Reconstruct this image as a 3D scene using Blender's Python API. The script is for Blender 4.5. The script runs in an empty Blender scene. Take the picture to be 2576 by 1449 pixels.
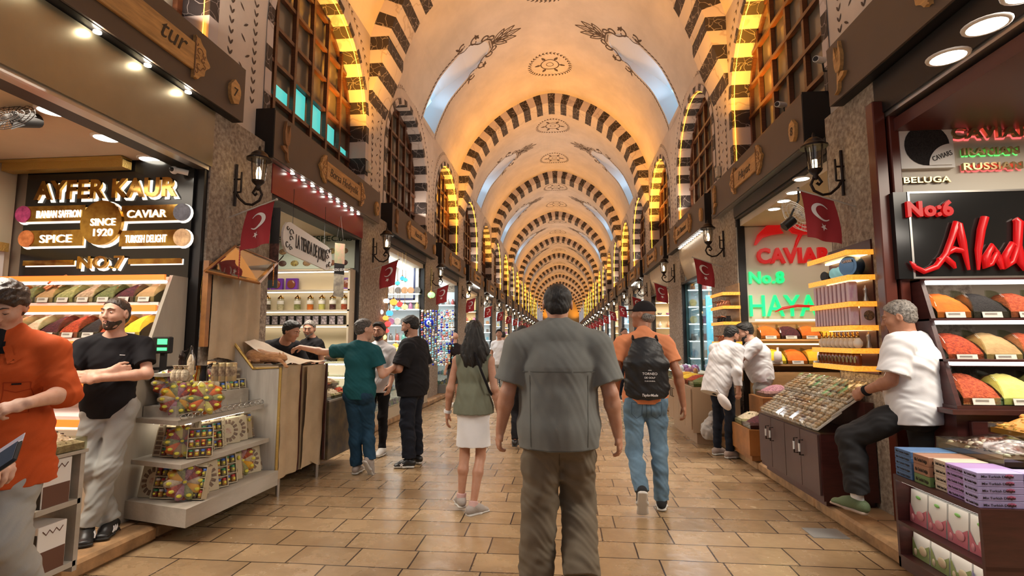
import bpy, bmesh, math, random
import numpy as np
from mathutils import Vector, Matrix
import openvdb
random.seed(7); rnd = random.random
def ru(a, b): return a + (b - a) * random.random()
PI = math.pi; V3 = Vector
sc = bpy.context.scene
COL = sc.collection
# ---------------------------------------------------------------- camera
F, CX, CY, H0 = 1300.0, 1288.0, 724.5, 1.48
PIT = math.atan(130.5 / F); YAW = math.atan(128.0 / F * math.cos(PIT))
cam = bpy.data.cameras.new('camera'); cam_o = bpy.data.objects.new('camera', cam); COL.objects.link(cam_o)
cam.sensor_width = 36; cam.lens = F / 2576 * 36; cam.clip_start = .05; cam.clip_end = 300
cam_o.location = (0, 0, H0); cam_o.rotation_euler = (PI / 2 + PIT, 0, YAW)
sc.camera = cam_o
# ---------------------------------------------------------------- world and exposure
w = bpy.data.worlds.new('world'); sc.world = w; w.use_nodes = True
bg = w.node_tree.nodes['Background']; bg.inputs[0].default_value = (.96, .93, 1.0, 1); bg.inputs[1].default_value = 0.34
sc.view_settings.view_transform = 'Standard'; sc.view_settings.look = 'None'; sc.view_settings.gamma = 1
sc.view_settings.exposure = 0.16; sc.view_settings.use_curve_mapping = False
cy = sc.cycles
cy.max_bounces = 6; cy.diffuse_bounces = 3; cy.glossy_bounces = 3; cy.transmission_bounces = 6; cy.transparent_max_bounces = 12
cy.use_denoising = True; cy.sample_clamp_indirect = 4.0; cy.caustics_reflective = False; cy.caustics_refractive = False
try: cy.use_light_tree = True
except Exception: pass
def area(name, loc, size, energy, color, to=(0, 0, -1), spread=180):
    l = bpy.data.lights.new(name, 'AREA'); l.shape = 'RECTANGLE'; l.size, l.size_y = size; l.energy = energy; l.color = color
    l.spread = math.radians(spread)
    o = bpy.data.objects.new(name, l); COL.objects.link(o); o.location = loc
    o.rotation_euler = Vector(to).to_track_quat('-Z', 'Y').to_euler(); o.visible_camera = False; return o
for i in range(12):      # cove lights on top of the shop signs, washing the vault
    y = .7 + 7.8 * i
    for x, dx in ((-3.0, 1), (2.4, -1)):
        area('cove_light', (x, y + 3.4, 4.3), (.2, 6.0), 50 if i < 5 else 40, (1, .83, .66), (dx * .42, 0, 1), 170)
        area('cove_light_orange', (x, y + 6.9, 4.5), (.15, 1.0), 75 if i < 2 else 45, (1, .42, .04), (dx * .14, .12, 1), 110)
for i in range(14):      # added unseen fill lamps in the shop openings, lighting the aisle
    y = .5 + 3.9 * i
    for x, dx in ((-3.25, 1), (2.6, -1)):
        area('shop_front_light', (x, y + 2.15, 3.02), (.3, 2.2), 50, ((1, .90, .78), (1, .92, .84), (.82, .91, 1))[(i + (dx > 0)) % 3 if i > 1 else 0], (dx * .5, 0, -1), 150)
for i in range(5):       # added unseen fill lamps that brighten the nearer shops inside
    for x in (-4.1, 3.5): area('shop_ceiling_light', (x, 2.6 + 3.85 * i, 3.08), (.9, 1.8), (30, 14)[x > 0] if i == 1 else (42, 75)[x > 0] if i < 2 else 34, (1, .88, .72) if i < 2 else ((.88, .95, 1) if (i + (x > 0)) % 2 else (1, .86, .68)), (0, 0, -1), 170)
# ---------------------------------------------------------------- pixel helpers (reading positions off the photograph at a known distance)
_R = Vector((math.cos(YAW), math.sin(YAW), 0)); _F = Vector((-math.sin(YAW) * math.cos(PIT), math.cos(YAW) * math.cos(PIT), math.sin(PIT)))
_U = _R.cross(_F)
def ray(u, v): return _R * ((u - CX) / F) + _U * ((CY - v) / F) + _F
def PY(u, v, y): d = ray(u, v); t = y / d.y; return Vector((d.x * t, y, H0 + d.z * t))
def PX(u, v, x): d = ray(u, v); t = x / d.x; return Vector((x, d.y * t, H0 + d.z * t))
def PZ(u, v, z): d = ray(u, v); t = (z - H0) / d.z; return Vector((d.x * t, d.y * t, z))
# ---------------------------------------------------------------- materials
MATS = {}
def lin(c):
    if isinstance(c, str):
        c = [int(c[i:i + 2], 16) / 255 for i in (0, 2, 4)]
        c = [x / 12.92 if x <= .04045 else ((x + .055) / 1.055) ** 2.4 for x in c]
    return (c[0], c[1], c[2], 1)
def mat(name, col, rough=.6, metal=0, emit=0, ecol=None, alpha=1, trans=0, noise=0, nscale=8, bump=0, bscale=40, spec=.5, coat=0, col2=None, sheen=0, stretch=None):
    if name in MATS: return MATS[name]
    m = bpy.data.materials.new(name); m.use_nodes = True; nt = m.node_tree; N = nt.nodes; L = nt.links
    b = N['Principled BSDF']; c = lin(col)
    b.inputs['Base Color'].default_value = c; b.inputs['Roughness'].default_value = rough; b.inputs['Metallic'].default_value = metal
    b.inputs['Specular IOR Level'].default_value = spec
    if coat: b.inputs['Coat Weight'].default_value = coat; b.inputs['Coat Roughness'].default_value = .08
    if sheen: b.inputs['Sheen Weight'].default_value = sheen
    if emit: b.inputs['Emission Color'].default_value = lin(ecol or col); b.inputs['Emission Strength'].default_value = emit
    if alpha < 1: b.inputs['Alpha'].default_value = alpha
    if trans: b.inputs['Transmission Weight'].default_value = trans
    if noise or bump or col2:
        tc = N.new('ShaderNodeTexCoord'); vec = tc.outputs['Object']
        if stretch:
            mp = N.new('ShaderNodeMapping'); mp.inputs['Scale'].default_value = stretch; L.new(vec, mp.inputs[0]); vec = mp.outputs[0]
    if noise or col2:
        n = N.new('ShaderNodeTexNoise'); n.inputs['Scale'].default_value = nscale; n.inputs['Detail'].default_value = 5; n.inputs['Roughness'].default_value = .6
        L.new(vec, n.inputs['Vector']); r = N.new('ShaderNodeValToRGB'); L.new(n.outputs[0], r.inputs[0]); L.new(r.outputs[0], b.inputs['Base Color'])
        c2 = lin(col2) if col2 else tuple(x * (1 - noise) for x in c[:3]) + (1,)
        c1 = c if col2 else tuple(min(1, x * (1 + noise * .6)) for x in c[:3]) + (1,)
        r.color_ramp.elements[0].position = .35; r.color_ramp.elements[1].position = .65
        r.color_ramp.elements[0].color = c2; r.color_ramp.elements[1].color = c1
    if bump:
        n2 = N.new('ShaderNodeTexNoise'); n2.inputs['Scale'].default_value = bscale; n2.inputs['Detail'].default_value = 4; L.new(vec, n2.inputs['Vector'])
        bp = N.new('ShaderNodeBump'); bp.inputs['Strength'].default_value = bump; bp.inputs['Distance'].default_value = .01; L.new(n2.outputs[0], bp.inputs['Height']); L.new(bp.outputs[0], b.inputs['Normal'])
    MATS[name] = m; return m
def glassmat(name, tint=(.9, .95, .93), fac=.12, rough=.03):
    if name in MATS: return MATS[name]
    m = bpy.data.materials.new(name); m.use_nodes = True; nt = m.node_tree; N = nt.nodes; L = nt.links; N.remove(N['Principled BSDF'])
    t = N.new('ShaderNodeBsdfTransparent'); t.inputs[0].default_value = (*tint, 1); g = N.new('ShaderNodeBsdfGlossy'); g.inputs['Roughness'].default_value = rough
    lw = N.new('ShaderNodeLayerWeight'); lw.inputs[0].default_value = .5; fr = N.new('ShaderNodeMath'); fr.operation = 'POWER'; fr.inputs[1].default_value = 4; L.new(lw.outputs['Facing'], fr.inputs[0]); ad = N.new('ShaderNodeMath'); ad.operation = 'MULTIPLY_ADD'; ad.inputs[1].default_value = .5; ad.inputs[2].default_value = fac + .03
    mx = N.new('ShaderNodeMixShader'); L.new(fr.outputs[0], ad.inputs[0]); L.new(ad.outputs[0], mx.inputs[0]); L.new(t.outputs[0], mx.inputs[1]); L.new(g.outputs[0], mx.inputs[2])
    L.new(mx.outputs[0], N['Material Output'].inputs[0]); MATS[name] = m; return m
# ---------------------------------------------------------------- mesh builder
def frame(fwd, up=(0, 0, 1)):
    z = Vector(fwd).normalized(); x = Vector(up).cross(z)
    if x.length < 1e-4: x = Vector((1, 0, 0)).cross(z)
    x.normalize(); return x, z.cross(x), z
class MB:
    def __init__(s): s.v = []; s.f = []; s.m = []; s.sm = []
    def add(s, vs, fs, m=0, smooth=False):
        o = len(s.v); s.v += [tuple(v) for v in vs]
        for f in fs: s.f.append([o + i for i in f]); s.m.append(m); s.sm.append(smooth)
        return s
    def box(s, c, d, rz=0, m=0, R=None):
        R = R or Matrix.Rotation(rz, 3, 'Z'); c = Vector(c)
        vs = [c + R @ Vector((x * d[0] / 2, y * d[1] / 2, z * d[2] / 2)) for z in (-1, 1) for x, y in ((-1, -1), (1, -1), (1, 1), (-1, 1))]
        return s.add(vs, [(0, 3, 2, 1), (4, 5, 6, 7), (0, 1, 5, 4), (1, 2, 6, 5), (2, 3, 7, 6), (3, 0, 4, 7)], m)
    def b2(s, a, b, m=0):
        return s.box([(a[i] + b[i]) / 2 for i in range(3)], [abs(b[i] - a[i]) for i in range(3)], 0, m)
    def rbox(s, c, d, r=.005, rz=0, m=0, R=None):   # box with chamfered edges
        R = R or Matrix.Rotation(rz, 3, 'Z'); c = Vector(c); hx, hy, hz = [x / 2 for x in d]; r = min(r, hx * .9, hy * .9, hz * .9)
        def oct_(i):
            a, b = hx - i, hy - i; q = r * .7
            return [(-a, -b + q), (-a + q, -b), (a - q, -b), (a, -b + q), (a, b - q), (a - q, b), (-a + q, b), (-a, b - q)]
        lv = [(-hz, r), (-hz + r, 0), (hz - r, 0), (hz, r)]
        vs = [c + R @ Vector((x, y, z)) for z, i in lv for x, y in oct_(i)]
        fs = [tuple(range(7, -1, -1)), tuple(range(24, 32))]
        for k in range(3):
            for j in range(8): a = k * 8 + j; b = k * 8 + (j + 1) % 8; fs.append((a, b, b + 8, a + 8))
        return s.add(vs, fs, m)
    def quad(s, a, b, c, d, m=0): return s.add([a, b, c, d], [(0, 1, 2, 3)], m)
    def poly(s, pts, m=0): return s.add(pts, [tuple(range(len(pts)))], m)
    def prism(s, pts, vec, m=0, smooth=False):       # extrude a planar outline by vec
        n = len(pts); vec = Vector(vec); vs = [Vector(p) for p in pts]; vs += [p + vec for p in vs]
        s.add(vs, [tuple(range(n - 1, -1, -1)), tuple(range(n, 2 * n))], m)
        return s.add(vs, [(i, (i + 1) % n, n + (i + 1) % n, n + i) for i in range(n)], m, smooth)
    def tube(s, pts, r, n=8, m=0, cap=True, sx=1.0, close=False, smooth=True):
        pts = [Vector(p) for p in pts]; k = len(pts); vs = []; up = Vector((0, 0, 1)); px = None
        for i, p in enumerate(pts):
            t = (pts[(i + 1) % k] - pts[i - 1]) if close else (pts[min(i + 1, k - 1)] - pts[max(i - 1, 0)])
            t.normalize()
            if px is None: px = t.cross(up) if abs(t.z) < .95 else t.cross(Vector((1, 0, 0)))
            px = px - t * px.dot(t); px.normalize(); py = t.cross(px)
            rr = r[i] if isinstance(r, (list, tuple)) else r
            vs += [p + px * math.cos(a) * rr * sx + py * math.sin(a) * rr for a in [2 * PI * j / n for j in range(n)]]
        fs = []
        for i in range(k if close else k - 1):
            i2 = (i + 1) % k
            for j in range(n): fs.append((i * n + j, i * n + (j + 1) % n, i2 * n + (j + 1) % n, i2 * n + j))
        s.add(vs, fs, m, smooth)
        if cap and not close: s.add(vs[:n], [tuple(range(n - 1, -1, -1))], m); s.add(vs[-n:], [tuple(range(n))], m)
        return s
    def lathe(s, prof, c=(0, 0, 0), n=16, m=0, axis=(0, 0, 1), smooth=True, a0=0, a1=2 * PI, sy=1):
        x, y, z = frame(axis, (0, 1, 0) if abs(axis[2]) > .9 else (0, 0, 1)); c = Vector(c); k = len(prof); full = a1 - a0 > 6.28; nn = n if full else n + 1; vs = []
        for r, h in prof: vs += [c + z * h + (x * math.cos(a) + y * sy * math.sin(a)) * r for a in [a0 + (a1 - a0) * j / n for j in range(nn)]]
        fs = []
        for i in range(k - 1):
            for j in range(n): j2 = (j + 1) % nn; fs.append((i * nn + j, i * nn + j2, (i + 1) * nn + j2, (i + 1) * nn + j))
        s.add(vs, fs, m, smooth)
        if prof[0][0] > 1e-5 and full: s.add(vs[:nn], [tuple(range(nn - 1, -1, -1))], m)
        if prof[-1][0] > 1e-5 and full: s.add(vs[-nn:], [tuple(range(nn))], m)
        return s
    def cyl(s, a, b, r, n=12, m=0, r2=None): return s.tube([a, b], [r, r if r2 is None else r2], n, m)
    def ball(s, c, r, n=12, m=0, R=None):
        r = (r, r, r) if isinstance(r, (int, float)) else r; c = Vector(c); k = max(4, n // 2); vs = []; R = R or Matrix.Identity(3)
        for i in range(k + 1):
            t = PI * i / k
            for j in range(n): a = 2 * PI * j / n; vs.append(c + R @ Vector((r[0] * math.sin(t) * math.cos(a), r[1] * math.sin(t) * math.sin(a), -r[2] * math.cos(t))))
        return s.add(vs, [(i * n + j, i * n + (j + 1) % n, (i + 1) * n + (j + 1) % n, (i + 1) * n + j) for i in range(k) for j in range(n)], m, True)
    def text(s, txt, org, right, up, h, w=None, depth=.004, m=0, shear=0, bold=0, align='L', mside=None):
        vs, fs, nb, wd, ht = text_geo(txt, shear, bold)
        right = Vector(right).normalized(); up = Vector(up).normalized(); nrm = right.cross(up); org = Vector(org)
        ky = h / .73; kx = (w / wd) if w else ky; ox = {'L': 0, 'C': -wd * kx / 2, 'R': -wd * kx}[align]
        V = [org + right * (x * kx + ox) + up * (y * ky) + nrm * (z * depth) for x, y, z in vs]
        o = len(s.v); s.v += [tuple(v) for v in V]
        for i, f in enumerate(fs):
            zs = [vs[j][2] for j in f]; side = max(zs) - min(zs) > .1
            s.f.append([o + j for j in f]); s.m.append(mside if (side and mside is not None) else m); s.sm.append(False)
        return s
    def build(s, name, mats, parent=None, world=False, label=None, kind=None, sub=0):
        me = bpy.data.meshes.new(name)
        org = Vector((0, 0, 0))
        if parent is None:
            a = np.array(s.v); org = Vector(((a[:, 0].min() + a[:, 0].max()) / 2, (a[:, 1].min() + a[:, 1].max()) / 2, a[:, 2].min()))
        elif world: 
            p = parent
            while p: org += p.location; p = p.parent
        vv = [(x - org.x, y - org.y, z - org.z) for x, y, z in s.v] if org.length else s.v
        me.from_pydata(vv, [], s.f); mats = mats if isinstance(mats, (list, tuple)) else [mats]
        for m_ in mats: me.materials.append(m_)
        me.polygons.foreach_set('material_index', s.m); me.polygons.foreach_set('use_smooth', s.sm); me.update()
        o = bpy.data.objects.new(name, me); COL.objects.link(o)
        if parent is None: o.location = org
        else: o.parent = parent
        if label: o['label'] = label
        if kind: o['kind'] = kind
        if sub: md = o.modifiers.new('s', 'SUBSURF'); md.levels = md.render_levels = sub
        return o
_TX = {}
def text_geo(txt, shear=0, bold=0):
    k = (txt, shear, bold)
    if k in _TX: return _TX[k]
    c = bpy.data.curves.new('t', 'FONT'); c.body = txt; c.extrude = .5; c.shear = shear; c.offset = bold; c.resolution_u = 3; c.space_character = 1 + bold * 2
    o = bpy.data.objects.new('t', c); COL.objects.link(o); bpy.context.view_layer.update()
    me = o.evaluated_get(bpy.context.evaluated_depsgraph_get()).to_mesh()
    vs = [tuple(v.co) for v in me.vertices]; fs = [tuple(p.vertices) for p in me.polygons]
    COL.objects.unlink(o); bpy.data.objects.remove(o)
    xs = [v[0] for v in vs] or [0]; x0 = min(xs); wd = max(xs) - x0; vs = [(x - x0, y, z + .5) for x, y, z in vs]
    _TX[k] = (vs, fs, 0, max(wd, 1e-4), 0); return _TX[k]
def thing(name, label, cat, loc=(0, 0, 0), rz=0, group=None):
    o = bpy.data.objects.new(name, None); COL.objects.link(o); o.empty_display_size = .1; o.location = loc; o.rotation_euler = (0, 0, rz)
    return tag(o, label, cat, group)
def tag(o, label, cat, group=None, kind=None):
    o['label'] = label; o['category'] = cat
    if group: o['group'] = group
    if kind: o['kind'] = kind
    return o
def struct(o, label=None):
    o['kind'] = 'structure'
    if label: o['label'] = label
    return o
CH = {}
def copy_tree(o, loc=None, rz=None, label=None, group=None, parent=None):
    c = o.copy(); COL.objects.link(c)
    if parent: c.parent = parent
    for ch in list(o.children): copy_tree(ch, parent=c)
    if loc is not None: c.location = loc
    if rz is not None: c.rotation_euler = (0, 0, rz)
    if label: c['label'] = label
    if group: c['group'] = group
    return c
ORD = 'first second third fourth fifth sixth seventh eighth ninth tenth eleventh twelfth thirteenth fourteenth fifteenth sixteenth seventeenth eighteenth nineteenth twentieth'.split()
def nth(i): return ORD[i] if i < 20 else 'twenty-' + ORD[i - 20]
# ================================================================ the vaulted hall
XC, HW = -.3, 3.02; XL, XR = XC - HW, XC + HW; ZS = 6.8; P0, PW = 4.85, 3.9; NB = 11; YN = P0 - PW; YF = P0 + PW * (2 * NB + 1) + 3.9
PROF = [(0, 2.66), (.3, 2.63), (.6, 2.55), (1.0, 2.38), (1.46, 2.13), (1.92, 1.79), (2.24, 1.45), (2.61, .99), (2.85, .5), (2.97, .18), (3.02, 0)]
def _dense():
    px = [p[0] for p in PROF]; pz = [p[1] for p in PROF]; pts = []
    t = np.arange(len(PROF)); tt = np.linspace(0, len(PROF) - 1, 120)
    def cr(a):
        a = np.array(a, float); o = []
        for x in tt:
            i = min(int(x), len(a) - 2); f = x - i; p0 = a[i - 1] if i > 0 else (a[1] if a is px_a else 2 * a[0] - a[1]); p3 = a[i + 2] if i + 2 < len(a) else 2 * a[-1] - a[-2]
            p1, p2 = a[i], a[i + 1]; o.append(.5 * (2 * p1 + (p2 - p0) * f + (2 * p0 - 5 * p1 + 4 * p2 - p3) * f * f + (3 * p1 - p0 - 3 * p2 + p3) * f ** 3))
        return np.array(o)
    px_a = None
    X, Z = cr(px), cr(pz); X[0] = 0
    s = np.concatenate([[0], np.cumsum(np.hypot(np.diff(X), np.diff(Z)))]); return X, Z, s
_X, _Z, _S = _dense(); STOT = _S[-1]
def vp(side, s, y, off=0):       # a point on the vault (s = distance from the crown along the profile; beyond the springing it runs down the wall); off = into the room
    if s > STOT: return Vector((XC + side * (HW - off), y, ZS - (s - STOT)))
    x = np.interp(s, _S, _X); z = np.interp(s, _S, _Z); e = .03
    dx = np.interp(min(s + e, STOT), _S, _X) - np.interp(max(s - e, 0), _S, _X); dz = np.interp(min(s + e, STOT), _S, _Z) - np.interp(max(s - e, 0), _S, _Z)
    l = math.hypot(dx, dz); nx, nz = dz / l, -dx / l
    if s < .15: nx *= s / .15
    return Vector((XC + side * (x + nx * off), y, ZS + z + nz * off))
plaster = mat('plaster', (.68, .58, .50), .85, noise=.10, nscale=1.2, bump=.15, bscale=14)
def marble(name, base, vein, sc_):
    m = bpy.data.materials.new(name); m.use_nodes = True; nt = m.node_tree; N = nt.nodes; L = nt.links; b = N['Principled BSDF']; b.inputs['Roughness'].default_value = .6
    tc = N.new('ShaderNodeTexCoord'); n = N.new('ShaderNodeTexNoise'); n.inputs['Scale'].default_value = 2.2; n.inputs['Detail'].default_value = 3; L.new(tc.outputs['Object'], n.inputs['Vector'])
    mx = N.new('ShaderNodeMix'); mx.data_type = 'VECTOR'; mx.inputs[0].default_value = .35; L.new(tc.outputs['Object'], mx.inputs[4]); L.new(n.outputs['Color'], mx.inputs[5])
    v = N.new('ShaderNodeTexVoronoi'); v.feature = 'DISTANCE_TO_EDGE'; v.inputs['Scale'].default_value = sc_; L.new(mx.outputs[1], v.inputs['Vector'])
    r = N.new('ShaderNodeValToRGB'); L.new(v.outputs['Distance'], r.inputs[0]); r.color_ramp.elements[0].position = .008; r.color_ramp.elements[0].color = lin(vein)
    r.color_ramp.elements[1].position = .028; r.color_ramp.elements[1].color = lin(base); L.new(r.outputs[0], b.inputs['Base Color']); return m
mdark = marble('dark_marble', (.030, .022, .022), (.30, .26, .25), 9.0); mlight = marble('light_marble', (.60, .52, .49), (.46, .38, .35), 2.2)
ink = mat('painted_brown_ornament', (.10, .065, .045), .85)
stone = mat('pillar_stone', (.20, .15, .115), .9, nscale=24, bump=2.2, bscale=38, col2=(.44, .36, .28))
# vault, bay by bay, with the skylight slits left open
RIB = [P0 + PW * (1 + 2 * i) for i in range(-1, NB)]    # rib centre lines
SLW, SA, SB_ = .55, 1.62, STOT - .06
def slw(s):
    if s < SA or s > SB_: return 0
    return SLW * min(1, math.sqrt(max(0, 1 - max(0, (SA + .7 - s) / .7) ** 2)))
SS = sorted(set(list(np.linspace(0, SA, 14)) + [SA + .02, SA + .06, SA + .14, SA + .26, SA + .42, SA + .7] + list(np.linspace(SA + .9, SB_, 12)) + [STOT]))
b = MB()
for i, ry in enumerate(RIB):
    y0, y1 = ry, ry + 2 * PW; ym = ry + PW - .35
    if i == len(RIB) - 1: y1 = YF + 2
    for sd in (-1, 1):
        for a, c in zip(SS[:-1], SS[1:]):
            wa, wc = slw(a + 1e-4), slw(c - 1e-4)
            if i == len(RIB) - 1: wa = wc = 0
            P = lambda s, y: vp(sd, s, y)
            def q(ya, yb, yc, yd):
                n = 3
                for k in range(n):
                    f0, f1 = k / n, (k + 1) / n
                    vs = [P(a, ya + (yb - ya) * f0), P(a, ya + (yb - ya) * f1), P(c, yc + (yd - yc) * f1), P(c, yc + (yd - yc) * f0)]
                    b.add(vs if sd > 0 else vs[::-1], [(0, 1, 2, 3)], 0, True)
            q(y0, ym - wa, y0, ym - wc); q(ym + wa, y1, ym + wc, y1)
o = b.build('ceiling', plaster); struct(o, 'beige plaster barrel vault of the market hall with skylight slits')
vault = o
# upper walls with arched window openings
WH, WZ = 1.42, 5.12       # half width and springing of the window arches
def arch(k, t, r=WH, h=1.40): return (k * PW + P0 + PW / 2 - r * math.cos(t), WZ + h * r / WH * math.sin(t))
for sd, nm in ((-1, 'wall_left'), (1, 'wall_right')):
    b = MB(); x = XC + sd * HW; ks = range(-2, 2 * NB + 1)
    for k in ks:
        ya = P0 + k * PW; yc = ya + PW / 2
        def wq(y0, z0, y1, z1, y2, z2, y3, z3):
            vs = [(x, y0, z0), (x, y1, z1), (x, y2, z2), (x, y3, z3)]; b.add(vs if sd < 0 else vs[::-1], [(0, 1, 2, 3)])
        wq(ya, 3.4, yc - WH, 3.4, yc - WH, ZS, ya, ZS); wq(yc + WH, 3.4, ya + PW, 3.4, ya + PW, ZS, yc + WH, ZS); wq(yc - WH, 3.4, yc + WH, 3.4, yc + WH, 3.98, yc - WH, 3.98)
        n = 20
        for j in range(n):
            (u0, v0), (u1, v1) = arch(k, PI * j / n), arch(k, PI * (j + 1) / n); wq(u0, v0, u1, v1, u1, ZS, u0, ZS)
    y1 = P0 + (2 * NB + 1) * PW
    wq(y1, 3.4, YF + 2, 3.4, YF + 2, ZS, y1, ZS)
    o = b.build(nm, plaster); struct(o, 'white plastered upper wall above the shop signs')
# ribs
def rib_prot(s):
    z = vp(1, s, 0).z
    return .33 if z > 6.6 else max(.0, .33 * (z - 5.62) / .98)
SEG = .245
def build_rib(y, first=False):
    b = MB(); T = .42; y0, y1 = y - T, y + T
    total = STOT + (ZS - 5.62); n = int(total / SEG)
    for sd in (-1, 1):
        for i in range(n + 1):
            a0 = -SEG / 2 + i * SEG; a1 = min(a0 + SEG, total)
            if i == 0 and sd < 0: continue
            if i == 0: cuts = [(-1, SEG / 2), (1, 0), (1, SEG / 2)]
            m = i % 2; st = 3
            if i == 0: ss = [(-1, SEG / 2), (1, 0), (1, SEG / 2)]
            else: ss = [(sd, a0 + (a1 - a0) * j / st) for j in range(st + 1)]
            for (sa, a), (sb, c) in zip(ss[:-1], ss[1:]):
                A0, C0 = vp(sa, a, 0), vp(sb, c, 0); A1, C1 = vp(sa, a, 0, rib_prot(a)), vp(sb, c, 0, rib_prot(c))
                f = lambda p, yy: (p.x, yy, p.z)
                qs = [[f(A0, y0), f(A1, y0), f(C1, y0), f(C0, y0)], [f(A1, y0), f(A1, y1), f(C1, y1), f(C1, y0)], [f(A1, y1), f(A0, y1), f(C0, y1), f(C1, y1)]]
                for vs in qs: b.add(vs[::-1] if sb > 0 else vs, [(0, 1, 2, 3)], m)
    o = b.build('trim_arch_rib', [mdark, mlight]); return struct(o, 'transverse vault rib painted in dark and light marble blocks')
for y in RIB: build_rib(y)
# painted ornament on the vault: strokes in (s, y) space hugging the surface
def stroke(b, pts, wd, sd, off=.004):
    n = len(pts)
    L_, R_ = [], []
    for i, (s, y) in enumerate(pts):
        s0, y0 = pts[max(i - 1, 0)]; s1, y1 = pts[min(i + 1, n - 1)]; dx, dy = s1 - s0, y1 - y0; l = math.hypot(dx, dy) or 1
        ww = wd(i / (n - 1)) if callable(wd) else wd
        ox, oy = -dy / l * ww / 2, dx / l * ww / 2
        def vv(s, y):
            if s < 0: return vp(-sd, -s, y, off)
            return vp(sd, s, y, off)
        L_.append(vv(s + ox, y + oy)); R_.append(vv(s - ox, y - oy))
    b.add(L_ + R_, [(i, i + 1, n + i + 1, n + i) for i in range(n - 1)])
def leafs(s, y, ang, l, w): 
    return [(s + math.cos(ang) * l * t, y + math.sin(ang) * l * t) for t in (0, .35, .7, 1)]
def leaf(b, s, y, ang, l, w, sd): stroke(b, leafs(s, y, ang, l, w), lambda t: w * math.sin(PI * (.12 + .86 * t)) + .002, sd)
def spiral(b, s, y, ang, r, turn, wd, sd):
    stroke(b, [(s + math.cos(ang + turn * t) * r * (1 - .85 * t), y + math.sin(ang + turn * t) * r * (1 - .85 * t)) for t in np.linspace(0, 1, 14)], lambda t: wd * (1.2 - .6 * t), sd)
def medallion(b, y):
    r = .60
    for k in range(36):
        a = 2 * PI * k / 36
        for q in (-.5, .5): leaf(b, math.cos(a) * (r + q * .03), y + math.sin(a) * (r + q * .03), a + PI / 2 + q * 1.6, .10, .038, 1)
    for rr, wd in ((.26, .032), (.10, .018)): stroke(b, [(math.cos(t) * rr, y + math.sin(t) * rr) for t in np.linspace(0, 2 * PI, 26)], wd, 1)
    for k in range(6):
        a = 2 * PI * k / 6; stroke(b, [(math.cos(a) * q, y + math.sin(a) * q) for q in (.26, .34, .44)], lambda t: .02 + .08 * math.sin(PI * t) * (t > .3), 1)
        leaf(b, math.cos(a) * .31, y + math.sin(a) * .31, a, .14, .08, 1)
def slit_ornament(b, ym, sd, detail):
    for q in (-1, 1):
        s = SA + .55
        while s < SB_ + .05:       # leaf garland down both edges
            leaf(b, s, ym + q * (SLW + .07), .35 * q, .11, .045, sd)
            if detail: leaf(b, s, ym + q * (SLW + .06), PI / 2 * q + .6 * q, .05, .02, sd)
            s += .115
        stroke(b, [(SA - .1 + t * 1.0, ym + q * (.16 + .42 * math.sin(t * 1.5) + .05 * math.sin(t * 14))) for t in np.linspace(0, 1, 20)], lambda t: .05 * (1 - .5 * t), sd)
        for (s, yo, an, r, tu) in ((SA + .02, .30, 0, .10, 5), (SA + .33, .47, 2.5, .13, -5.5), (SA + .72, .60, 2.5, .10, -5), (SA - .12, .18, 1, .08, 5)): spiral(b, s, ym + q * yo * 1.08, q * an, r * 1.35, q * tu, .045, sd)
        for (s, yo, an) in ((SA + .2, .52, 1.2), (SA + .28, .55, 1.6), (SA + .55, .62, 1.3), (SA + .6, .64, 1.8), (SA + .8, .66, 1.1)): leaf(b, s, ym + q * yo, q * an, .19, .06, sd)
    s = SB_ + .08
    for k in range(9): leaf(b, SB_ + .12 - .05 * abs(k - 4) * 0, ym - .44 + .11 * k, 0, .07, .02, sd)
    for k in range(5):      # palmette fan pointing to the crown
        a = PI + (k - 2) * .38
        base = (SA - .12, ym + (k - 2) * .03); L = (.80, .70, .52)[abs(k - 2)]
        for off in (-1, 1): stroke(b, [(base[0] + math.cos(a) * L * t - math.sin(a) * off * .085 * math.sin(PI * t), base[1] + math.sin(a) * L * t + math.cos(a) * off * .085 * math.sin(PI * t)) for t in np.linspace(0, 1, 9)], .032, sd)
        stroke(b, [(base[0] + math.cos(a) * L * t, base[1] + math.sin(a) * L * t) for t in (.2, .8)], .018, sd)
    stroke(b, [(SA - .1, ym - .16), (SA - .1, ym + .16)], .03, sd); stroke(b, [(SA - .03, ym - .16), (SA - .03, ym + .16)], .02, sd)
    for k in range(5): stroke(b, [(SA - .1, ym - .13 + .065 * k), (SA - .03, ym - .13 + .065 * k)], .015, sd)
b = MB()
for i, ry in enumerate(RIB[:-1]):
    if i > 8: break
    medallion(b, ry + 2.15); medallion(b, ry + 5.6)
    for sd in (-1, 1): slit_ornament(b, ry + PW - .35, sd, i < 4)
o = b.build('ornament', ink, parent=vault, label='brown painted scrolls, palmettes and wreaths')
o.location = -vault.location
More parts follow.
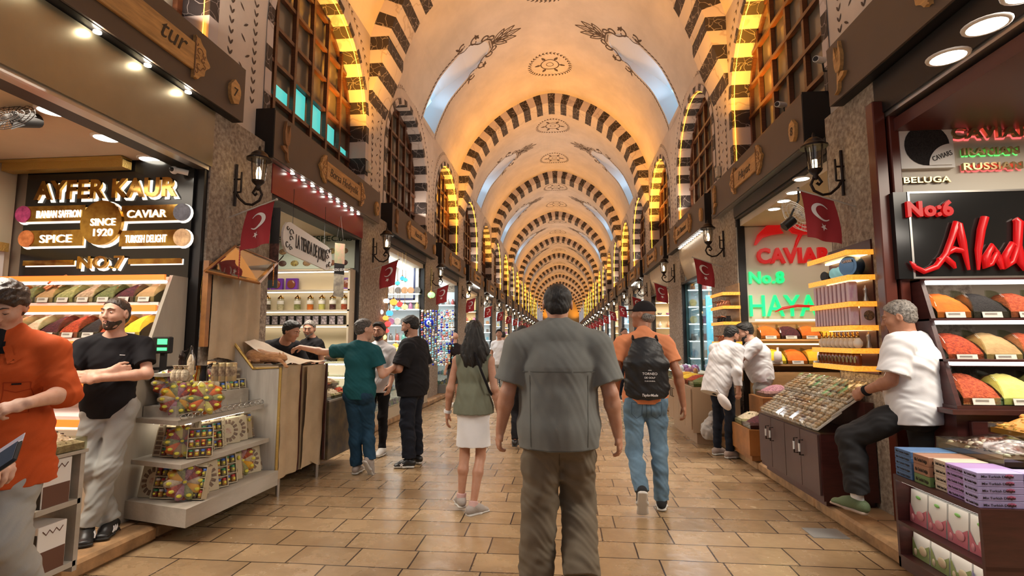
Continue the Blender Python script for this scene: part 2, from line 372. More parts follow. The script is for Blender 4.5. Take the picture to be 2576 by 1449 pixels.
# leaf garland painted round the windows
for sd, wn in ((-1, 'wall_left'), (1, 'wall_right')):
    b = MB()
    for k in range(-1, 9):
        def wl(u, v, an, l, wd, m_=0):
            pts = [(u + math.cos(an) * l * t, v + math.sin(an) * l * t) for t in (0, .35, .7, 1)]; px, pz = -math.sin(an), math.cos(an); x = XC + sd * (HW - .004)
            ws = [.003, wd / 2, wd / 2, .002]
            vs = [(x, p[0] + px * q, p[1] + pz * q) for p, q in zip(pts, ws)] + [(x, p[0] - px * q, p[1] - pz * q) for p, q in zip(pts, ws)]
            b.add(vs, [(i, i + 1, 4 + i + 1, 4 + i) for i in range(3)])
        n = 46
        for j in range(n + 1):
            t = PI * j / n; u, v = arch(k, t, WH + .33, 1.42); 
            for q in (-1, 1): wl(u, v, t * -1 + PI / 2 + q * .6 + (PI if 0 else 0), .075, .022)
        for q in (-1, 1):
            for j in range(10):
                u = P0 + PW * k + PW / 2 + q * (WH + .33); v = WZ - .11 * (j + 1)
                wl(u, v, PI / 2 + .5, .075, .022); wl(u, v, PI / 2 - .5, .075, .022)
        if k < 4:        # vine on the pier between windows
            u0 = P0 + PW * k + .02
            for j in range(12): wl(u0 + .03 * math.sin(j * 1.3), 4.3 + j * .16, PI / 2 + .9 * (-1) ** j, .09, .022)
    wo = bpy.data.objects[wn]; o = b.build('garland', ink, parent=wo, label='brown painted leaf garlands round the windows'); o.location = -wo.location
# skylight recesses
sky_pane = mat('skylight_pane', (.45, .75, 1.0), .4, emit=1.15, ecol=(.40, .74, 1.0))
revm = mat('skylight_reveal', (.66, .62, .60), .7)
n_win = 0
for i, ry in enumerate(RIB[:-1]):
    ym = ry + PW - .35
    for sd in (-1, 1):
        n_win += 1; b = MB(); ss = [s for s in SS if SA < s <= SB_]; ss = [SA] + ss
        dep = lambda s: .02 + .62 * ((s - SA) / (SB_ - SA)) ** 1.3
        for a, c in zip(ss[:-1], ss[1:]):
            wa, wc = slw(a + 1e-4), slw(c - 1e-4)
            I = lambda s, y: vp(sd, s, y); O = lambda s, y: vp(sd, s, y, -dep(s))
            vs = [I(a, ym - wa), I(c, ym - wc), O(c, ym - wc), O(a, ym - wa)]; b.add(vs, [(0, 1, 2, 3)], 0, True)
            vs = [I(a, ym + wa), I(c, ym + wc), O(c, ym + wc), O(a, ym + wa)]; b.add(vs, [(3, 2, 1, 0)], 0, True)
            if c <= SB_ - .70: vs = [O(a, ym - wa), O(c, ym - wc), O(c, ym + wc), O(a, ym + wa)]; b.add(vs, [(0, 1, 2, 3)], 0, True)
        b.add([I(SB_, ym - SLW), I(SB_, ym + SLW), O(SB_, ym + SLW), O(SB_, ym - SLW)], [(0, 1, 2, 3)])
        o = b.build('window_%d' % n_win, revm); struct(o, 'blue daylight skylight slit in the vault'); g = MB()
        cs = [s for s in ss if s > SB_ - .95]
        for a, c in zip(cs[:-1], cs[1:]): g.add([O(a, ym - slw(a)), O(c, ym - slw(c - 1e-4)), O(c, ym + slw(c - 1e-4)), O(a, ym + slw(a))], [(0, 1, 2, 3)])
        p = g.build('glass_pane', sky_pane, parent=o); p.location = -o.location
        if i < 5: lp = vp(sd, SB_ - .55, ym, -.25); area('daylight', lp, (.5, .7), 9, (.42, .72, 1), vp(sd, SB_ - 1.3, ym) - lp + V3((sd * .25, 0, .1)), 150)
# ---------------------------------------------------------------- window lunettes: voussoir ring, wooden lattice, glass, golden light strip
wood = mat('window_wood', (.11, .040, .018), .35, noise=.3, nscale=6, stretch=(1, 1, 8))
wglass = mat('frosted_glass', (.16, .14, .115), .18, noise=.1, nscale=1.5, spec=.6)
wglass_lit = mat('turquoise_lit_glass', (.15, .6, .6), .25, emit=.65, ecol=(.08, .72, .68))
gold_led = mat('golden_light_strip', (1, .55, .08), .5, emit=15, ecol=(1, .38, .02))
def lunette(sd, k, lit):
    global n_win
    n_win += 1; x = XC + sd * HW; yc = P0 + k * PW + PW / 2; D = .34; b = MB(); n = 22; R2 = WH + .13
    path = [(yc - WH, 3.98 + .285 * j) for j in range(4)] + [arch(k, PI * j / n) for j in range(n + 1)] + [(yc + WH, WZ - .285 * (j + 1)) for j in range(4)]
    out = [(yc - R2, 3.98 + .285 * j) for j in range(4)] + [arch(k, PI * j / n, R2, 1.39) for j in range(n + 1)] + [(yc + R2, WZ - .285 * (j + 1)) for j in range(4)]
    for i in range(len(path) - 1):
        (u0, v0), (u1, v1), (a0, c0), (a1, c1) = path[i], path[i + 1], out[i], out[i + 1]; m = (i + 1) % 2 if abs(k) % 2 else i % 2; e = x - sd * .012
        b.add([(e, a0, c0), (e, a1, c1), (e, u1, v1), (e, u0, v0)], [(0, 1, 2, 3)], m)
        b.add([(e, u0, v0), (e, u1, v1), (x + sd * D, u1, v1), (x + sd * D, u0, v0)], [(0, 1, 2, 3)], m)
    b.add([(x, yc - WH, 3.98), (x, yc + WH, 3.98), (x + sd * D, yc + WH, 3.98), (x + sd * D, yc - WH, 3.98)], [(0, 1, 2, 3)], 1)
    o = b.build('window_%d' % n_win, [mdark, mlight]); struct(o, 'arched shop-front window ringed with dark and light marble blocks')
    def par(bb, nm, m): p = bb.build(nm, m, parent=o); p.location = -o.location; return p
    f = MB(); xf = x + sd * (D - .07)
    zt = lambda y: WZ + 1.40 * math.sqrt(max(0, 1 - ((y - yc) / WH) ** 2))
    rim = [Vector((xf, u, v)) for u, v in path]; cen = Vector((xf, yc, 4.9))
    rin = [cen + (p - cen) * .955 for p in rim]
    for i in range(len(rim) - 1): f.add([rim[i], rim[i + 1], rin[i + 1], rin[i]], [(0, 1, 2, 3)]); f.add([rin[i], rin[i + 1], rin[i + 1] + V3((sd * .07, 0, 0)), rin[i] + V3((sd * .07, 0, 0))], [(0, 1, 2, 3)])
    ncol = 6
    for j in range(1, ncol):
        y = yc - WH + 2 * WH * j / ncol; f.b2((xf - .02, y - .028, 3.98), (xf + .04, y + .028, zt(y) - .02))
    for j in range(0, 6):
        z = 4.02 + .47 * j; hw = WH * math.sqrt(max(0, 1 - (max(0, z - WZ) / 1.4) ** 2)) - .03
        if hw > .15: f.b2((xf - .03, yc - hw, z - .025), (xf + .03, yc + hw, z + .025))
    par(f, 'window_frame', wood)
    g = MB(); xg = x + sd * (D - .02); n2 = 16
    pts = [(xg, yc - WH, 3.98), (xg, yc + WH, 3.98)] + [(xg, u, v) for u, v in [arch(k, PI - PI * j / n2) for j in range(n2 + 1)]]
    g.poly(pts); par(g, 'glass_pane', wglass)
    if sd < 0 and k == 0:
        for j, (z1, hh) in enumerate(((4.52, .10), (4.52, .22), (4.52, .41), (4.52, .41), (4.52, .32), (4.52, .14))):
            yy = yc - WH + 2 * WH * (j + .5) / ncol; gg = MB(); gg.b2((xg - sd * .012, yy - .19, z1), (xg - sd * .006, yy + .19, z1 + hh)); par(gg, 'lit_pane', wglass_lit)
    if lit:
        e = MB(); pp = [Vector((x + sd * .03, u, v)) for u, v in path[(3 if sd > 0 else 12):(-5 if sd < 0 and k == 0 else None)]] if not (lit == 2) else [Vector((x + sd * .05, u, v)) for u, v in path[6:]]
        cen = Vector((x + sd * .05, yc, 5)); pp = [cen + (p - cen) * .985 for p in pp]
        e.tube(pp, .004, 5); par(e, 'light_strip', gold_led)
unlit = {(-1, 1), (-1, 4), (1, 6)}
for k in range(-1, 16):
    for sd in (-1, 1): lunette(sd, k, 0 if (sd, k) in unlit else 1)
# end wall
gold = mat('golden_end_wall', (.60, .42, .16), .8); b = MB(); n = 24
ye = P0 + 21 * PW
pts = [vp(-1, STOT * (1 - j / n), ye) for j in range(n)] + [vp(1, STOT * j / n, ye) for j in range(n + 1)]
b.poly([Vector((XR, ye, 0)), Vector((XL, ye, 0))] + pts); struct(b.build('wall_back', gold), 'golden end wall of the hall')
# ---------------------------------------------------------------- floor, raised shop platforms, kerbs
def floormat(name, rot, c1, c2, bw, rh, rough=.25):
    m = bpy.data.materials.new(name); m.use_nodes = True; nt = m.node_tree; N = nt.nodes; L = nt.links; b = N['Principled BSDF']
    tc = N.new('ShaderNodeTexCoord'); mp = N.new('ShaderNodeMapping'); mp.inputs['Rotation'].default_value[2] = rot; L.new(tc.outputs['Object'], mp.inputs[0])
    nw = N.new('ShaderNodeTexNoise'); nw.inputs['Scale'].default_value = 1.3; L.new(mp.outputs[0], nw.inputs['Vector']); ad = N.new('ShaderNodeMix'); ad.data_type = 'VECTOR'; ad.inputs[0].default_value = .035
    L.new(mp.outputs[0], ad.inputs[4]); L.new(nw.outputs['Color'], ad.inputs[5])
    br = N.new('ShaderNodeTexBrick'); br.inputs['Scale'].default_value = 1; br.inputs['Brick Width'].default_value = bw; br.inputs['Row Height'].default_value = rh; br.inputs['Mortar Size'].default_value = .006
    br.inputs['Mortar Smooth'].default_value = .3; br.inputs['Bias'].default_value = 0; br.offset = .43; br.squash = .8; br.squash_frequency = 3
    br.inputs['Color1'].default_value = lin(c1); br.inputs['Color2'].default_value = lin(c2); br.inputs['Mortar'].default_value = (.035, .02, .012, 1); L.new(ad.outputs[1], br.inputs['Vector'])
    n = N.new('ShaderNodeTexNoise'); n.inputs['Scale'].default_value = 3.5; n.inputs['Detail'].default_value = 8; n.inputs['Roughness'].default_value = .65; L.new(tc.outputs['Object'], n.inputs['Vector'])
    r = N.new('ShaderNodeValToRGB'); L.new(n.outputs[0], r.inputs[0]); r.color_ramp.elements[0].position = .3; r.color_ramp.elements[0].color = (.80, .74, .70, 1); r.color_ramp.elements[1].position = .75; r.color_ramp.elements[1].color = (1.15, 1.1, 1.02, 1)
    mu = N.new('ShaderNodeMix'); mu.data_type = 'RGBA'; mu.blend_type = 'MULTIPLY'; mu.inputs[0].default_value = 1; L.new(br.outputs['Color'], mu.inputs[6]); L.new(r.outputs[0], mu.inputs[7]); L.new(mu.outputs[2], b.inputs['Base Color'])
    rr = N.new('ShaderNodeMapRange'); rr.inputs[3].default_value = rough - .1; rr.inputs[4].default_value = rough + .22; L.new(n.outputs[0], rr.inputs[0]); L.new(rr.outputs[0], b.inputs['Roughness'])
    n3 = N.new('ShaderNodeTexNoise'); n3.inputs['Scale'].default_value = 9; n3.inputs['Detail'].default_value = 3; L.new(tc.outputs['Object'], n3.inputs['Vector'])
    mm = N.new('ShaderNodeMath'); mm.operation = 'MULTIPLY_ADD'; mm.inputs[1].default_value = -1.2; L.new(br.outputs['Fac'], mm.inputs[0]); L.new(n3.outputs[0], mm.inputs[2])
    bp = N.new('ShaderNodeBump'); bp.inputs['Strength'].default_value = .35; bp.inputs['Distance'].default_value = .012; L.new(mm.outputs[0], bp.inputs['Height']); L.new(bp.outputs[0], b.inputs['Normal'])
    return m
KL, KR, ZP = -3.02, 2.18, .11
fm = floormat('worn_marble_paving', 0, (.40, .29, .17), (.29, .20, .11), .50, .28, .20)
b = MB(); b.b2((-9, -4, -.1), (9, YF + 3, 0)); o = b.build('floor', fm); struct(o, 'worn honey-coloured marble paving of the aisle')
pm = floormat('platform_paving', .02, (.52, .35, .20), (.42, .27, .15), .7, .6, .4)
kerbm = mat('kerb_stone', (.36, .21, .10), .55, noise=.45, nscale=6, bump=.5, bscale=14)
for sd, x0, nm in ((-1, KL, 'floor_left_platform'), (1, KR, 'floor_right_platform')):
    b = MB(); b.b2((x0 + sd * .2, -4, 0), (x0 + sd * 5.8, YF, ZP)); struct(b.build(nm, pm), 'raised paved platform along the shops')
    b = MB(); y = -4
    while y < 50:
        l = ru(.8, 1.4); b.rbox((x0 + sd * (.1 + ru(-.008, .008)), y + l / 2, ZP / 2), (.2, l - .012, ZP), .02); y += l
    b.b2((x0 - .0 + sd * .01, 50, 0), (x0 + sd * .2, YF, ZP)); struct(b.build('trim_kerb', kerbm), 'worn stone kerb along the platform')
# drain slot cover and pale patches in the paving
# ---------------------------------------------------------------- stone pillars between the shops
shopwall = mat('shop_partition', (.30, .24, .18), .8)
CRt = {-2: -3.0, -1: .82, 0: 4.72, 1: 8.5, 2: 12.15}
def pier(sd, k):      # centre of the pillar between shop k-1 and shop k
    if sd < 0: return 4.82 + PW * k if k < 1 else 8.58 + PW * (k - 1)
    return CRt.get(k, 12.15 + 3.85 * (k - 2))
def phl(sd, k): return (.5 if sd < 0 else .4) if k < 1 else .66
for sd in (-1, 1):
    for k in range(-1, 22):
        c = pier(sd, k); h = phl(sd, k); x0 = -3.2 if sd < 0 else 2.56
        b = MB(); y = c - h; z = ZP
        while z < 3.6:      # rough ashlar courses
            hh = ru(.38, .55)
            if z + hh > 3.45: hh = 3.62 - z
            cut = ru(.3, .7) * 2 * h
            b.rbox((x0 + sd * .3 + ru(-.0015, .0015), y + cut / 2, z + hh / 2), (.6, cut + .006, hh + .006), .002); b.rbox((x0 + sd * .3 + ru(-.0015, .0015), y + cut + (2 * h - cut) / 2, z + hh / 2), (.6, 2 * h - cut + .006, hh + .006), .002); z += hh
        o = b.build('trim_pillar', stone); struct(o, 'rough stone pillar between two shops')
# ================================================================ shop signs, wall lanterns, flags
brown = mat('sign_board_brown', (.085, .058, .042), .45, noise=.08, nscale=2)
blackm = mat('black_metal', (.012, .010, .010), .45, metal=.3); iron = mat('lantern_iron', (.030, .020, .016), .38, metal=.7)
oak = mat('sign_oak', (.50, .27, .09), .5, noise=.3, nscale=4, stretch=(6, 1, 8)); oakd = mat('sign_oak_edge', (.26, .12, .045), .5)
inkm = mat('black_lettering', (.02, .012, .008), .5)
bronze = mat('bronze_panel', (.30, .26, .18), .34, metal=.85, noise=.08, nscale=3); redp = mat('red_panel', (.20, .012, .016), .22); steel = mat('brushed_steel', (.5, .48, .45), .3, metal=.9)
beigep = mat('beige_plank_panel', (.50, .38, .24), .4, noise=.15, nscale=9, stretch=(1, 9, .3)); white = mat('white_enamel', (.75, .73, .70), .4)
lampw = mat('warm_lamp', (1, .85, .6), .5, emit=30, ecol=(1, .80, .52)); lampc = mat('cool_lamp', (.9, .97, 1), .5, emit=22, ecol=(.82, .94, 1)); lampn = mat('neutral_lamp', (1, .95, .88), .5, emit=12, ecol=(1, .93, .82))
lampd = mat('downlight_face', (1, .93, .8), .5, emit=14, ecol=(1, .92, .76)); lampy = mat('lantern_bulb', (1, .8, .5), .5, emit=18, ecol=(1, .68, .34))
glass = glassmat('clear_glass'); lglass = glassmat('lantern_glass', (.96, .93, .86), .10, .08)
SEQ = lambda n: range(n)
def fasc(sd, k):
    if sd < 0: y0 = 5.15 + 3.93 * k; L = 3.26
    else: y0 = 5.33 + 3.68 * k if k < 3 else 5.33 + 7.36 + 3.85 * (k - 2); L = 3.26
    z0, z1 = (3.45, 3.98)
    if k == -1: z0, z1 = 3.6, 4.14; y0 = (.6, 1.2)[sd > 0]; L = (4.0, 3.6)[sd > 0]
    return y0, y0 + L, z0, z1, (-3.1 if sd < 0 else 2.45)
def on(sd, X, y, z, d=0): return Vector((X - sd * d, y, z))
def curl(b, sd, X, pts, r, m=0):
    b.tube([on(sd, X, *p) for p in pts], r, 5, m)
WORDS = {(-1, -1): 'Ayfer Kaur'[-3:], (-1, 0): 'Borsa Hediyelik', (-1, 1): 'Anatolia', (-1, 2): 'Ceylan', (1, 0): 'Hayat', (1, 1): 'Zen Diamond'}
NUMS = {(-1, -1): '7', (-1, 0): '9', (1, 0): '8'}
def sign(sd, k, det):
    y0, y1, z0, z1, X = fasc(sd, k); ym, zm = (y0 + y1) / 2, (z0 + z1) / 2; rt = Vector((0, 1, 0)) if sd < 0 else Vector((0, -1, 0))
    word = WORDS.get((sd, k)); num = NUMS.get((sd, k))
    side = 'left' if sd < 0 else 'right'
    t = thing('shop_sign_board', ('brown sign board with oak plaque reading %s above the %s shop' % (word, side)) if word and k >= 0 else
              ('huge brown sign board above the %s spice shop nearest the camera' % side if k < 0 else '%s brown sign board along the %s side, counted from the camera' % (nth(k + 1), side)), 'sign', (X, ym, z0))
    xw = XC + sd * HW
    b = MB(); b.b2((X, y0, z0), (xw, y1, z1), 0); e = .012; b.b2((X + sd * .004, y0 - e, z0 - .004), (xw + sd * .0, y0, z1 + .02), 1); b.build('board', [brown, blackm], t, True)
    b = MB(); b.b2((X + sd * .02, y0 + .02, z0 - .006), (xw - sd * .02, y1 - .02, z0)); b.build('underside', steel if k % 3 == 0 else blackm, t, True)
    hl = .42 if word == 'Hayat' else .58 if k != -1 else .8
    b = MB(); pc = ym + (.15 if sd < 0 and k == 0 else 0)
    if k == -1: pc = 3.25 if sd < 0 else 2.55
    if k == -1: hl = .62 if sd < 0 else .9
    b.rbox((X - sd * .012, pc, zm), (.03, 2 * hl, .24), .006); b.build('plaque', oak, t, True)
    if word:
        wd = {'Borsa Hediyelik': .95, 'Anatolia': .55, 'Ceylan': .45, 'Hayat': .45, 'Zen Diamond': .8, 'aur': .5}[word]
        b = MB(); c = on(sd, X, pc, zm - .055, .028)
        if k == -1: b.text('tur', on(sd, X, 3.78, zm - .04, .028), rt, (0, 0, 1), .17, .28, .003, shear=.35, align='R')
        else: b.text(word, c, rt, (0, 0, 1), .12, wd, .003, shear=.3, align='C', bold=-.004)
        b.build('lettering', inkm, t, True)
    elif k >= 0 and k < 8:
        b = MB(); 
        for j in range(7): curl(b, sd, X - sd * .03, [(pc - .3 + .09 * j, zm - .03, 0), (pc - .27 + .09 * j, zm + ru(.0, .05), 0), (pc - .24 + .09 * j, zm - .03, 0)], .007)
        b.build('lettering', inkm, t, True)
    if det:
        for q in (-1, 1):
            b = MB(); b2 = MB()      # openwork end ornaments of the plaque
            o = pc + q * (hl + .0); n = 28; out = []
            for j in range(n + 1):
                a = -PI / 2 + PI * j / n; r = .16 + .014 * math.cos(9 * a) - .05 * abs(math.sin(a)) * 0
                out.append((o + q * r * .95 * math.cos(a) * (1.15 - .35 * abs(math.sin(a))), zm + (.19) * math.sin(a) * (1 + .05 * math.cos(11 * a))))
            pts = [on(sd, X, u, v, 0) for u, v in out]; b.prism(pts, (-sd * .03, 0, 0))
            for (dy, dz, r, s0, tu) in ((.05, .06, .045, 0, 5), (.05, -.06, .045, 0, -5), (.10, 0, .03, 1, 6), (.02, .12, .03, 2, 5), (.02, -.12, .03, 2, -5), (.11, .05, .025, 2, 5), (.11, -.05, .025, 2, -5), (.02, 0, .03, 0, 6)):
                curl(b2, sd, X - sd * .031, [(o + q * (dy + math.cos(s0 + tu * f) * r * (1 - .8 * f)), zm + dz + math.sin(s0 + tu * f) * r * (1 - .8 * f), 0) for f in np.linspace(0, 1, 12)], .005)
            curl(b2, sd, X - sd * .031, [(o + q * .002, zm + .17 - .034 * j, 0) for j in range(11)], .006)
            eo = b.build('end_ornament', oak, t, True); b2.build('openwork', oakd, eo, True)
    # tulip and number
    if k < 5:
        ty = y0 + .22 if sd < 0 else y1 - .22; ny = y1 - .18 if sd < 0 else y0 + .18
        b = MB()
        def pet(pts): b.prism([on(sd, X, ty + u, zm + v, 0) for u, v in pts], (-sd * .03, 0, 0))
        pet([(-.05, .0), (-.06, .09), (-.03, .22), (-.015, .1), (0, .03)]); pet([(.05, .0), (.06, .09), (.045, .2), (.02, .1), (0, .03)]); pet([(-.05, 0), (0, .03), (.05, 0), (.03, -.045), (0, -.06), (-.03, -.045)])
        pet([(-.012, .05), (0, .17), (.012, .05), (0, .03)]); pet([(-.008, -.05), (.012, -.05), (.03, -.2), (.07, -.23), (.02, -.215), (.005, -.19)]); pet([(0, -.1), (-.05, -.07), (-.1, -.09), (-.07, -.12), (0, -.14)])
        b.build('tulip', oakd if sd < 0 else oak, t, True)
        b = MB(); n = 14; b.prism([on(sd, X, ny + .075 * math.cos(2 * PI * j / n) * (1 + .08 * math.sin(j * 2.3)), zm - .05 + .115 * math.sin(2 * PI * j / n) * (1 + .07 * math.cos(j * 3.1)), 0) for j in range(n)], (-sd * .035, 0, 0)); pl = b.build('number_plate', oak, t, True)
        if num: b = MB(); b.text(num, on(sd, X, ny, zm - .095, .036), rt, (0, 0, 1), .09, None, .003, align='C', shear=.1); b.build('number', inkm, pl, True)
    # strip of panel or shutter box under the board
    return t
for sd in (-1, 1):
    for k in range(-1, 21): sign(sd, k, k < 4)
# ---------------------------------------------------------------- shutter boxes and panels below the boards
def opening(sd, k):
    return pier(sd, k) + phl(sd, k), pier(sd, k + 1) - phl(sd, k + 1)
PN = {(-1, -1): ('bronze', bronze, 3.06, 3.6), (-1, 0): ('red', redp, 3.10, 3.45), (1, 1): ('beige plank', beigep, 2.7, 3.45), (1, 2): ('beige plank', beigep, 2.75, 3.45)}
for sd in (-1, 1):
    for k in range(-1, 21):
        y0, y1 = opening(sd, k); nm, m, z0, z1 = PN.get((sd, k), ('dark', blackm, 3.28, 3.45)); x = -3.19 if sd < 0 else 2.55
        z1 -= .012
        if k == -1: y0 = .9; z1 = 3.585
        if (sd, k) == (-1, 0): y0 -= .02
        if (sd, k) == (1, -1): z0 = 3.28
        t = thing('shutter_box', '%s shutter box panel of the %s shop on the %s side' % (nm, nth(k + 1), 'left' if sd < 0 else 'right'), 'shutter box', (x, (y0 + y1) / 2, z0))
        b = MB()
        if nm == 'beige plank':
            n = 8
            for j in range(n): a0, a1 = j / n, (j + 1) / n; g = lambda a: (x + sd * .0 - sd * .0 + sd * .12 * (1 - (1 - a) ** 2) * 0 + sd * .18 * a * a, z1 - (z1 - z0) * a); (xa, za), (xb, zb) = g(a0), g(a1); b.quad((xa, y0, za), (xb, y0, zb), (xb, y1, zb), (xa, y1, za))
            b.b2((x + sd * .18, y0, z0 - .03), (x + sd * .26, y1, z0 + .02))
        else: b.b2((x, y0, z0), (x + sd * .1, y1, z1))
        b.build('panel', m, t, True)
        b = MB(); b.b2((x + sd * .02, y0, z0 - .035), (x + sd * .12, y1, z0), 0); b.b2((x + sd * .12, y0, z0 - .02), (x + sd * .3, y1, z0 + .06), 1); b.build('guide_rail', [steel if k == -1 else blackm, blackm], t, True)
        for yy in (y0, y1): b = MB(); b.b2((x + sd * .03, yy - (.05 if yy == y1 else 0), ZP), (x + sd * .13, yy + (.05 if yy == y0 else 0), z0)); b.build('side_rail', blackm, t, True)
        if (sd, k) in ((-1, -1), (-1, 0), (1, 1), (-1, 3), (-1, 4), (1, 3)) or k > 5:
            b = MB(); n = {(-1, -1): 7, (-1, 0): 9, (1, 1): 12}.get((sd, k), 9); zl = z1 - .002
            for j in range(n): yy = y0 + .2 + (y1 - y0 - .4) * (j + .5) / n; b = MB(); b.lathe([(.024, 0), (.024, -.012)], (x - sd * .05, yy, zl - .008), 8); b.build('spotlight_and_glint', mat('strong_spotlight', (1, .95, .85), .5, emit=90, ecol=(1, .90, .70)) if (sd, k) == (-1, -1) else lampn, t, True)  # on the red panel these glowing discs stand in for reflections of lights
# ---------------------------------------------------------------- wall lanterns
def lantern(sd, k):
    c = pier(sd, k); y = c - (.16 if sd < 0 else -.12); x0 = -3.2 if sd < 0 else 2.56; xl = x0 - sd * .25; zt = 3.36
    if k > 0: y = c - (.2 if sd < 0 else 0.15)
    t = thing('wall_lantern', 'black iron wall lantern on the %s stone pillar along the %s side' % (nth(k), 'left' if sd < 0 else 'right'), 'lantern', (x0, y, 2.8))
    b = MB(); b.tube([(x0 - sd * .02, y, 3.2), (x0 - sd * .02, y, 2.78)], .014, 6); b.tube([(x0 - sd * .075, y, 3.12), (x0 - sd * .075, y, 2.92)], .010, 6)
    b.tube([(x0, y, 3.05), (x0 - sd * .075, y, 3.05)], .009, 6); b.tube([(x0, y, 2.92), (x0 - sd * .075, y, 2.92)], .009, 6)
    pts = [(x0 - sd * .02, y, 2.93), (x0 - sd * .06, y, 2.86), (x0 - sd * .13, y, 2.80), (x0 - sd * .2, y, 2.79), (x0 - sd * .27, y, 2.83), (x0 - sd * .295, y, 2.89), (x0 - sd * .27, y, 2.945), (x0 - sd * .225, y, 2.95), (x0 - sd * .2, y, 2.91), (x0 - sd * .225, y, 2.885), (x0 - sd * .245, y, 2.905)]
    b.tube(pts, .013, 6); b.build('bracket', iron, t, True)
    b = MB(); b.lathe([(.012, 2.93), (.03, 2.96), (.02, 2.975), (.055, 3.01), (.062, 3.03), (.02, 3.03)], (xl, y, 0), 12); b.build('base', iron, t, True)
    b = MB(); b.lathe([(.058, 3.03), (.066, 3.12), (.075, 3.24)], (xl, y, 0), 12); b.build('glass', lglass, t, True)
    b = MB()
    for j in range(6): a = 2 * PI * j / 6; b.tube([(xl + .06 * math.cos(a), y + .06 * math.sin(a), 3.03), (xl + .068 * math.cos(a), y + .068 * math.sin(a), 3.12), (xl + .078 * math.cos(a), y + .078 * math.sin(a), 3.25)], .005, 4)
    b.build('cage', iron, t, True)
    b = MB(); b.lathe([(.115, 3.235), (.118, 3.25), (.095, 3.265), (.08, 3.28), (.072, 3.30), (.04, 3.325), (.015, 3.335), (.012, 3.36), (.004, 3.38)], (xl, y, 0), 16); b.build('roof', iron, t, True)
    b = MB(); b.lathe([(.018, 3.05), (.024, 3.09), (.022, 3.13), (.012, 3.16), (.004, 3.17)] if not (sd > 0 and k == 0) else [(.02, 3.05), (.02, 3.12)], (xl, y, 0), 10); b.build('bulb', lampy, t, True)
    return t
for sd in (-1, 1):
    for k in range(0, 18): lantern(sd, k)
# ---------------------------------------------------------------- flags
redf = mat('flag_red', (.30, .008, .013), .75, sheen=.2); whf = mat('flag_white', (.75, .70, .68), .75); polem = mat('flag_pole', (.55, .52, .48), .35, metal=.4)
def flag(x0, y, z, sd, name_k, ln=.42, tilt=.16):
    t = thing('flag', 'red flag with white crescent and star on the %s pillar along the %s side' % (nth(name_k), 'left' if sd < 0 else 'right'), 'flag', (x0, y, z))
    d = Vector((-sd, 0, .35)).normalized(); p0 = Vector((x0, y, z)); tip = p0 + d * .5
    b = MB(); b.cyl(p0, tip, .008, 8); b.ball(tip, .013, 8); b.build('pole', polem, t, True)
    w_, h_ = .29, .42
    def S(u, v, off=0):       # u along the pole from its tip, v down
        a = tip - d * (.02 + u * w_); fold = .018 * math.sin(u * 9 + v * 3 + name_k) * (.3 + v) 
        return a + Vector((sd * (-.0 + .10 * v * (1 if sd < 0 else 1) - .06 * v * v), fold + off, -h_ * v * (1 - .06 * u)))
    b = MB(); n = 10; vs = [S(i / n, j / n) for j in range(n + 1) for i in range(n + 1)]
    b.add(vs, [(j * (n + 1) + i, j * (n + 1) + i + 1, (j + 1) * (n + 1) + i + 1, (j + 1) * (n + 1) + i) for j in range(n) for i in range(n)], 0, True)
    fo = b.build('cloth', redf, t, True)
    b = MB(); fl = -1; cu, cv, R = .5, .38, .19       # crescent: outer circle minus shifted inner circle
    A = []; B = []
    for j in range(25):
        a = math.radians(38) + math.radians(284) * j / 24; A.append((cu + (.30 if 1 else 1) * math.cos(a) * 1.0, cv + R * math.sin(a)))
    xs = []
    for (ax, av), j in zip(A, range(25)):
        a = math.radians(50) + math.radians(260) * j / 24; B.append((cu + .055 + .235 * math.cos(a), cv + .15 * math.sin(a)))
    for ff in (-.004, .004):
        vs = [S(*p, ff) for p in A] + [S(*p, ff) for p in B]; b.add(vs, [(j, j + 1, 25 + j + 1, 25 + j) for j in range(24)])
        st = [(cu + .02 + (.10 if j % 2 == 0 else .04) * math.cos(math.radians(36 * j + 90)) * 1.25, .70 + (.10 if j % 2 == 0 else .04) * math.sin(math.radians(36 * j + 90)) * .85) for j in range(10)]
        st = [S(*p, ff) for p in st]; c = S(cu + .02, .70, ff); b.add([c] + st, [(0, 1 + j, 1 + (j + 1) % 10) for j in range(10)])
    b.build('crescent_and_star', whf, fo, True); return t
for sd in (-1, 1):
    for k in range(0, 15):
        c = pier(sd, k); y = c - (.2 if sd < 0 else .02); flag(-3.2 if sd < 0 else 2.56, y, (2.66 if sd < 0 else 2.64), sd, k)
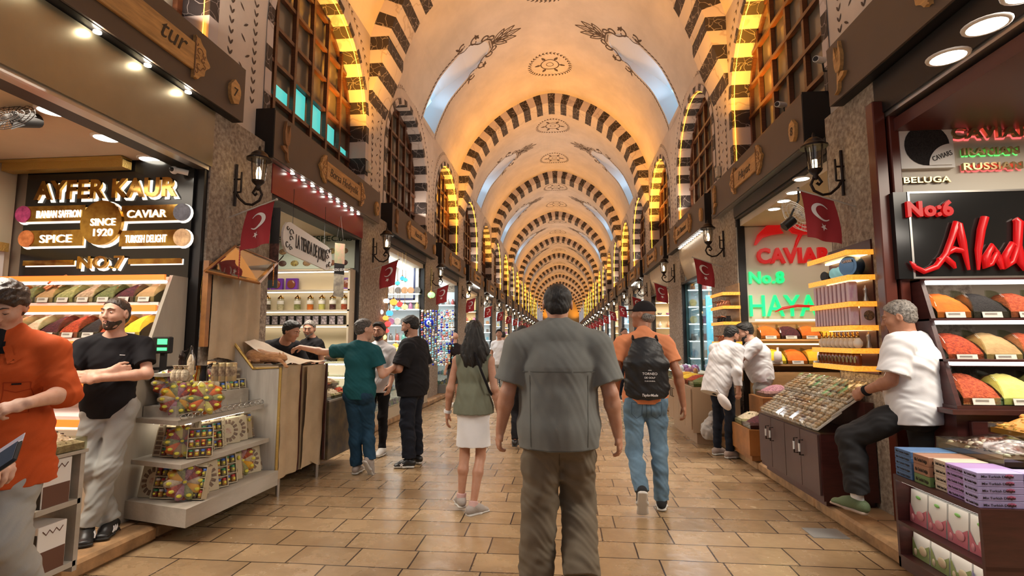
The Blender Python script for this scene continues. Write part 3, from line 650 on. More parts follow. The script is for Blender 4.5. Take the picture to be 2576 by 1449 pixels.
# ---------------------------------------------------------------- generic shop shells
ceilm = mat('shop_ceiling', (.55, .45, .33), .7, noise=.05, nscale=2)
def downlight(x, y, z, r=.08, label=None, m=None, tilt=0):
    t = thing('ceiling_downlight', label or 'round recessed downlight in a shop ceiling', 'downlight', (x, y, z), group=None if label else 'round downlights in the shop ceilings')
    b = MB(); b.lathe([(r * 1.25, 0), (r * 1.22, -.008), (r, -.012), (r, -.004)], (0, 0, 0), 20); b.build('rim', white, t)
    b = MB(); b.lathe([(r, -.003), (r * .98, -.010), (0, -.011)], (0, 0, 0), 20); b.build('lamp_face', m or lampd, t); return t
XBL, XBR = -5.6, 5.2
for sd in (-1, 1):
    for k in range(-1, 21):
        xb = XBL if sd < 0 else XBR; ya, yb = pier(sd, k), pier(sd, k + 1); zc = 3.15 if k != -1 else 3.12
        if k >= 4: xb = sd * 4.4
        xf = -3.25 if sd < 0 else 2.62
        if k == -1: ya = -1.0
        b = MB(); b.quad((xb, ya, ZP), (xb, yb, ZP), (xb, yb, zc), (xb, ya, zc)); struct(b.build('wall_back_of_shop', shopwall))
        if k > -1 or 1:
            b = MB(); yy = pier(sd, k + 1); e_ = phl(sd, k + 1) if k < 1 else .05; b.b2((xb, yy - e_, ZP), (xf + sd * .25, yy + .05, zc)); struct(b.build('wall_between_shops', shopwall))
        b = MB(); b.b2((xf, ya, zc), (xb, yb, zc + .1)); struct(b.build('ceiling_of_shop', ceilm if (sd, k) != (1, -1) else mat('dark_red_ceiling', (.10, .03, .025), .35)))
# ================================================================ people: smooth blended volumes turned into one surface per body or garment
class Vol:
    def __init__(s, lo, hi, h):
        s.h = h; s.lo = np.array(lo, np.float32); n = np.ceil((np.array(hi) - np.array(lo)) / h).astype(int) + 1; s.n = n
        s.G = np.full(n, .06, np.float32); s.ax = [s.lo[i] + np.arange(n[i], dtype=np.float32) * h for i in range(3)]
    def _sl(s, lo, hi):
        a = np.clip(np.floor((np.array(lo) - s.lo) / s.h).astype(int), 0, s.n); b = np.clip(np.ceil((np.array(hi) - s.lo) / s.h).astype(int) + 1, 0, s.n)
        return tuple(slice(int(a[i]), int(b[i])) for i in range(3))
    def apply(s, lo, hi, fn, k=.01, sub=False):
        sl = s._sl(lo, hi)
        if min(x.stop - x.start for x in sl) <= 0: return s
        X = s.ax[0][sl[0]][:, None, None]; Y = s.ax[1][sl[1]][None, :, None]; Z = s.ax[2][sl[2]][None, None, :]
        d = fn(X, Y, Z).astype(np.float32); g = s.G[sl]
        if sub: d = -d; hh = np.maximum(k - np.abs(g - d), 0) / k; s.G[sl] = np.maximum(g, d) + hh * hh * k * .25
        else: hh = np.maximum(k - np.abs(g - d), 0) / k; s.G[sl] = np.minimum(g, d) - hh * hh * k * .25
        return s
    def cap(s, a, b, ra, rb=None, k=.012, sub=False):
        rb = ra if rb is None else rb; a = np.array(a, float); b = np.array(b, float); ab = b - a; L2 = max(ab @ ab, 1e-9); r = max(ra, rb) + k + 2 * s.h
        def fn(X, Y, Z):
            x, y, z = X - a[0], Y - a[1], Z - a[2]; t = np.clip((x * ab[0] + y * ab[1] + z * ab[2]) / L2, 0, 1)
            return np.sqrt((x - ab[0] * t) ** 2 + (y - ab[1] * t) ** 2 + (z - ab[2] * t) ** 2) - (ra + (rb - ra) * t)
        return s.apply(np.minimum(a, b) - r, np.maximum(a, b) + r, fn, k, sub)
    def ecap(s, a, b, wa, wb, side, k=.03, flat=(0, 0)):     # elliptical section: wa=(half width along side, half depth)
        a = np.array(a, float); b = np.array(b, float); ab = b - a; L = np.linalg.norm(ab); t_ = ab / L; sd = np.array(side, float); sd -= t_ * (sd @ t_); sd /= np.linalg.norm(sd); dp = np.cross(t_, sd)
        r = max(*wa, *wb) + k + 2 * s.h
        def fn(X, Y, Z):
            x, y, z = X - a[0], Y - a[1], Z - a[2]; u = x * t_[0] + y * t_[1] + z * t_[2]; t = np.clip(u / L, 0, 1); o = np.abs(u - t * L)
            p = x * sd[0] + y * sd[1] + z * sd[2]; q = x * dp[0] + y * dp[1] + z * dp[2]; W = wa[0] + (wb[0] - wa[0]) * t; D = wa[1] + (wb[1] - wa[1]) * t; m = np.minimum(W, D)
            d = (np.sqrt((p / W) ** 2 + (q / D) ** 2 + (o / m) ** 2) - 1) * m
            if flat[0]: d = np.maximum(d, -u)
            if flat[1]: d = np.maximum(d, u - L)
            return d
        return s.apply(np.minimum(a, b) - r, np.maximum(a, b) + r, fn, k)
    def ell(s, c, r, R=None, k=.012, sub=False):
        c = np.array(c, float); R = np.eye(3) if R is None else np.array(R, float); rm = max(r) + k + 2 * s.h; m = min(r)
        def fn(X, Y, Z):
            x, y, z = X - c[0], Y - c[1], Z - c[2]; q = [x * R[0, i] + y * R[1, i] + z * R[2, i] for i in range(3)]
            e = np.sqrt((q[0] / r[0]) ** 2 + (q[1] / r[1]) ** 2 + (q[2] / r[2]) ** 2); g = np.sqrt((q[0] / r[0] ** 2) ** 2 + (q[1] / r[1] ** 2) ** 2 + (q[2] / r[2] ** 2) ** 2) + 1e-6
            return e * (e - 1) / g
        return s.apply(c - rm, c + rm, fn, k, sub)
    def cut(s, p, n, k=.003):     # keep what lies on the -n side of the plane
        p = np.array(p, float); n = np.array(n, float); n /= np.linalg.norm(n)
        return s.apply(s.lo, s.lo + s.n * s.h, lambda X, Y, Z: -((X - p[0]) * n[0] + (Y - p[1]) * n[1] + (Z - p[2]) * n[2]), k, True)
    def folds(s, amp, f=1.0, seed=0, lo=None, hi=None, vert=0):
        def fn(X, Y, Z):
            a = seed * 1.7; zz = Z * (1 - .75 * vert); w1 = np.sin(X * 13 * f + zz * 7 * f + a) * 1.1 + np.sin(Y * 11 * f - zz * 9 * f + 2 * a)
            return (np.sin(zz * 34 * f + w1 * 1.9 + X * (10 + 40 * vert) * f + a) * .5 + np.sin(zz * 19 * f - X * (21 + 30 * vert) * f + Y * 17 * f + w1 + a * 3) * .5 + .35 * np.sin(X * 53 * f + zz * 61 * f + Y * 40 * f + w1 * 2))
        sl = s._sl(s.lo if lo is None else lo, s.lo + s.n * s.h if hi is None else hi)
        X = s.ax[0][sl[0]][:, None, None]; Y = s.ax[1][sl[1]][None, :, None]; Z = s.ax[2][sl[2]][None, None, :]
        s.G[sl] += (amp * fn(X, Y, Z)).astype(np.float32); return s
    def mesh(s):
        G = s.G; G[0] = G[-1] = .06; G[:, 0] = G[:, -1] = .06; G[:, :, 0] = G[:, :, -1] = .06
        g = openvdb.FloatGrid(background=.06); g.copyFromArray(np.clip(G, -.06, .06), tolerance=1e-6); p, q = g.convertToQuads(0.0)
        return p * s.h + s.lo, q
    def build(s, name, m, parent, T=None, label=None, sm=0):
        p, q = s.mesh()
        if len(q) == 0: print('EMPTY', name); return None
        me = bpy.data.meshes.new(name); me.vertices.add(len(p)); me.vertices.foreach_set('co', p.astype(np.float32).ravel()); q = q[:, ::-1]
        me.loops.add(len(q) * 4); me.polygons.add(len(q)); me.loops.foreach_set('vertex_index', q.astype(np.int32).ravel()); me.polygons.foreach_set('loop_start', np.arange(len(q), dtype=np.int32) * 4)
        me.polygons.foreach_set('use_smooth', np.ones(len(q), bool)); me.update(calc_edges=True); me.validate(); 
        a = p[q[:, 0]]; b_ = p[q[:, 1]]; c = p[q[:, 2]]
        if np.einsum('ij,ij->', a, np.cross(b_, c)) < 0: me.flip_normals()
        me.materials.append(m); o = bpy.data.objects.new(name, me); COL.objects.link(o); o.parent = parent
        if sm: md = o.modifiers.new('s', 'SMOOTH'); md.factor = .5; md.iterations = sm
        if label: o['label'] = label
        return o
def skinmat(name, c, c2): return mat(name, c, .5, noise=0, nscale=14, col2=c2, bump=.06, bscale=160, spec=.4)
SK = skinmat('skin_olive', (.50, .27, .18), (.44, .21, .13)); SKL = skinmat('skin_light', (.60, .36, .26), (.54, .28, .19)); SKD = skinmat('skin_tanned', (.42, .20, .12), (.35, .155, .09))
hairB = mat('hair_black', (.010, .008, .007), .6, noise=.3, nscale=60, bump=.5, bscale=130, stretch=(1, 1, .25)); hairBr = mat('hair_brown', (.060, .035, .022), .42, col2=(.022, .012, .008), nscale=40, bump=.6, bscale=120, stretch=(1, 1, .25))
hairG = mat('hair_grey', (.30, .27, .24), .5, col2=(.05, .045, .04), nscale=70, bump=.5, bscale=120); lipm = mat('lips', (.36, .13, .10), .4); eyew = mat('eye_white', (.7, .68, .65), .15); eyed = mat('eye_iris', (.015, .009, .006), .08); dentm = mat('dark_denim', (.022, .05, .10), .8, noise=.3, nscale=30, bump=.3, bscale=200)
def cloth(name, c, n=.10, rough=.85, b=.08): return mat(name, c, rough, noise=n, nscale=5, bump=b, bscale=260, spec=.2)
def nrm(v): v = np.array(v, float); return v / np.linalg.norm(v)
BASE = dict(pel=(0, 0, .95), chest=(0, 0, 1.28), neck=(0, -.015, 1.475), head=(0, .015, 1.635), shoL=(-.178, -.01, 1.385), shoR=(.178, -.01, 1.385), elbL=(-.235, -.03, 1.13), elbR=(.235, -.03, 1.13), wriL=(-.25, .04, .875), wriR=(.25, .04, .875),
            hipL=(-.093, 0, .91), hipR=(.093, 0, .91), kneL=(-.10, .015, .49), kneR=(.10, .015, .49), ankL=(-.105, -.02, .085), ankR=(.105, -.02, .085))
def rotm(yaw=0, pitch=0, roll=0):
    return np.array(Matrix.Rotation(math.radians(yaw), 3, 'Z') @ Matrix.Rotation(math.radians(pitch), 3, 'X') @ Matrix.Rotation(math.radians(roll), 3, 'Y'))
def hand(S, w_, d, n, side, sc_=1.0, curl=.35, fingers=None, thumb=None):
    """w_ wrist, d finger direction, n back-of-hand normal, side towards the thumb"""
    w_ = np.array(w_, float); d = nrm(d); n = nrm(np.array(n) - d * (np.array(n) @ d)); sv = nrm(np.cross(d, n)); sv = sv if sv @ np.array(side) > 0 else -sv; k = .006
    P = lambda a, b, c: w_ + (d * a + sv * b + n * c) * sc_
    S.ecap(P(-.01, 0, 0), P(.035, 0, 0), (.028 * sc_, .019 * sc_), (.038 * sc_, .016 * sc_), sv, .012); S.ecap(P(.03, 0, 0), P(.08, 0, 0), (.038 * sc_, .016 * sc_), (.040 * sc_, .012 * sc_), sv, .012)
    cu = fingers or [curl, curl * 1.1, curl * 1.25, curl * 1.4]
    for i, (off, L) in enumerate(((.029, .070), (.010, .079), (-.010, .073), (-.028, .058))):
        p = P(.082 - .004 * abs(i - 1), off, -.001); a = cu[i] * .5; sp = off * .8
        for j, (f, r0, r1) in enumerate(((.45, .0092, .0085), (.31, .0085, .0078), (.24, .0078, .0066))):
            dd = nrm(d * math.cos(a) - n * math.sin(a) + sv * sp * (1 - j * .4)); q = p + dd * L * f * sc_; S.cap(p, q, r0 * sc_, r1 * sc_, k=k if j else .009); p = q; a += cu[i] * (1.1 if j == 0 else .8)
    tb = thumb or (.55, .35); p = P(.018, .024, -.006); q = p + nrm(d * .8 + sv * .62 - n * tb[1]) * .042 * sc_; S.cap(p, q, .0155 * sc_, .0115 * sc_, k=.012)
    r = q + nrm(d * .95 + sv * .2 - n * tb[1]) * .030 * sc_; S.cap(q, r, .0112 * sc_, .0095 * sc_, k=k); t = r + nrm(d * .98 - sv * .08 - n * (tb[1] + .15)) * .024 * sc_; S.cap(r, t, .0095 * sc_, .0078 * sc_, k=k)
def head_sdf(S, c, R, s=1.0, wide=1.0):
    P = lambda x, y, z: np.array(c) + R @ (np.array((x, y, z)) * s); e = lambda p, r, **kw: S.ell(P(*p), [x * s for x in r], R, **kw)
    e((0, -.015, .030), (.077 * wide, .096, .088), k=.02); e((0, .022, -.030), (.062 * wide, .070, .080), k=.03); e((0, .045, -.085), (.036 * wide, .036, .030), k=.03); e((0, .068, -.098), (.020, .018, .016), k=.02)
    for q in (-1, 1):
        e((q * .040 * wide, .050, -.020), (.028, .034, .028), k=.02); S.cap(P(q * .012, .088, .034), P(q * .044, .076, .036), .0085 * s, .007 * s, k=.014)
        S.ell(P(q * .031, .100, .013), [.017 * s, .016 * s, .011 * s], R, k=.012, sub=True); e((q * .030, .076, .012), (.0150, .0135, .0125), k=.004)
        e((q * .079 * wide, -.008, -.002), (.010, .021, .032), k=.008); S.ell(P(q * .088 * wide, -.004, .002), [.006 * s, .010 * s, .018 * s], R, k=.004, sub=True); e((q * .009, .100, -.026), (.009, .009, .008), k=.006)
    S.cap(P(0, .086, .022), P(0, .107, -.020), .0085 * s, .0115 * s, k=.010); S.cap(P(-.019, .081, -.060), P(.019, .081, -.060), .007 * s, k=.006); S.cap(P(-.015, .082, -.0475), P(.015, .082, -.0475), .0058 * s, k=.006)
    S.cap(P(-.018, .094, -.0535), P(.018, .094, -.0535), .0030 * s, k=.004, sub=True)
def person(label, H, loc, face, J=None, skin=None, vox=.006, girth=1.0, belly=0, head=(0, 0, 0), hair='short', hairm=None, beard=False, top=None, bottom=None, shoes=None, hands=None, name='person', wide=1.0, eyes=True, seed=0, group=None, lean=None):
    k_ = H / 1.75; J = {**BASE, **(J or {})}; J = {a: np.array(b, float) * k_ for a, b in J.items()}; t = thing(name, label, 'person', loc, math.radians(face), group)
    skin = skin or SK; hairm = hairm or hairB; allp = np.array(list(J.values())); lo = allp.min(0) - .26; hi = allp.max(0) + .24; lo[2] = min(lo[2], -.03)
    V = lambda h=vox, lo_=lo, hi_=hi: Vol(lo_, hi_, h)
    sh = nrm(J['shoR'] - J['shoL']); hs = nrm(J['hipR'] - J['hipL']); up = nrm(J['neck'] - J['pel']); g = girth * k_
    sk = kw_top = top or {}; bo = bottom or {}
    Rh = rotm(*head); hsz = (.985 if H > 1.0 else 1) * k_ ** .3; hc = J['head']
    def torso(S, e, low=.10, b=0, kk=.04):
        p0 = J['pel'] - up * low * k_; mid = J['pel'] * .55 + J['chest'] * .45; top_ = J['chest'] * .35 + J['neck'] * .65; fw = np.cross(up, sh)
        S.ecap(p0, J['pel'], ((.158 + e) * g, (.112 + e) * g), ((.158 + e) * g, (.115 + e + b * .4) * g), hs, kk); S.ecap(J['pel'], mid - fw * 0, ((.158 + e) * g, (.115 + e + b * .4) * g), ((.140 + e + b * .5) * g, (.105 + e + b * .6) * g), hs, kk)
        if b: S.ell(J['pel'] * .6 + J['chest'] * .4 + fw * .05, [(.14 + e) * g, (.12 + b) * g, .16 * g], np.stack([sh, fw, up], 1), k=.05)
        S.ecap(mid, J['chest'], ((.140 + e + b * .5) * g, (.105 + e + b * .6) * g), ((.158 + e) * g, (.112 + e) * g), sh, kk); S.ecap(J['chest'], top_, ((.158 + e) * g, (.112 + e) * g), ((.125 + e) * g, (.078 + e) * g), sh, kk)
        for q in 'LR': S.cap(J['sho' + q], J['neck'] * .62 + J['chest'] * .38, (.050 + e * .7) * g, (.064 + e * .5) * g, k=.045); S.cap(J['sho' + q] + up * .008, J['neck'] + up * -.005, (.036 + e * .5) * g, (.050 + e * .2) * g, k=.04)
    # ---- body
    S = V(); torso(S, -.018, .04); nk = J['neck']; hb = hc + Rh @ np.array((0, -.025, -.06)) * hsz
    S.cap(nk - up * .05, hb, .056 * g ** .6, .052 * g ** .5, k=.025); head_sdf(S, hc, Rh, hsz, wide)
    for q, sg in (('L', -1), ('R', 1)):
        a, e_, w_ = J['sho' + q], J['elb' + q], J['wri' + q]; ag = g ** .8
        S.cap(a, e_, .046 * ag, .037 * ag, k=.03); mm = e_ * .75 + w_ * .25; S.cap(e_, mm, .038 * ag, .040 * ag, k=.02); S.cap(mm, w_, .040 * ag, .025 * ag, k=.02)
        fa = nrm(w_ - e_); hh = (hands or {}).get(q, {}); d = hh.get('d', fa); n = hh.get('n', (sg, 0, .0)); th = hh.get('side', (0, 1, 0)); 
        hand(S, w_, d, n, th, .98 * k_ ** .5 * hh.get('s', 1), hh.get('curl', .4), hh.get('fingers'), hh.get('thumb'))
        if bo.get('kind') == 'skirt' or bo.get('bare'): kn, an = J['kne' + q], J['ank' + q]; S.cap(J['hip' + q], kn, .078 * g, .052 * g, k=.02); ca = kn * .68 + an * .32 + np.array((0, -.018, 0)); S.cap(kn, ca, .050 * g, .054 * g, k=.02); S.cap(ca, an, .052 * g, .032 * g, k=.02)
        else: S.cap(J['hip' + q], J['kne' + q], .06, .045, k=.02); S.cap(J['kne' + q], J['ank' + q], .042, .03, k=.02)
    body = S.build('body', skin, t)
    # ---- face details
    if eyes == 'closed':
        for q in (-1, 1): b = MB(); b.tube([hc + Rh @ (np.array((q * x, y, z)) * hsz) for x, y, z in ((.019, .086, .008), (.030, .0905, .004), (.043, .082, .007))], [.001, .0022, .001], 5); b.build('eyelashes', hairm, t)
    if eyes:
        for q in (-1, 1):
            if eyes == 'closed': break
            c = hc + Rh @ (np.array((q * .030, .0815, .012)) * hsz); b = MB(); R3 = Matrix(Rh.tolist()); b.ball(c, [.0105 * hsz, .0095 * hsz, .006 * hsz], 10, 0, R3); eo = b.build('eye', eyew, t)
            b = MB(); c2 = hc + Rh @ (np.array((q * .030 + .001, .0875, .0115)) * hsz); b.ball(c2, .0048 * hsz, 8); b.build('iris', eyed, eo)
        for q in (-1, 1): b = MB(); b.tube([hc + Rh @ (np.array((q * x, y, z)) * hsz) for x, y, z in ((.012, .096, .034), (.028, .094, .041), (.046, .083, .036))], [.003, .0036, .0015], 6); b.build('eyebrow', hairm, t)
        b = MB(); b.tube([hc + Rh @ (np.array((x, .0885 - abs(x) * .2, z)) * hsz) for x, z in ((-.02, -.053), (-.008, -.050), (0, -.0515), (.008, -.050), (.02, -.053))], [.002, .0045, .004, .0045, .002], 6); b.tube([hc + Rh @ (np.array((x, .0885 - abs(x) * .2, z)) * hsz) for x, z in ((-.018, -.055), (0, -.0595), (.018, -.055))], [.002, .0055, .002], 6); b.build('lips', lipm, t)
    # ---- hair
    hv = min(vox, .005); lo2, hi2 = hc - .17, hc + .17; Pn = lambda x, y, z: hc + Rh @ (np.array((x, y, z)) * hsz)
    e = lambda S, p, r, **kw: S.ell(Pn(*p), [x * hsz for x in r], Rh, **kw)
    if hair in ('short', 'crop', 'thick', 'wavy'):
        th = {'short': .010, 'crop': .005, 'thick': .018, 'wavy': .022}[hair]; S = Vol(lo2, hi2, hv); e(S, (0, -.018, .034), (.077 * wide + th * .7, .098 + th, .088 + th), k=.01)
        if hair in ('thick', 'wavy'): e(S, (0, .045, .105), (.055, .045, .024), k=.03)
        e(S, (0, -.05, -.02), (.068 * wide, .062, .055), k=.02); S.folds(.0024 if hair != 'wavy' else .006, 3.0 if hair != 'wavy' else 2.2, seed); S.folds(.0022 if hair != 'crop' else .0008, 6.5, seed + 1)
        fr = Rh @ np.array((0, .80, -.60)); S.cut(Pn(0, .072, .090) if hair != 'wavy' else Pn(0, .09, .068), fr, .012); 
        for q in (-1, 1): e(S, (q * .08, .048, -.012), (.035, .045, .05), k=.008, sub=True)
        S.ell(Pn(0, .10, .0), [.07 * hsz, .075 * hsz, .062 * hsz], Rh, k=.01, sub=True); S.cut(Pn(0, 0, -.058), Rh @ np.array((0, .25, -1)), .01); S.build('hair', hairm, t)
    if hair == 'long':
        lo2 = hc - np.array((.22, .22, .42)); S = Vol(lo2, hc + .18, hv + .001); e(S, (0, -.02, .034), (.088, .108, .102), k=.02); e(S, (0, -.07, -.06), (.095, .075, .11), k=.04); e(S, (0, -.085, -.17), (.125, .065, .11), k=.05); e(S, (.05, -.085, -.26), (.07, .045, .08), k=.04); e(S, (-.05, -.085, -.24), (.06, .045, .08), k=.04)
        for q, z in ((-.11, -.20), (.12, -.22), (.10, -.29), (-.03, -.32)): S.cap(Pn(q * .8, -.07, -.1), Pn(q, -.07, z), .035, .014, k=.03)
        S.ell(Pn(0, .10, -.03), [.062, .075, .085], Rh, k=.01, sub=True); S.folds(.006, 2.2, seed, vert=.7); S.folds(.003, 4.5, seed + 2, vert=.8); S.build('hair', hairm, t)
    if hair == 'fringe': S = Vol(lo2, hi2, hv); e(S, (0, -.05, -.01), (.078, .062, .05), k=.02); S.folds(.002, 3, seed); S.build('hair', hairm, t)
    if hair in ('cap', 'hat'):
        S = Vol(lo2, hi2, hv); e(S, (0, -.045, -.012), (.078, .066, .06), k=.02); S.ell(Pn(0, .10, -.02), [.08, .085, .08], Rh, k=.01, sub=True); S.folds(.002, 3, seed); S.build('hair', hairm, t)
        S = Vol(lo2 - .04, hi2 + .04, hv); e(S, (0, -.015, .038), (.087, .107, .094), k=.01); S.cut(Pn(0, 0, .028), Rh @ np.array((0, -.12, -1)), .004); cm = cloth('cap_black', (.018, .016, .018)) if hair == 'cap' else cloth('hat_dark', (.03, .028, .03))
        if hair == 'cap': S.ecap(Pn(0, .06, .04), Pn(0, .155, .03), (.07, .007), (.055, .006), Rh @ np.array((1, 0, 0)), .012)
        else: S.ecap(Pn(0, -.10, .035), Pn(0, .10, .035), (.12, .006), (.12, .006), Rh @ np.array((1, 0, 0)), .012)
        co = S.build('cap' if hair == 'cap' else 'hat', cm, t)
        if hair == 'cap': b = MB(); b.text('C', Pn(.055, -.088, .055), Rh @ np.array((-.75, -.6, 0)) * 1, Rh @ np.array((0, 0, 1)), .022, .024, .003, bold=.01); b.build('emblem', whf, co)
    if beard:
        S = Vol(lo2, hi2, hv); e(S, (0, .022, -.032), (.0645 * wide, .0725, .082), k=.02); e(S, (0, .045, -.086), (.0385 * wide, .0385, .033), k=.02); e(S, (0, .068, -.099), (.022, .020, .019), k=.02)
        S.cap(Pn(-.026, .082, -.046), Pn(.026, .082, -.046), .009, k=.008); S.cut(Pn(0, .06, -.038), Rh @ np.array((0, .38, 1)), .006); S.cap(Pn(-.013, .102, -.054), Pn(.013, .102, -.054), .012, k=.004, sub=True)
        S.cut(Pn(0, -.012, 0), Rh @ np.array((0, -1, 0)), .01); S.folds(.0015, 5, seed)
        for q in (-1, 1): S.ell(Pn(q * .036, .092, -.030), [.024, .03, .026], Rh, k=.006, sub=True)
        S.build('beard', hairm, t)
    # ---- bottom garment
    bm = bo.get('mat'); kind = bo.get('kind', 'trousers'); fit = bo.get('fit', .012)
    if kind == 'trousers':
        S = V(); zc = J['pel'] + up * .06
        S.ecap(J['pel'] - up * .06, J['pel'] + up * bo.get('rise', .09), (.160 * g, (.118 + belly * .3) * g), (.150 * g, (.114 + belly * .5) * g), hs, .03)
        for q in 'LR':
            h_, k1, a1 = J['hip' + q], J['kne' + q], J['ank' + q]; hem = k1 + (a1 - k1) * bo.get('len', .97); r0, r1, r2 = .086 * g, (.055 + fit) * g, (.042 + bo.get('flare', fit)) * g
            S.cap(h_ + np.array((0, -.012, -.0)), h_ * .6 + k1 * .4, r0, (.074 + fit * .6) * g, k=.035); S.cap(h_ * .6 + k1 * .4, k1, (.074 + fit * .6) * g, r1, k=.03); ca = k1 * .65 + a1 * .35 + np.array((0, -.010, 0)); S.cap(k1, ca, r1, r1 * .97, k=.03); S.ecap(ca, hem, (r1 * .97, r1 * .97), (r2, r2 * 1.08), hs, .02, flat=(0, 1))
            S.ell(h_ + np.array((0, -.045, -.03)), [.080 * g, .070 * g, .085 * g], k=.04)
        S.folds(bo.get('fold', .0045), 1.0, seed); S.folds(bo.get('fold', .0045) * .6, 1.9, seed + 5); to = S.build('trousers', bm, t, sm=2)
    if kind == 'skirt':
        S = V(); zb = J['pel'] - up * .34
        S.ecap(J['pel'] + up * .08, J['pel'] - up * .05, (.125 * g, .10 * g), (.165 * g, .125 * g), hs, .03); S.ecap(J['pel'] - up * .05, zb, (.165 * g, .125 * g), (.182 * g, .13 * g), hs, .03, flat=(0, 1)); S.folds(.0018, 1.0, seed, vert=.6); S.build('skirt', bm, t, sm=2)
    if kind == 'shorts':
        S = V(); S.ecap(J['pel'] - up * .06, J['pel'] + up * .09, (.160 * g, .118 * g), (.150 * g, .114 * g), hs, .03)
        for q in 'LR': S.ecap(J['hip' + q], J['hip' + q] * .1 + J['kne' + q] * .9, (.09 * g, .09 * g), (.085 * g, .085 * g), hs, .03, flat=(0, 1))
        S.folds(.004, 1, seed); S.build('shorts', bm, t, sm=2)
    # ---- top garment
    tm = top['mat']; e0 = top.get('ease', .012); S = V(); torso(S, e0, top.get('low', .10), belly, .045); hem = J['pel'] - up * top.get('low', .10)
    if top.get('flarehem'): S.ecap(J['pel'] + up * .1, hem, ((.160 + e0) * g, (.12 + e0 + belly * .5) * g), ((.168 + e0 + top['flarehem']) * g, (.125 + e0 + belly * .5 + top['flarehem']) * g), hs, .05)
    S.cut(hem, -up + top.get('hemtilt', 0) * sh, .006)
    if not top.get('vest'):
        S.cap(nk - up * .05, nk + up * .008, .068 * g ** .6, .064 * g ** .5, k=.02)
        S.cut(nk + up * .012 + nrm(np.cross(up, sh)) * 0, up - .0 * up + nrm(np.cross(up, sh)) * -.35 * (-1), .004) if not top.get('collar') else None
    sl = top.get('sleeve', .62); sr = top.get('sr', .062)
    for q in 'LR':
        a, e_, w_ = J['sho' + q], J['elb' + q], J['wri' + q]; L1 = np.linalg.norm(e_ - a); L2 = np.linalg.norm(w_ - e_)
        if sl <= 0: continue
        s1 = sl if not isinstance(sl, dict) else sl[q]
        if s1 <= 1: en = a + (e_ - a) * s1; S.cap(a, a + (e_ - a) * s1 * .4, (.056 + e0 * .8) * g, sr * 1.0 * g, k=.035); S.ecap(a + (e_ - a) * .1, en, (sr * g, sr * g), (sr * 1.10 * g, sr * 1.10 * g), sh if abs(nrm(e_ - a) @ sh) < .8 else up, .02, flat=(0, 1))
        else:
            S.cap(a, e_, (.056 + e0 * .6) * g, sr * .92 * g, k=.035); en = e_ + (w_ - e_) * (s1 - 1); S.ecap(e_, en, (sr * .92 * g, sr * .92 * g), (sr * (.92 - .25 * (s1 - 1)) * g, sr * (.92 - .25 * (s1 - 1)) * g), up if abs(nrm(w_ - e_) @ up) < .8 else sh, .03, flat=(0, 1))
            d_ = nrm(w_ - e_); rr = sr * (.92 - .25 * (s1 - 1)) * g + .004
            if s1 < 1.7: S.ecap(en - d_ * .035, en, (rr, rr), (rr, rr), up if abs(d_ @ up) < .8 else sh, .004, flat=(1, 1))
    if top.get('vest'):
        fwd = np.cross(up, sh)
        for q, sg in (('L', -1), ('R', 1)): S.ell(J['sho' + q] + sh * sg * .045 - up * .02, [.05, .12, .10], np.stack([sh, fwd, up], 1), k=.01, sub=True)
        S.cut(nk - up * .03, up, .01)
    S.folds(top.get('fold', .004), .9, seed + 1, vert=top.get('vert', 0)); S.folds(top.get('fold', .004) * .5, 2.0, seed + 3, vert=top.get('vert', 0)); S.cut(hem, -up, .004); shirt = S.build(top.get('name', 'shirt'), tm, t, sm=2)
    fwd = nrm(np.cross(up, sh))
    if top.get('collar'):
        S = Vol(nk - .16, nk + .16, min(vox, .005)); S.ecap(nk - up * .045, nk + up * .03, (.092 * g ** .6, .088 * g ** .6), (.070 * g ** .6, .070 * g ** .6), sh, .004, flat=(1, 1)); S.ell(nk + fwd * .075 + up * .02, [.05, .06, .09], k=.004, sub=True) if top.get('open') else None; S.ecap(nk - up * .03, nk + up * .06, (.062 * g ** .6, .06 * g ** .6), (.062 * g ** .6, .06 * g ** .6), sh, .001) if 0 else None
        S.build('collar', tm, shirt)
    # ---- shoes
    if shoes:
        for q in 'LR':
            an = J['ank' + q]; sp = shoes.get(q, {}); ya = math.radians(sp.get('yaw', 0)); pi_ = math.radians(sp.get('pitch', 0)); f = np.array((math.sin(-ya) * math.cos(pi_), math.cos(ya) * math.cos(pi_), math.sin(pi_))); r_ = nrm(np.cross(f, (0, 0, 1))); u = np.cross(r_, f); ks = k_ * shoes.get('s', 1)
            heel = an - u * .068 * ks - f * .045 * ks; Q = lambda a, b, c: heel + (f * a + r_ * b + u * c) * ks; loq = heel - .34; hiq = heel + .34; S = Vol(loq, hiq, min(.005, vox))
            sg = 1 if q == 'R' else -1
            S.ecap(Q(.0, 0, .035), Q(.10, 0, .035), (.034 * ks, .036 * ks), (.037 * ks, .034 * ks), r_, .02); S.ecap(Q(.10, 0, .03), Q(.195, -.004 * sg, .012), (.038 * ks, .032 * ks), (.044 * ks, .022 * ks), r_, .03); S.cap(Q(.02, 0, .05), an + u * .0, .036 * ks, .042 * ks, k=.03); S.cap(Q(.06, 0, .06), Q(.13, 0, .035), .030 * ks, .03 * ks, k=.03); S.cut(Q(0, 0, .0), -u, .004); S.cut(an + u * .025 * ks, u - .3 * f, .01)
            so = S.build('shoe', shoes['mat'], t)
            S = Vol(loq, hiq, min(.005, vox)); S.ecap(Q(-.004, 0, .0), Q(.10, .002 * sg, .0), (.040 * ks, .018 * ks), (.041 * ks, .016 * ks), r_, .02); S.ecap(Q(.10, 0, .0), Q(.205, -.004 * sg, .0), (.041 * ks, .016 * ks), (.049 * ks, .014 * ks), r_, .02); S.cut(Q(0, 0, -.012), -u, .003); S.cut(Q(0, 0, .012), u, .003); S.build('sole', shoes['sole'], so)
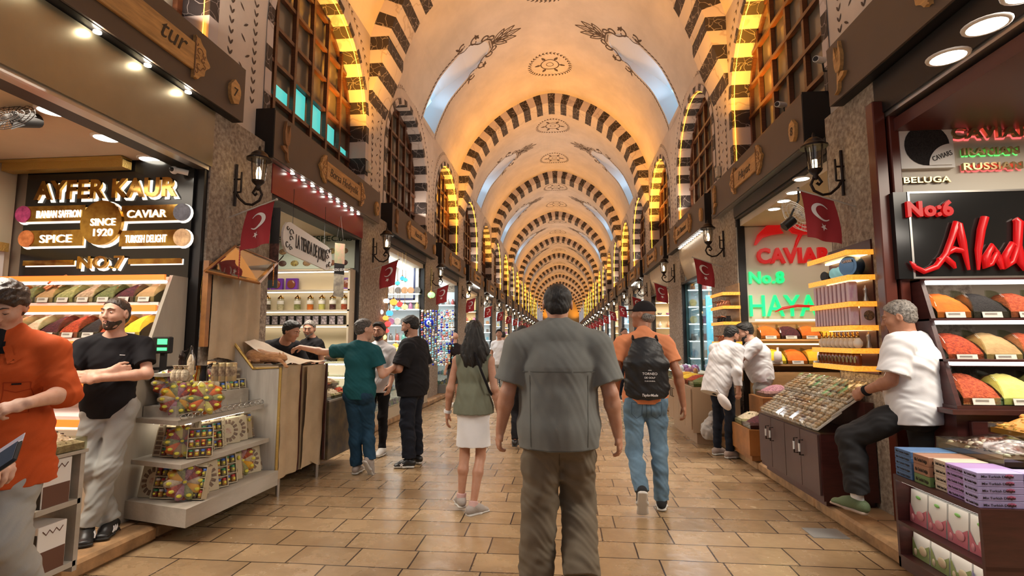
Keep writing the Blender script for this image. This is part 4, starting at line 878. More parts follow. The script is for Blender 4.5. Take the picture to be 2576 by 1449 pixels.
            if shoes.get('stripes'):
                b = MB()
                for z in range(3):
                    for s_ in (-1, 1):
                        p = Q(.085 + z * .024, s_ * .046, .018); p2 = Q(.062 + z * .024, s_ * .041, .056); b.tube([p, (p + p2) / 2 + r_ * s_ * .006, p2], .006 * ks, 5)
                b.build('stripes', whf, so)
            if shoes.get('star'): b = MB(); c_ = Q(.12, -.052, .03); pts = [Vector(c_ + (f * math.cos(math.radians(36 * j + 90)) + u * math.sin(math.radians(36 * j + 90))) * (.026 if j % 2 == 0 else .011)) for j in range(10)]; b.prism(pts, Vector(-r_ * .006)); b.build('star', whf, so)
            if shoes.get('sock'): S = Vol(an - .12, an + .2, .006); ax_ = nrm(J['kne' + q] - an); S.ecap(an, an + ax_ * shoes.get('sockh', .1), (.040, .042), (.042, .045), hs, .01, flat=(0, 1)); S.build('sock', shoes['sock'], t)
    return t, J, k_, Rh, hc
from mathutils.bvhtree import BVHTree
def seam(T, part, pts, wd, m, d=1, name='seam', off=.0015, sub_=14, poly=False):
    """a thin strip of cloth lying on a garment; pts are (x, z) seen from the front (d=1) or the back (d=-1)"""
    g = next((c for c in T.children if c.name.split('.')[0] == part), None)
    if g is None: return
    if 'bvh' not in CH or CH['bvh'][0] != g.name: CH['bvh'] = (g.name, BVHTree.FromPolygons([v.co.copy() for v in g.data.vertices], [tuple(p.vertices) for p in g.data.polygons]))
    bv = CH['bvh'][1]; P = []
    for (x0, z0), (x1, z1) in zip(pts[:-1], pts[1:]): P += [(x0 + (x1 - x0) * i / sub_, z0 + (z1 - z0) * i / sub_) for i in range(sub_)]
    P.append(pts[-1]); L, R = [], []
    def hit(x, z):
        h = bv.ray_cast(Vector((x, d * .8, z)), Vector((0, -d, 0)))
        return h[0] + h[1] * off if h[0] is not None else None
    for i, (x, z) in enumerate(P):
        a, c = P[max(i - 1, 0)], P[min(i + 1, len(P) - 1)]; dx, dz = c[0] - a[0], c[1] - a[1]; l = math.hypot(dx, dz) or 1
        p, q = hit(x - dz / l * wd / 2, z + dx / l * wd / 2), hit(x + dz / l * wd / 2, z - dx / l * wd / 2)
        if p is None or q is None: continue
        L.append(p); R.append(q)
    n = len(L)
    if n < 2: return
    b = MB(); b.add(L + R, [(i, i + 1, n + i + 1, n + i) for i in range(n - 1)], 0, True); b.build(name, m, g)
# ================================================================ the people in the photograph
greyS = cloth('grey_green_linen', (.165, .168, .155), .08); khaki = cloth('khaki_cotton', (.15, .12, .085), .1); blackc = cloth('black_cotton', (.012, .011, .013), .1); whitec = cloth('white_cotton', (.76, .76, .78), .04)
tealc = cloth('teal_cotton', (.012, .085, .10), .12); orangec = cloth('orange_shirt_cloth', (.52, .085, .018), .12); peach = cloth('peach_polo', (.75, .28, .13), .08); jeansb = cloth('light_blue_denim', (.14, .23, .32), .35); jeansd = cloth('dark_blue_denim', (.018, .055, .10), .3)
oliveS = cloth('sage_blouse', (.17, .18, .13), .08); greyT = cloth('light_grey_chinos', (.36, .36, .34), .06); navy = cloth('navy_trousers', (.012, .014, .022), .1); charc = cloth('charcoal_trousers', (.028, .028, .030), .08); redc = cloth('crimson_cloth', (.35, .02, .05), .1)
shW = mat('white_leather', (.62, .60, .57), .5); shB = mat('black_leather', (.014, .013, .013), .4); shG = mat('green_mesh', (.11, .15, .075), .75, bump=.3, bscale=150); shGr = mat('grey_mesh', (.36, .32, .29), .7, bump=.3, bscale=150); soleW = mat('white_rubber', (.6, .58, .54), .6); soleB = mat('dark_rubber', (.03, .03, .03), .7); soleG = mat('gum_rubber', (.33, .24, .19), .7)
VB = .006
def foot(u, v, z=0): return PZ(u, v, z)
FS = {}
# big man walking in the middle
c = foot(1412, 1500)
T, *_q = person('big man in loose grey-green shirt and khaki trousers walking ahead, seen from behind', 1.81, (-.03, 3.12, 0), 2, vox=.005, girth=1.16, belly=.01, wide=1.06, hair='crop', head=(0, -4, 0), seed=1,
       J=dict(shoL=(-.215, -.01, 1.385), shoR=(.215, -.01, 1.385), neck=(0, 0, 1.50), head=(0, .02, 1.635), elbL=(-.29, -.03, 1.13), elbR=(.29, -.05, 1.13), wriL=(-.335, .04, .91), wriR=(.335, .02, .90), kneL=(-.11, .05, .5), ankL=(-.135, .06, .10), kneR=(.115, .16, .50), ankR=(.115, -.05, .15)),
       hands=dict(L=dict(n=(-1, -.4, 0), curl=.45, s=1.05), R=dict(n=(1, -.4, 0), curl=.4, s=1.05)),
       top=dict(mat=greyS, ease=.036, low=.125, sleeve=.78, sr=.076, collar=True, fold=.0026, vert=.6), bottom=dict(mat=khaki, fit=.034, flare=.045, fold=.0055, len=1.0), shoes=dict(mat=shB, sole=soleB, R=dict(pitch=-18)), skin=SK)
sg = cloth('grey_seam', (.11, .112, .10)); seam(T, 'shirt', [(-.21, 1.30), (.21, 1.30)], .006, sg, -1); seam(T, 'shirt', [(-.165, 1.28), (-.16, .88)], .004, sg, -1); seam(T, 'shirt', [(.165, 1.28), (.16, .88)], .004, sg, -1); seam(T, 'shirt', [(-.17, .865), (.17, .865)], .004, sg, -1); seam(T, 'trousers', [(0, .84), (.0, .76)], .006, cloth('khaki_seam', (.09, .07, .05)), -1)
# man with backpack
T, J, k_, Rh, hc = person('man in peach polo, black cap and light jeans carrying a black drawstring backpack', 1.82, (.72, 4.75, 0), -3, vox=.005, girth=1.0, hair='cap', hairm=hairG, head=(62, 6, 0), seed=2, skin=SKD,
       J=dict(kneL=(-.10, .02, .49), ankL=(-.06, -.16, .20), kneR=(.11, .04, .49), ankR=(.12, .06, .085), elbL=(-.24, -.06, 1.14), wriL=(-.24, .10, .92), elbR=(.265, -.07, 1.14), wriR=(.31, -.02, .88), head=(0, .03, 1.64)),
       hands=dict(L=dict(n=(-1, 0, 0)), R=dict(n=(1, -.2, 0), curl=.5)), top=dict(mat=peach, ease=.018, low=.06, sleeve=.62, sr=.070, collar=True), bottom=dict(mat=jeansb, fit=.012, flare=.018, len=1.0), shoes=dict(mat=charc, sole=soleW, L=dict(pitch=-62), R=dict(yaw=-8)))
js = cloth('denim_seam', (.07, .12, .18))
for q in (-1, 1): seam(T, 'trousers', [(q * .035, .93), (q * .125, .945), (q * .125, .84), (q * .085, .80), (q * .04, .83), (q * .035, .93)], .005, js, -1, 'back_pocket')
seam(T, 'trousers', [(-.15, .975), (.15, .975)], .006, js, -1, 'waist_seam'); seam(T, 'trousers', [(0, .96), (0, .80)], .005, js, -1)
S = Vol((-.28, -.36, .90), (.28, .06, 1.60), .006)
S.ecap((0, -.165, 1.02), (0, -.175, 1.28), (.185, .055), (.18, .068), (1, 0, 0), .03); S.ecap((0, -.175, 1.28), (0, -.14, 1.47), (.18, .068), (.11, .035), (1, 0, 0), .03); S.folds(.0025, 1, 9, vert=.5); S.folds(.002, 2, 4)
bp = S.build('backpack', mat('black_nylon', (.010, .010, .011), .45, bump=.2, bscale=60), T, sm=2)
b = MB()
for q in (-1, 1): b.tube([(q * .10, -.15, 1.47), (q * .10, -.07, 1.50), (q * .13, .04, 1.47), (q * .155, .10, 1.36), (q * .18, .05, 1.18), (q * .17, -.12, 1.02)], [.022, .026, .024, .02, .010, .006], 8, sx=.5)
b.build('strap', blackc, bp)
b = MB(); n_ = (-1, 0, 0)
for s_, z, h in (('TORNEO', 1.185, .022), ('DE GOLF', 1.155, .016), ('CLUB GENERAL', 1.13, .009), ('OPEN', 1.22, .008)): b.text(s_, (.02, -.247, z), (1, 0, 0), (0, 0, 1), h, None, .004, align='C')
b.text('TaylorMade', (.02, -.228, 1.005), (1, 0, 0), (0, 0, 1), .022, .13, .004, align='C', bold=.008, shear=.2); b.build('printed_lettering', whf, bp)
# woman
T, J, k_, Rh, hc = person('woman with long dark hair in sage sleeveless top and white mini skirt', 1.635, (-.80, 4.63, 0), -2, vox=.005, girth=.90, hair='long', head=(18, 0, 0), seed=3, skin=SK, eyes=False,
       J=dict(shoL=(-.158, -.01, 1.385), shoR=(.158, -.01, 1.385), elbL=(-.215, -.05, 1.12), wriL=(-.255, .02, .88), elbR=(.215, -.05, 1.12), wriR=(.255, .0, .88), kneL=(-.08, .0, .49), ankL=(-.10, -.04, .12), kneR=(.07, .02, .49), ankR=(.03, -.12, .075), hipL=(-.08, 0, .91), hipR=(.08, 0, .91)),
       hands=dict(L=dict(n=(-1, -.3, 0), curl=.35), R=dict(n=(1, -.3, 0), curl=.4)), top=dict(mat=oliveS, ease=.014, low=.055, sleeve=0, vest=True, flarehem=.03, vert=.8, fold=.006, name='blouse'), bottom=dict(kind='skirt', mat=whitec), shoes=dict(mat=shGr, sole=soleW, s=1.0, L=dict(yaw=25), R=dict(yaw=-40), sock=mat('pink_sock', (.6, .38, .36), .8), sockh=.04))
b = MB(); b.tube([(.04, -.135, 1.36), (.10, -.13, 1.20), (.165, -.11, 1.04), (.19, 0, .96)], .012, 6, sx=.5); b.tube([(.04, -.135, 1.36), (-.02, -.06, 1.43), (-.05, .05, 1.42)], .012, 6, sx=.5); b.build('bag_strap', blackc, T)
b = MB(); w_ = J['wriL']; b.lathe([(.034, -.014), (.037, 0), (.034, .014)], w_ + np.array((0, 0, .02)), 16, axis=(.2, -.1, 1)); b.build('wrist_watch', whitec, T)
# teal man
T, J, k_, Rh, hc = person('man in teal tee and dark jeans leaning with one arm on the counter', 1.72, (-2.28, 5.70, 0), -8, vox=.005, girth=1.04, hair='short', hairm=mat('hair_greying', (.10, .085, .075), .5, col2=(.02, .018, .016), nscale=60, bump=.4, bscale=120), head=(-42, -4, 0), seed=4, skin=SKL,
       J=dict(shoL=(-.19, 0, 1.385), shoR=(.185, -.01, 1.37), elbL=(-.49, .03, 1.36), wriL=(-.80, .0, 1.42), elbR=(.27, .02, 1.11), wriR=(.33, .22, 1.20), head=(.02, .04, 1.625), neck=(.01, 0, 1.47), kneL=(-.06, .04, .49), ankL=(-.02, .02, .085), kneR=(.06, .10, .49), ankR=(.15, .02, .15), hipL=(-.08, 0, .91)),
       hands=dict(L=dict(n=(0, 0, 1), side=(0, 1, 0), d=(-1, .1, -.25), curl=.45), R=dict(n=(0, 1, 0), side=(0, 0, 1), curl=1.2)), top=dict(mat=tealc, ease=.016, low=.11, sleeve=.60, sr=.072), bottom=dict(mat=jeansd, fit=.014, flare=.022), shoes=dict(mat=shGr, sole=soleW, L=dict(yaw=10), R=dict(pitch=-58, yaw=-20)))
# white-shirt bearded man
T, *_q = person('bearded young man in white button shirt and black trousers facing the camera', 1.70, (-2.44, 6.72, 0), 172, vox=.005, hair='thick', beard=True, head=(8, -3, 0), seed=5, skin=SK,
       J=dict(elbL=(-.24, .0, 1.14), wriL=(-.24, .12, .92), elbR=(.25, -.02, 1.13), wriR=(.16, .18, 1.02), ankL=(-.12, .06, .085), kneL=(-.11, .05, .49)), hands=dict(L=dict(n=(-1, 0, 0)), R=dict(n=(.7, .7, 0), curl=.6)),
       top=dict(mat=whitec, ease=.014, low=.13, sleeve=1.4, sr=.062, collar=True, open=True), bottom=dict(mat=blackc, fit=.006, flare=.006), shoes=dict(mat=shW, sole=soleW, s=1.02))
seam(T, 'shirt', [(0, 1.38), (0, .84)], .03, cloth('white_placket', (.66, .66, .68)), 1, 'placket'); seam(T, 'shirt', [(-.11, 1.30), (-.04, 1.30), (-.04, 1.21), (-.11, 1.21), (-.11, 1.30)], .004, cloth('white_shade', (.5, .5, .52)), 1, 'pocket')
for i in range(6): seam(T, 'shirt', [(-.004, 1.34 - .09 * i), (.004, 1.34 - .09 * i)], .008, shW, 1, 'button', .004)
# black-tee man in profile
T, J, k_, Rh, hc = person('stout bearded man in oversized black tee and dark trousers, seen in profile', 1.77, (-1.80, 6.14, 0), 82, vox=.005, girth=1.10, belly=.03, hair='short', beard=True, head=(8, -16, 0), seed=6, skin=SK,
       J=dict(elbL=(-.27, .05, 1.13), wriL=(-.16, .30, 1.10), elbR=(.27, -.04, 1.13), wriR=(.28, .0, .88), head=(0, .05, 1.63), neck=(0, .01, 1.47)), hands=dict(L=dict(n=(-1, 0, .3), side=(0, 0, 1), curl=.8), R=dict(n=(1, 0, 0))),
       top=dict(mat=blackc, ease=.035, low=.14, sleeve=.85, sr=.085), bottom=dict(mat=navy, fit=.02, flare=.026, len=.93), shoes=dict(mat=shB, sole=soleW, star=True, L=dict(yaw=15)))
b = MB(); b.lathe([(.033, -.012), (.036, 0), (.033, .012)], J['wriL'] - np.array((-.02, .03, 0)), 14, axis=(.4, 1, 0)); b.build('wrist_watch', steel, T)
# leaning black-tee seller with folded arms
T, J, k_, Rh, hc = person('bearded seller in black tee and grey chinos leaning with folded arms', 1.68, (-3.27, 3.50, ZP), -150, vox=.005, girth=.97, hair='crop', hairm=hairBr, beard=True, head=(-22, 0, 0), seed=7, skin=SKL,
       J=dict(pel=(.02, -.06, .96), chest=(0, -.02, 1.27), neck=(0, 0, 1.46), head=(0, .03, 1.62), shoL=(-.185, .0, 1.385), shoR=(.185, -.01, 1.37), elbL=(-.25, .12, 1.17), wriL=(.03, .22, 1.15), elbR=(.25, .11, 1.15), wriR=(-.04, .18, 1.20), hipL=(-.09, -.04, .92), hipR=(.10, -.06, .92), kneL=(-.04, .06, .50), ankL=(.05, .10, .085), kneR=(.09, .03, .50), ankR=(-.07, .0, .085)),
       hands=dict(L=dict(n=(0, 1, .3), side=(0, 0, 1), d=(1, -.15, .1), curl=.5), R=dict(n=(0, 1, 0), side=(0, 0, 1), d=(-1, -.25, .05), curl=.9)), top=dict(mat=blackc, ease=.014, low=.10, sleeve=.66, sr=.066), bottom=dict(mat=greyT, fit=.020, flare=.026, fold=.006), shoes=dict(mat=shB, sole=soleB, stripes=True, L=dict(yaw=12), R=dict(yaw=-10)))
seam(T, 'trousers', [(0, .99), (.005, .84)], .005, cloth('chino_seam', (.25, .25, .24)), 1, 'fly'); seam(T, 'trousers', [(-.14, .97), (-.10, .86)], .004, cloth('chino_seam', (.25, .25, .24)), 1, 'pocket'); seam(T, 'trousers', [(.14, .97), (.10, .86)], .004, cloth('chino_seam', (.25, .25, .24)), 1, 'pocket'); seam(T, 'shirt', [(-.09, 1.26), (-.06, 1.262)], .004, whf, 1, 'logo', .002)
# man in orange shirt, nearest on the left
T, J, k_, Rh, hc = person('young man in bright orange overshirt and light trousers looking down and pointing', 1.80, (-2.85, 2.43, 0), -158, eyes='closed', vox=.005, girth=1.0, hair='wavy', hairm=hairBr, head=(10, -30, 0), seed=8, skin=SKL,
       J=dict(neck=(0, .02, 1.47), head=(.0, .075, 1.60), shoL=(-.19, .02, 1.385), shoR=(.185, .0, 1.385), elbL=(-.27, .06, 1.17), wriL=(-.235, .29, 1.15), elbR=(.25, .02, 1.13), wriR=(.2, .2, 1.0), kneL=(-.11, .10, .49), ankL=(-.17, -.06, .085), kneR=(.11, .04, .49)),
       hands=dict(L=dict(n=(-.1, .6, .8), side=(.2, .2, .6), d=(.85, .42, -.22), fingers=[.05, .35, 1.1, 1.2]), R=dict(n=(0, 0, 1), side=(-1, 0, 0), curl=.5)), top=dict(mat=orangec, ease=.024, low=.22, sleeve=1.12, sr=.072, collar=True, open=True, flarehem=.035, fold=.005), bottom=dict(mat=greyT, fit=.026, flare=.03, fold=.006), shoes=dict(mat=shW, sole=soleW))
b = MB(); b.ball(J['neck'] + np.array((0, .060, -.06)), [.042, .055, .12], 14); b.build('undershirt', blackc, T)
oz = cloth('orange_seam', (.36, .045, .01)); seam(T, 'shirt', [(.012, 1.33), (.03, .84)], .034, cloth('orange_placket', (.55, .10, .02)), 1, 'placket'); seam(T, 'shirt', [(.03, 1.33), (.05, .84)], .004, oz, 1)
for q in (-1, 1): seam(T, 'shirt', [(q * .055, 1.27), (q * .15, 1.27), (q * .15, 1.235), (q * .10, 1.22), (q * .055, 1.235), (q * .055, 1.27)], .004, oz, 1, 'pocket_flap'); seam(T, 'shirt', [(q * .055, 1.235), (q * .055, 1.12), (q * .15, 1.12), (q * .15, 1.235)], .003, oz, 1, 'pocket')
seam(T, 'shirt', [(-.12, 1.262), (-.085, 1.262)], .008, blackc, 1, 'tab', .003); seam(T, 'shirt', [(.01, 1.47), (.008, 1.41)], .10, blackc, 1, 'undershirt_gap', .003); seam(T, 'shirt', [(.008, 1.415), (.004, 1.37)], .07, blackc, 1, 'undershirt_gap', .0035)
for q in (-1, 1): seam(T, 'shirt', [(q * .05, 1.45), (q * .075, 1.37), (q * .10, 1.40)], .03, orangec, 1, 'collar_flap', .008)
# vendors behind the left counter
person('young dark-haired vendor in black tee leaning over the covered counter', 1.74, (-3.55, 6.15, ZP), -112, vox=.006, girth=1.08, hair='thick', head=(12, -22, 0), seed=9, J=dict(pel=(0, -.25, .93), chest=(0, .02, 1.14), neck=(0, .15, 1.36), head=(.0, .27, 1.48), shoL=(-.20, .10, 1.29), shoR=(.20, .10, 1.29), elbL=(-.26, .25, 1.0), wriL=(-.2, .42, 1.05), elbR=(.26, .22, 1.0), wriR=(.2, .40, 1.02)),
       top=dict(mat=blackc, ease=.02, low=.08, sleeve=.7, sr=.075), bottom=dict(mat=navy), shoes=dict(mat=shB, sole=soleB))
person('grey-haired vendor in black tee standing behind the nut display', 1.66, (-3.5, 6.95, ZP), 150, vox=.007, hair='short', hairm=hairG, beard=True, head=(40, -10, 0), seed=10, J=dict(head=(0, .04, 1.60), elbR=(.26, .05, 1.13), wriR=(.22, .25, 1.0)), hands=dict(R=dict(n=(0, 0, 1), side=(-1, 0, 0))), top=dict(mat=blackc, sleeve=.6, sr=.068), bottom=dict(mat=navy), shoes=dict(mat=shB, sole=soleB))
# bald man, far left of the woman
person('bald man in black and crimson vest with grey shorts standing by the souvenir shop', 1.64, (-2.45, 11.6, 0), 60, vox=.008, hair='bald', head=(10, 0, 0), seed=11, skin=SKL, top=dict(mat=cloth('black_crimson_vest', (.02, .015, .018)), sleeve=.4, sr=.07, ease=.02), bottom=dict(kind='shorts', mat=cloth('grey_shorts', (.09, .09, .085)), bare=True), shoes=dict(mat=shW, sole=soleW))
# people farther up the aisle
person('man all in black walking ahead of the big man', 1.66, (-.57, 7.3, 0), 0, vox=.007, hair='thick', seed=12, J=dict(kneL=(-.10, .06, .49), ankL=(-.10, -.1, .12)), top=dict(mat=blackc, sleeve=1.9, sr=.06), bottom=dict(mat=blackc), shoes=dict(mat=shB, sole=soleB))
person('young man with dark hair in white tee among the far walkers', 1.74, (-1.62, 13.2, 0), 160, vox=.010, hair='thick', seed=13, head=(30, 0, 0), top=dict(mat=whitec, sleeve=.6), bottom=dict(mat=greyT), shoes=dict(mat=shW, sole=soleW))
person('person in dark hat and crimson top among the far walkers', 1.72, (-1.25, 13.6, 0), 10, vox=.010, hair='hat', hairm=hairG, seed=14, top=dict(mat=redc, sleeve=.7), bottom=dict(mat=navy), shoes=dict(mat=shB, sole=soleB))
person('blond person in black top far up the aisle', 1.68, (-.92, 12.4, 0), 5, vox=.010, hair='short', hairm=mat('hair_fair', (.28, .19, .10), .5), seed=15, top=dict(mat=blackc, sleeve=1.9), bottom=dict(mat=navy), shoes=dict(mat=shB, sole=soleB))
# right side sellers
T, J, k_, Rh, hc = person('seller in long-sleeved white shirt and black trousers holding a white scoop', 1.74, (2.04, 7.0, 0), -62, vox=.006, girth=.98, hair='short', beard=True, head=(0, -30, 0), seed=16, skin=SK,
       J=dict(pel=(0, -.08, .95), chest=(0, .03, 1.24), neck=(0, .12, 1.43), head=(0, .20, 1.55), shoL=(-.19, .09, 1.37), shoR=(.19, .10, 1.36), elbL=(-.16, .34, 1.20), wriL=(-.08, .56, 1.08), elbR=(.26, .0, 1.09), wriR=(.27, .0, .86)), hands=dict(L=dict(n=(0, 0, 1), side=(1, 0, 0), curl=.5), R=dict(n=(1, 0, 0), curl=1.3)),
       top=dict(mat=whitec, ease=.034, low=.17, sleeve=1.75, sr=.066, collar=True), bottom=dict(mat=navy, fit=.006, flare=.006), shoes=dict(mat=mat('beige_suede', (.38, .30, .26), .8), sole=soleW, R=dict(yaw=-4)))
b = MB(); b.lathe([(.03, -.01), (.033, 0), (.03, .01)], J['wriL'] - nrm(J['wriL'] - J['elbL']) * .03, 14, axis=tuple(nrm(J['wriL'] - J['elbL']))); b.build('wrist_watch', blackc, T)
person('bearded seller in white tee reaching over the tea trays', 1.70, (2.62, 7.25, ZP), 75, vox=.006, girth=1.08, belly=.02, hair='thick', beard=True, head=(12, -22, 0), seed=17, skin=SKL, J=dict(neck=(0, .10, 1.40), head=(0, .18, 1.52), chest=(0, .02, 1.22), shoL=(-.20, .07, 1.34), shoR=(.20, .07, 1.34), elbL=(-.24, .28, 1.12), wriL=(-.12, .48, 1.05), elbR=(.24, .26, 1.12), wriR=(.15, .46, 1.08)),
       hands=dict(L=dict(n=(0, 0, 1), side=(1, 0, 0)), R=dict(n=(0, 0, 1), side=(-1, 0, 0))), top=dict(mat=whitec, ease=.02, sleeve=.75, sr=.075), bottom=dict(mat=greyT), shoes=dict(mat=shB, sole=soleB))
T, J, k_, Rh, hc = person('grey-haired man in white tee, charcoal trousers and green trainers propped on the cabinet edge', 1.70, (2.49, 3.98, ZP), 35, vox=.005, girth=1.08, belly=.01, hair='short', hairm=hairG, head=(22, -16, 0), seed=18, skin=SKD,
       J=dict(pel=(.0, 0, .93), chest=(.0, .0, 1.25), neck=(0, .03, 1.44), head=(-.02, .07, 1.575), shoL=(-.20, 0, 1.38), shoR=(.20, 0, 1.38), elbL=(-.26, .04, 1.12), wriL=(-.20, .26, 1.02), elbR=(.30, -.02, 1.12), wriR=(.16, .20, 1.05), kneL=(-.20, .38, .66), ankL=(-.18, .36, .20), kneR=(.10, .02, .48), hipL=(-.10, .02, .91)),
       hands=dict(L=dict(n=(-1, 0, .3), side=(0, 0, 1), curl=.9), R=dict(n=(1, 0, 0), side=(0, 0, 1), curl=.9)), top=dict(mat=whitec, ease=.032, low=.12, sleeve=.80, sr=.084), bottom=dict(mat=charc, fit=.03, flare=.03, len=.86, rise=.04), shoes=dict(mat=shG, sole=soleG, s=1.08, sock=whitec, sockh=.14, L=dict(pitch=6)))
b = MB(); dd = nrm(J['wriL'] - J['elbL']); b.lathe([(.036, -.014), (.040, 0), (.036, .014)], J['wriL'] - dd * .03, 16, axis=tuple(dd)); b.build('wrist_watch', blackc, T)
random.seed(5)
for i, (x, y, c, f, hr, d) in enumerate(((.55, 14.5, redc, 170, 'thick', 'crimson top'), (1.1, 16.5, whitec, 0, 'short', 'white top beyond the backpack man'), (-.2, 17.5, tealc, 5, 'long', 'teal top'), (1.5, 13.0, blackc, 200, 'short', 'black top near the right shops'), (-1.9, 16.5, greyS, 0, 'short', 'grey top near the left shops'), (-.9, 19, peach, 185, 'thick', 'peach top'), (.2, 21, charc, 0, 'short', 'charcoal top'), (.9, 23, orangec, 10, 'thick', 'orange top'), (-1.4, 24, whitec, 0, 'long', 'white top farthest away'))):
    person('distant walker in %s in the crowd up the aisle' % d, ru(1.6, 1.78), (x, y, 0), f, vox=.014, hair=hr, seed=40 + i, eyes=False, J=dict(kneL=(-.10, .08, .49), ankL=(-.10, .1, .09), ankR=(.1, -.12, .12)), top=dict(mat=c, sleeve=.7, sr=.068), bottom=dict(mat=(navy, jeansd, khaki)[i % 3]), shoes=dict(mat=shB, sole=soleB), group='distant walkers')
# ================================================================ goods shared by the shops
def grain(name, c, c2, sc_=55): return mat('spice_' + name, c, .9, col2=c2, nscale=sc_, bump=1.0, bscale=sc_ * 1.6)
SPI = dict(chili=grain('red_chili', (.50, .07, .015), (.20, .02, .008)), paprika=grain('orange_powder', (.70, .16, .012), (.58, .12, .01), 12), turmeric=grain('yellow_powder', (.80, .42, .02), (.72, .36, .015), 12), bright=grain('bright_yellow_powder', (.85, .58, .03), (.78, .50, .025), 12),
           black=grain('black_seed', (.03, .025, .025), (.008, .006, .006), 90), cumin=grain('tan_powder', (.42, .27, .12), (.34, .21, .09), 16), green=grain('green_herb', (.16, .18, .06), (.08, .10, .03)), sumac=grain('dark_purple_flakes', (.10, .015, .02), (.03, .005, .01)), cream=grain('cream_seed', (.66, .55, .38), (.5, .4, .26), 40),
           pale=grain('pale_yellow_powder', (.62, .55, .16), (.52, .46, .12), 14), pist=grain('pale_green_pods', (.36, .36, .14), (.18, .19, .06), 35), nut=grain('speckled_nuts', (.50, .38, .24), (.26, .17, .10), 35), pepper=grain('red_pepper_flakes', (.52, .10, .03), (.25, .03, .01), 60), brown=grain('brown_seed', (.10, .05, .03), (.03, .015, .01), 60), rose=grain('pink_buds', (.50, .25, .28), (.25, .10, .14), 40))
card = mat('price_card', (.66, .62, .55), .6); cardink = mat('card_print', (.12, .09, .07), .7); acryl = glassmat('bin_glass', (.86, .88, .80), .06); darkw = mat('dark_red_wood', (.060, .016, .014), .35, noise=.25, nscale=6, stretch=(1, 1, 6)); amber = mat('amber_light_strip', (.50, .16, .02), .35, emit=.9, ecol=(1, .36, .03), col2=(.9, .45, .10), nscale=60); redstrip = mat('orange_light_strip', (1, .15, .03), .5, emit=2.2, ecol=(1, .10, .012)); tube_w = mat('white_tube_light', (1, .97, .92), .5, emit=5, ecol=(1, .93, .84))
def spice_bin(label, loc, w, kind, d=.30, h=.17, rz=0, sx=1, cardn=True, group=None, sticks=False):
    t = thing('spice_bin', label, 'spice bin', loc, rz, group)
    b = MB(); T = .004
    b.b2((-w / 2, 0, 0), (w / 2, T, .045)); b.b2((-w / 2, 0, -.003), (w / 2, d, 0))
    for q in (-1, 1):
        pts = [Vector((q * w / 2, 0, 0))] + [Vector((q * w / 2, d * (1 - math.cos(a)), .045 + h * math.sin(a) * 1.12)) for a in np.linspace(0, PI / 2, 8)] + [Vector((q * w / 2, d, 0))]; b.prism(pts, (-q * T, 0, 0))
    b.build('glass_bin', acryl, t)
    b = MB(); nx, ny = 12, 10; vs = []; wi = w - .012; sk = ru(-.15, .15)
    for j in range(ny + 1):
        v = j / ny
        for i in range(nx + 1):
            u = i / nx * 2 - 1; z = .04 + h * (math.sin(v * PI * .5) ** .8) * (1 - .28 * u * u + sk * u * .3) + ru(-.003, .003); vs.append((u * wi / 2, .006 + v * (d - .01), z if 0 < i < nx or 1 else z))
    base = len(vs); b.add(vs, [(j * (nx + 1) + i, j * (nx + 1) + i + 1, (j + 1) * (nx + 1) + i + 1, (j + 1) * (nx + 1) + i) for j in range(ny) for i in range(nx)], 0, True)
    fr = [vs[i] for i in range(nx + 1)]; b.add(fr + [(x, y, .001) for x, y, z in fr], [(i, nx + 1 + i, nx + 2 + i, i + 1) for i in range(nx)])
    b.build('spice_heap', SPI[kind], t)
    if sticks:
        b = MB()
        for k in range(16): x = ru(-.35, .35) * w; b.cyl((x, .03 + ru(0, .1), .11 + ru(0, .06)), (x + ru(-.03, .03), .20, .24 + ru(-.02, .02)), .009, 6)
        b.build('cinnamon_sticks', mat('cinnamon', (.42, .16, .05), .7, noise=.3, nscale=30), t)
    if cardn:
        b = MB(); b.box((0, -.006, .020), (w * .55, .002, .042), 0, 0, Matrix.Rotation(-.2, 3, 'X')); c_ = b.build('price_card', card, t)
        b = MB()
        for z in (.030, .022, .012): b.box((-w * .04, -.0085 + z * .02, z), (w * .34, .0006, .003))
        b.build('print', cardink, c_)
    return t
SN = dict(chili='dark red chilli', paprika='orange paprika powder', turmeric='golden turmeric powder', bright='bright yellow powder', black='black seeds', cumin='tan cumin powder', green='dried green herb', sumac='dark purple flakes', cream='cream-coloured seed', pale='pale yellow powder', pist='pale green pods', nut='speckled nuts', pepper='red pepper flakes', brown='brown seeds', rose='pink buds')
def bin_row(kinds, x0, x1, y, z, tier, shop, sticks=None, **kw):
    n = len(kinds); w = (x1 - x0) / n
    for i, k in enumerate(kinds): spice_bin('heap of %s, %s bin on the %s tier of the %s' % (SN[k], nth(i), tier, shop), (x0 + w * (i + .5), y, z), w - .006, k, sticks=(sticks == i), **kw)
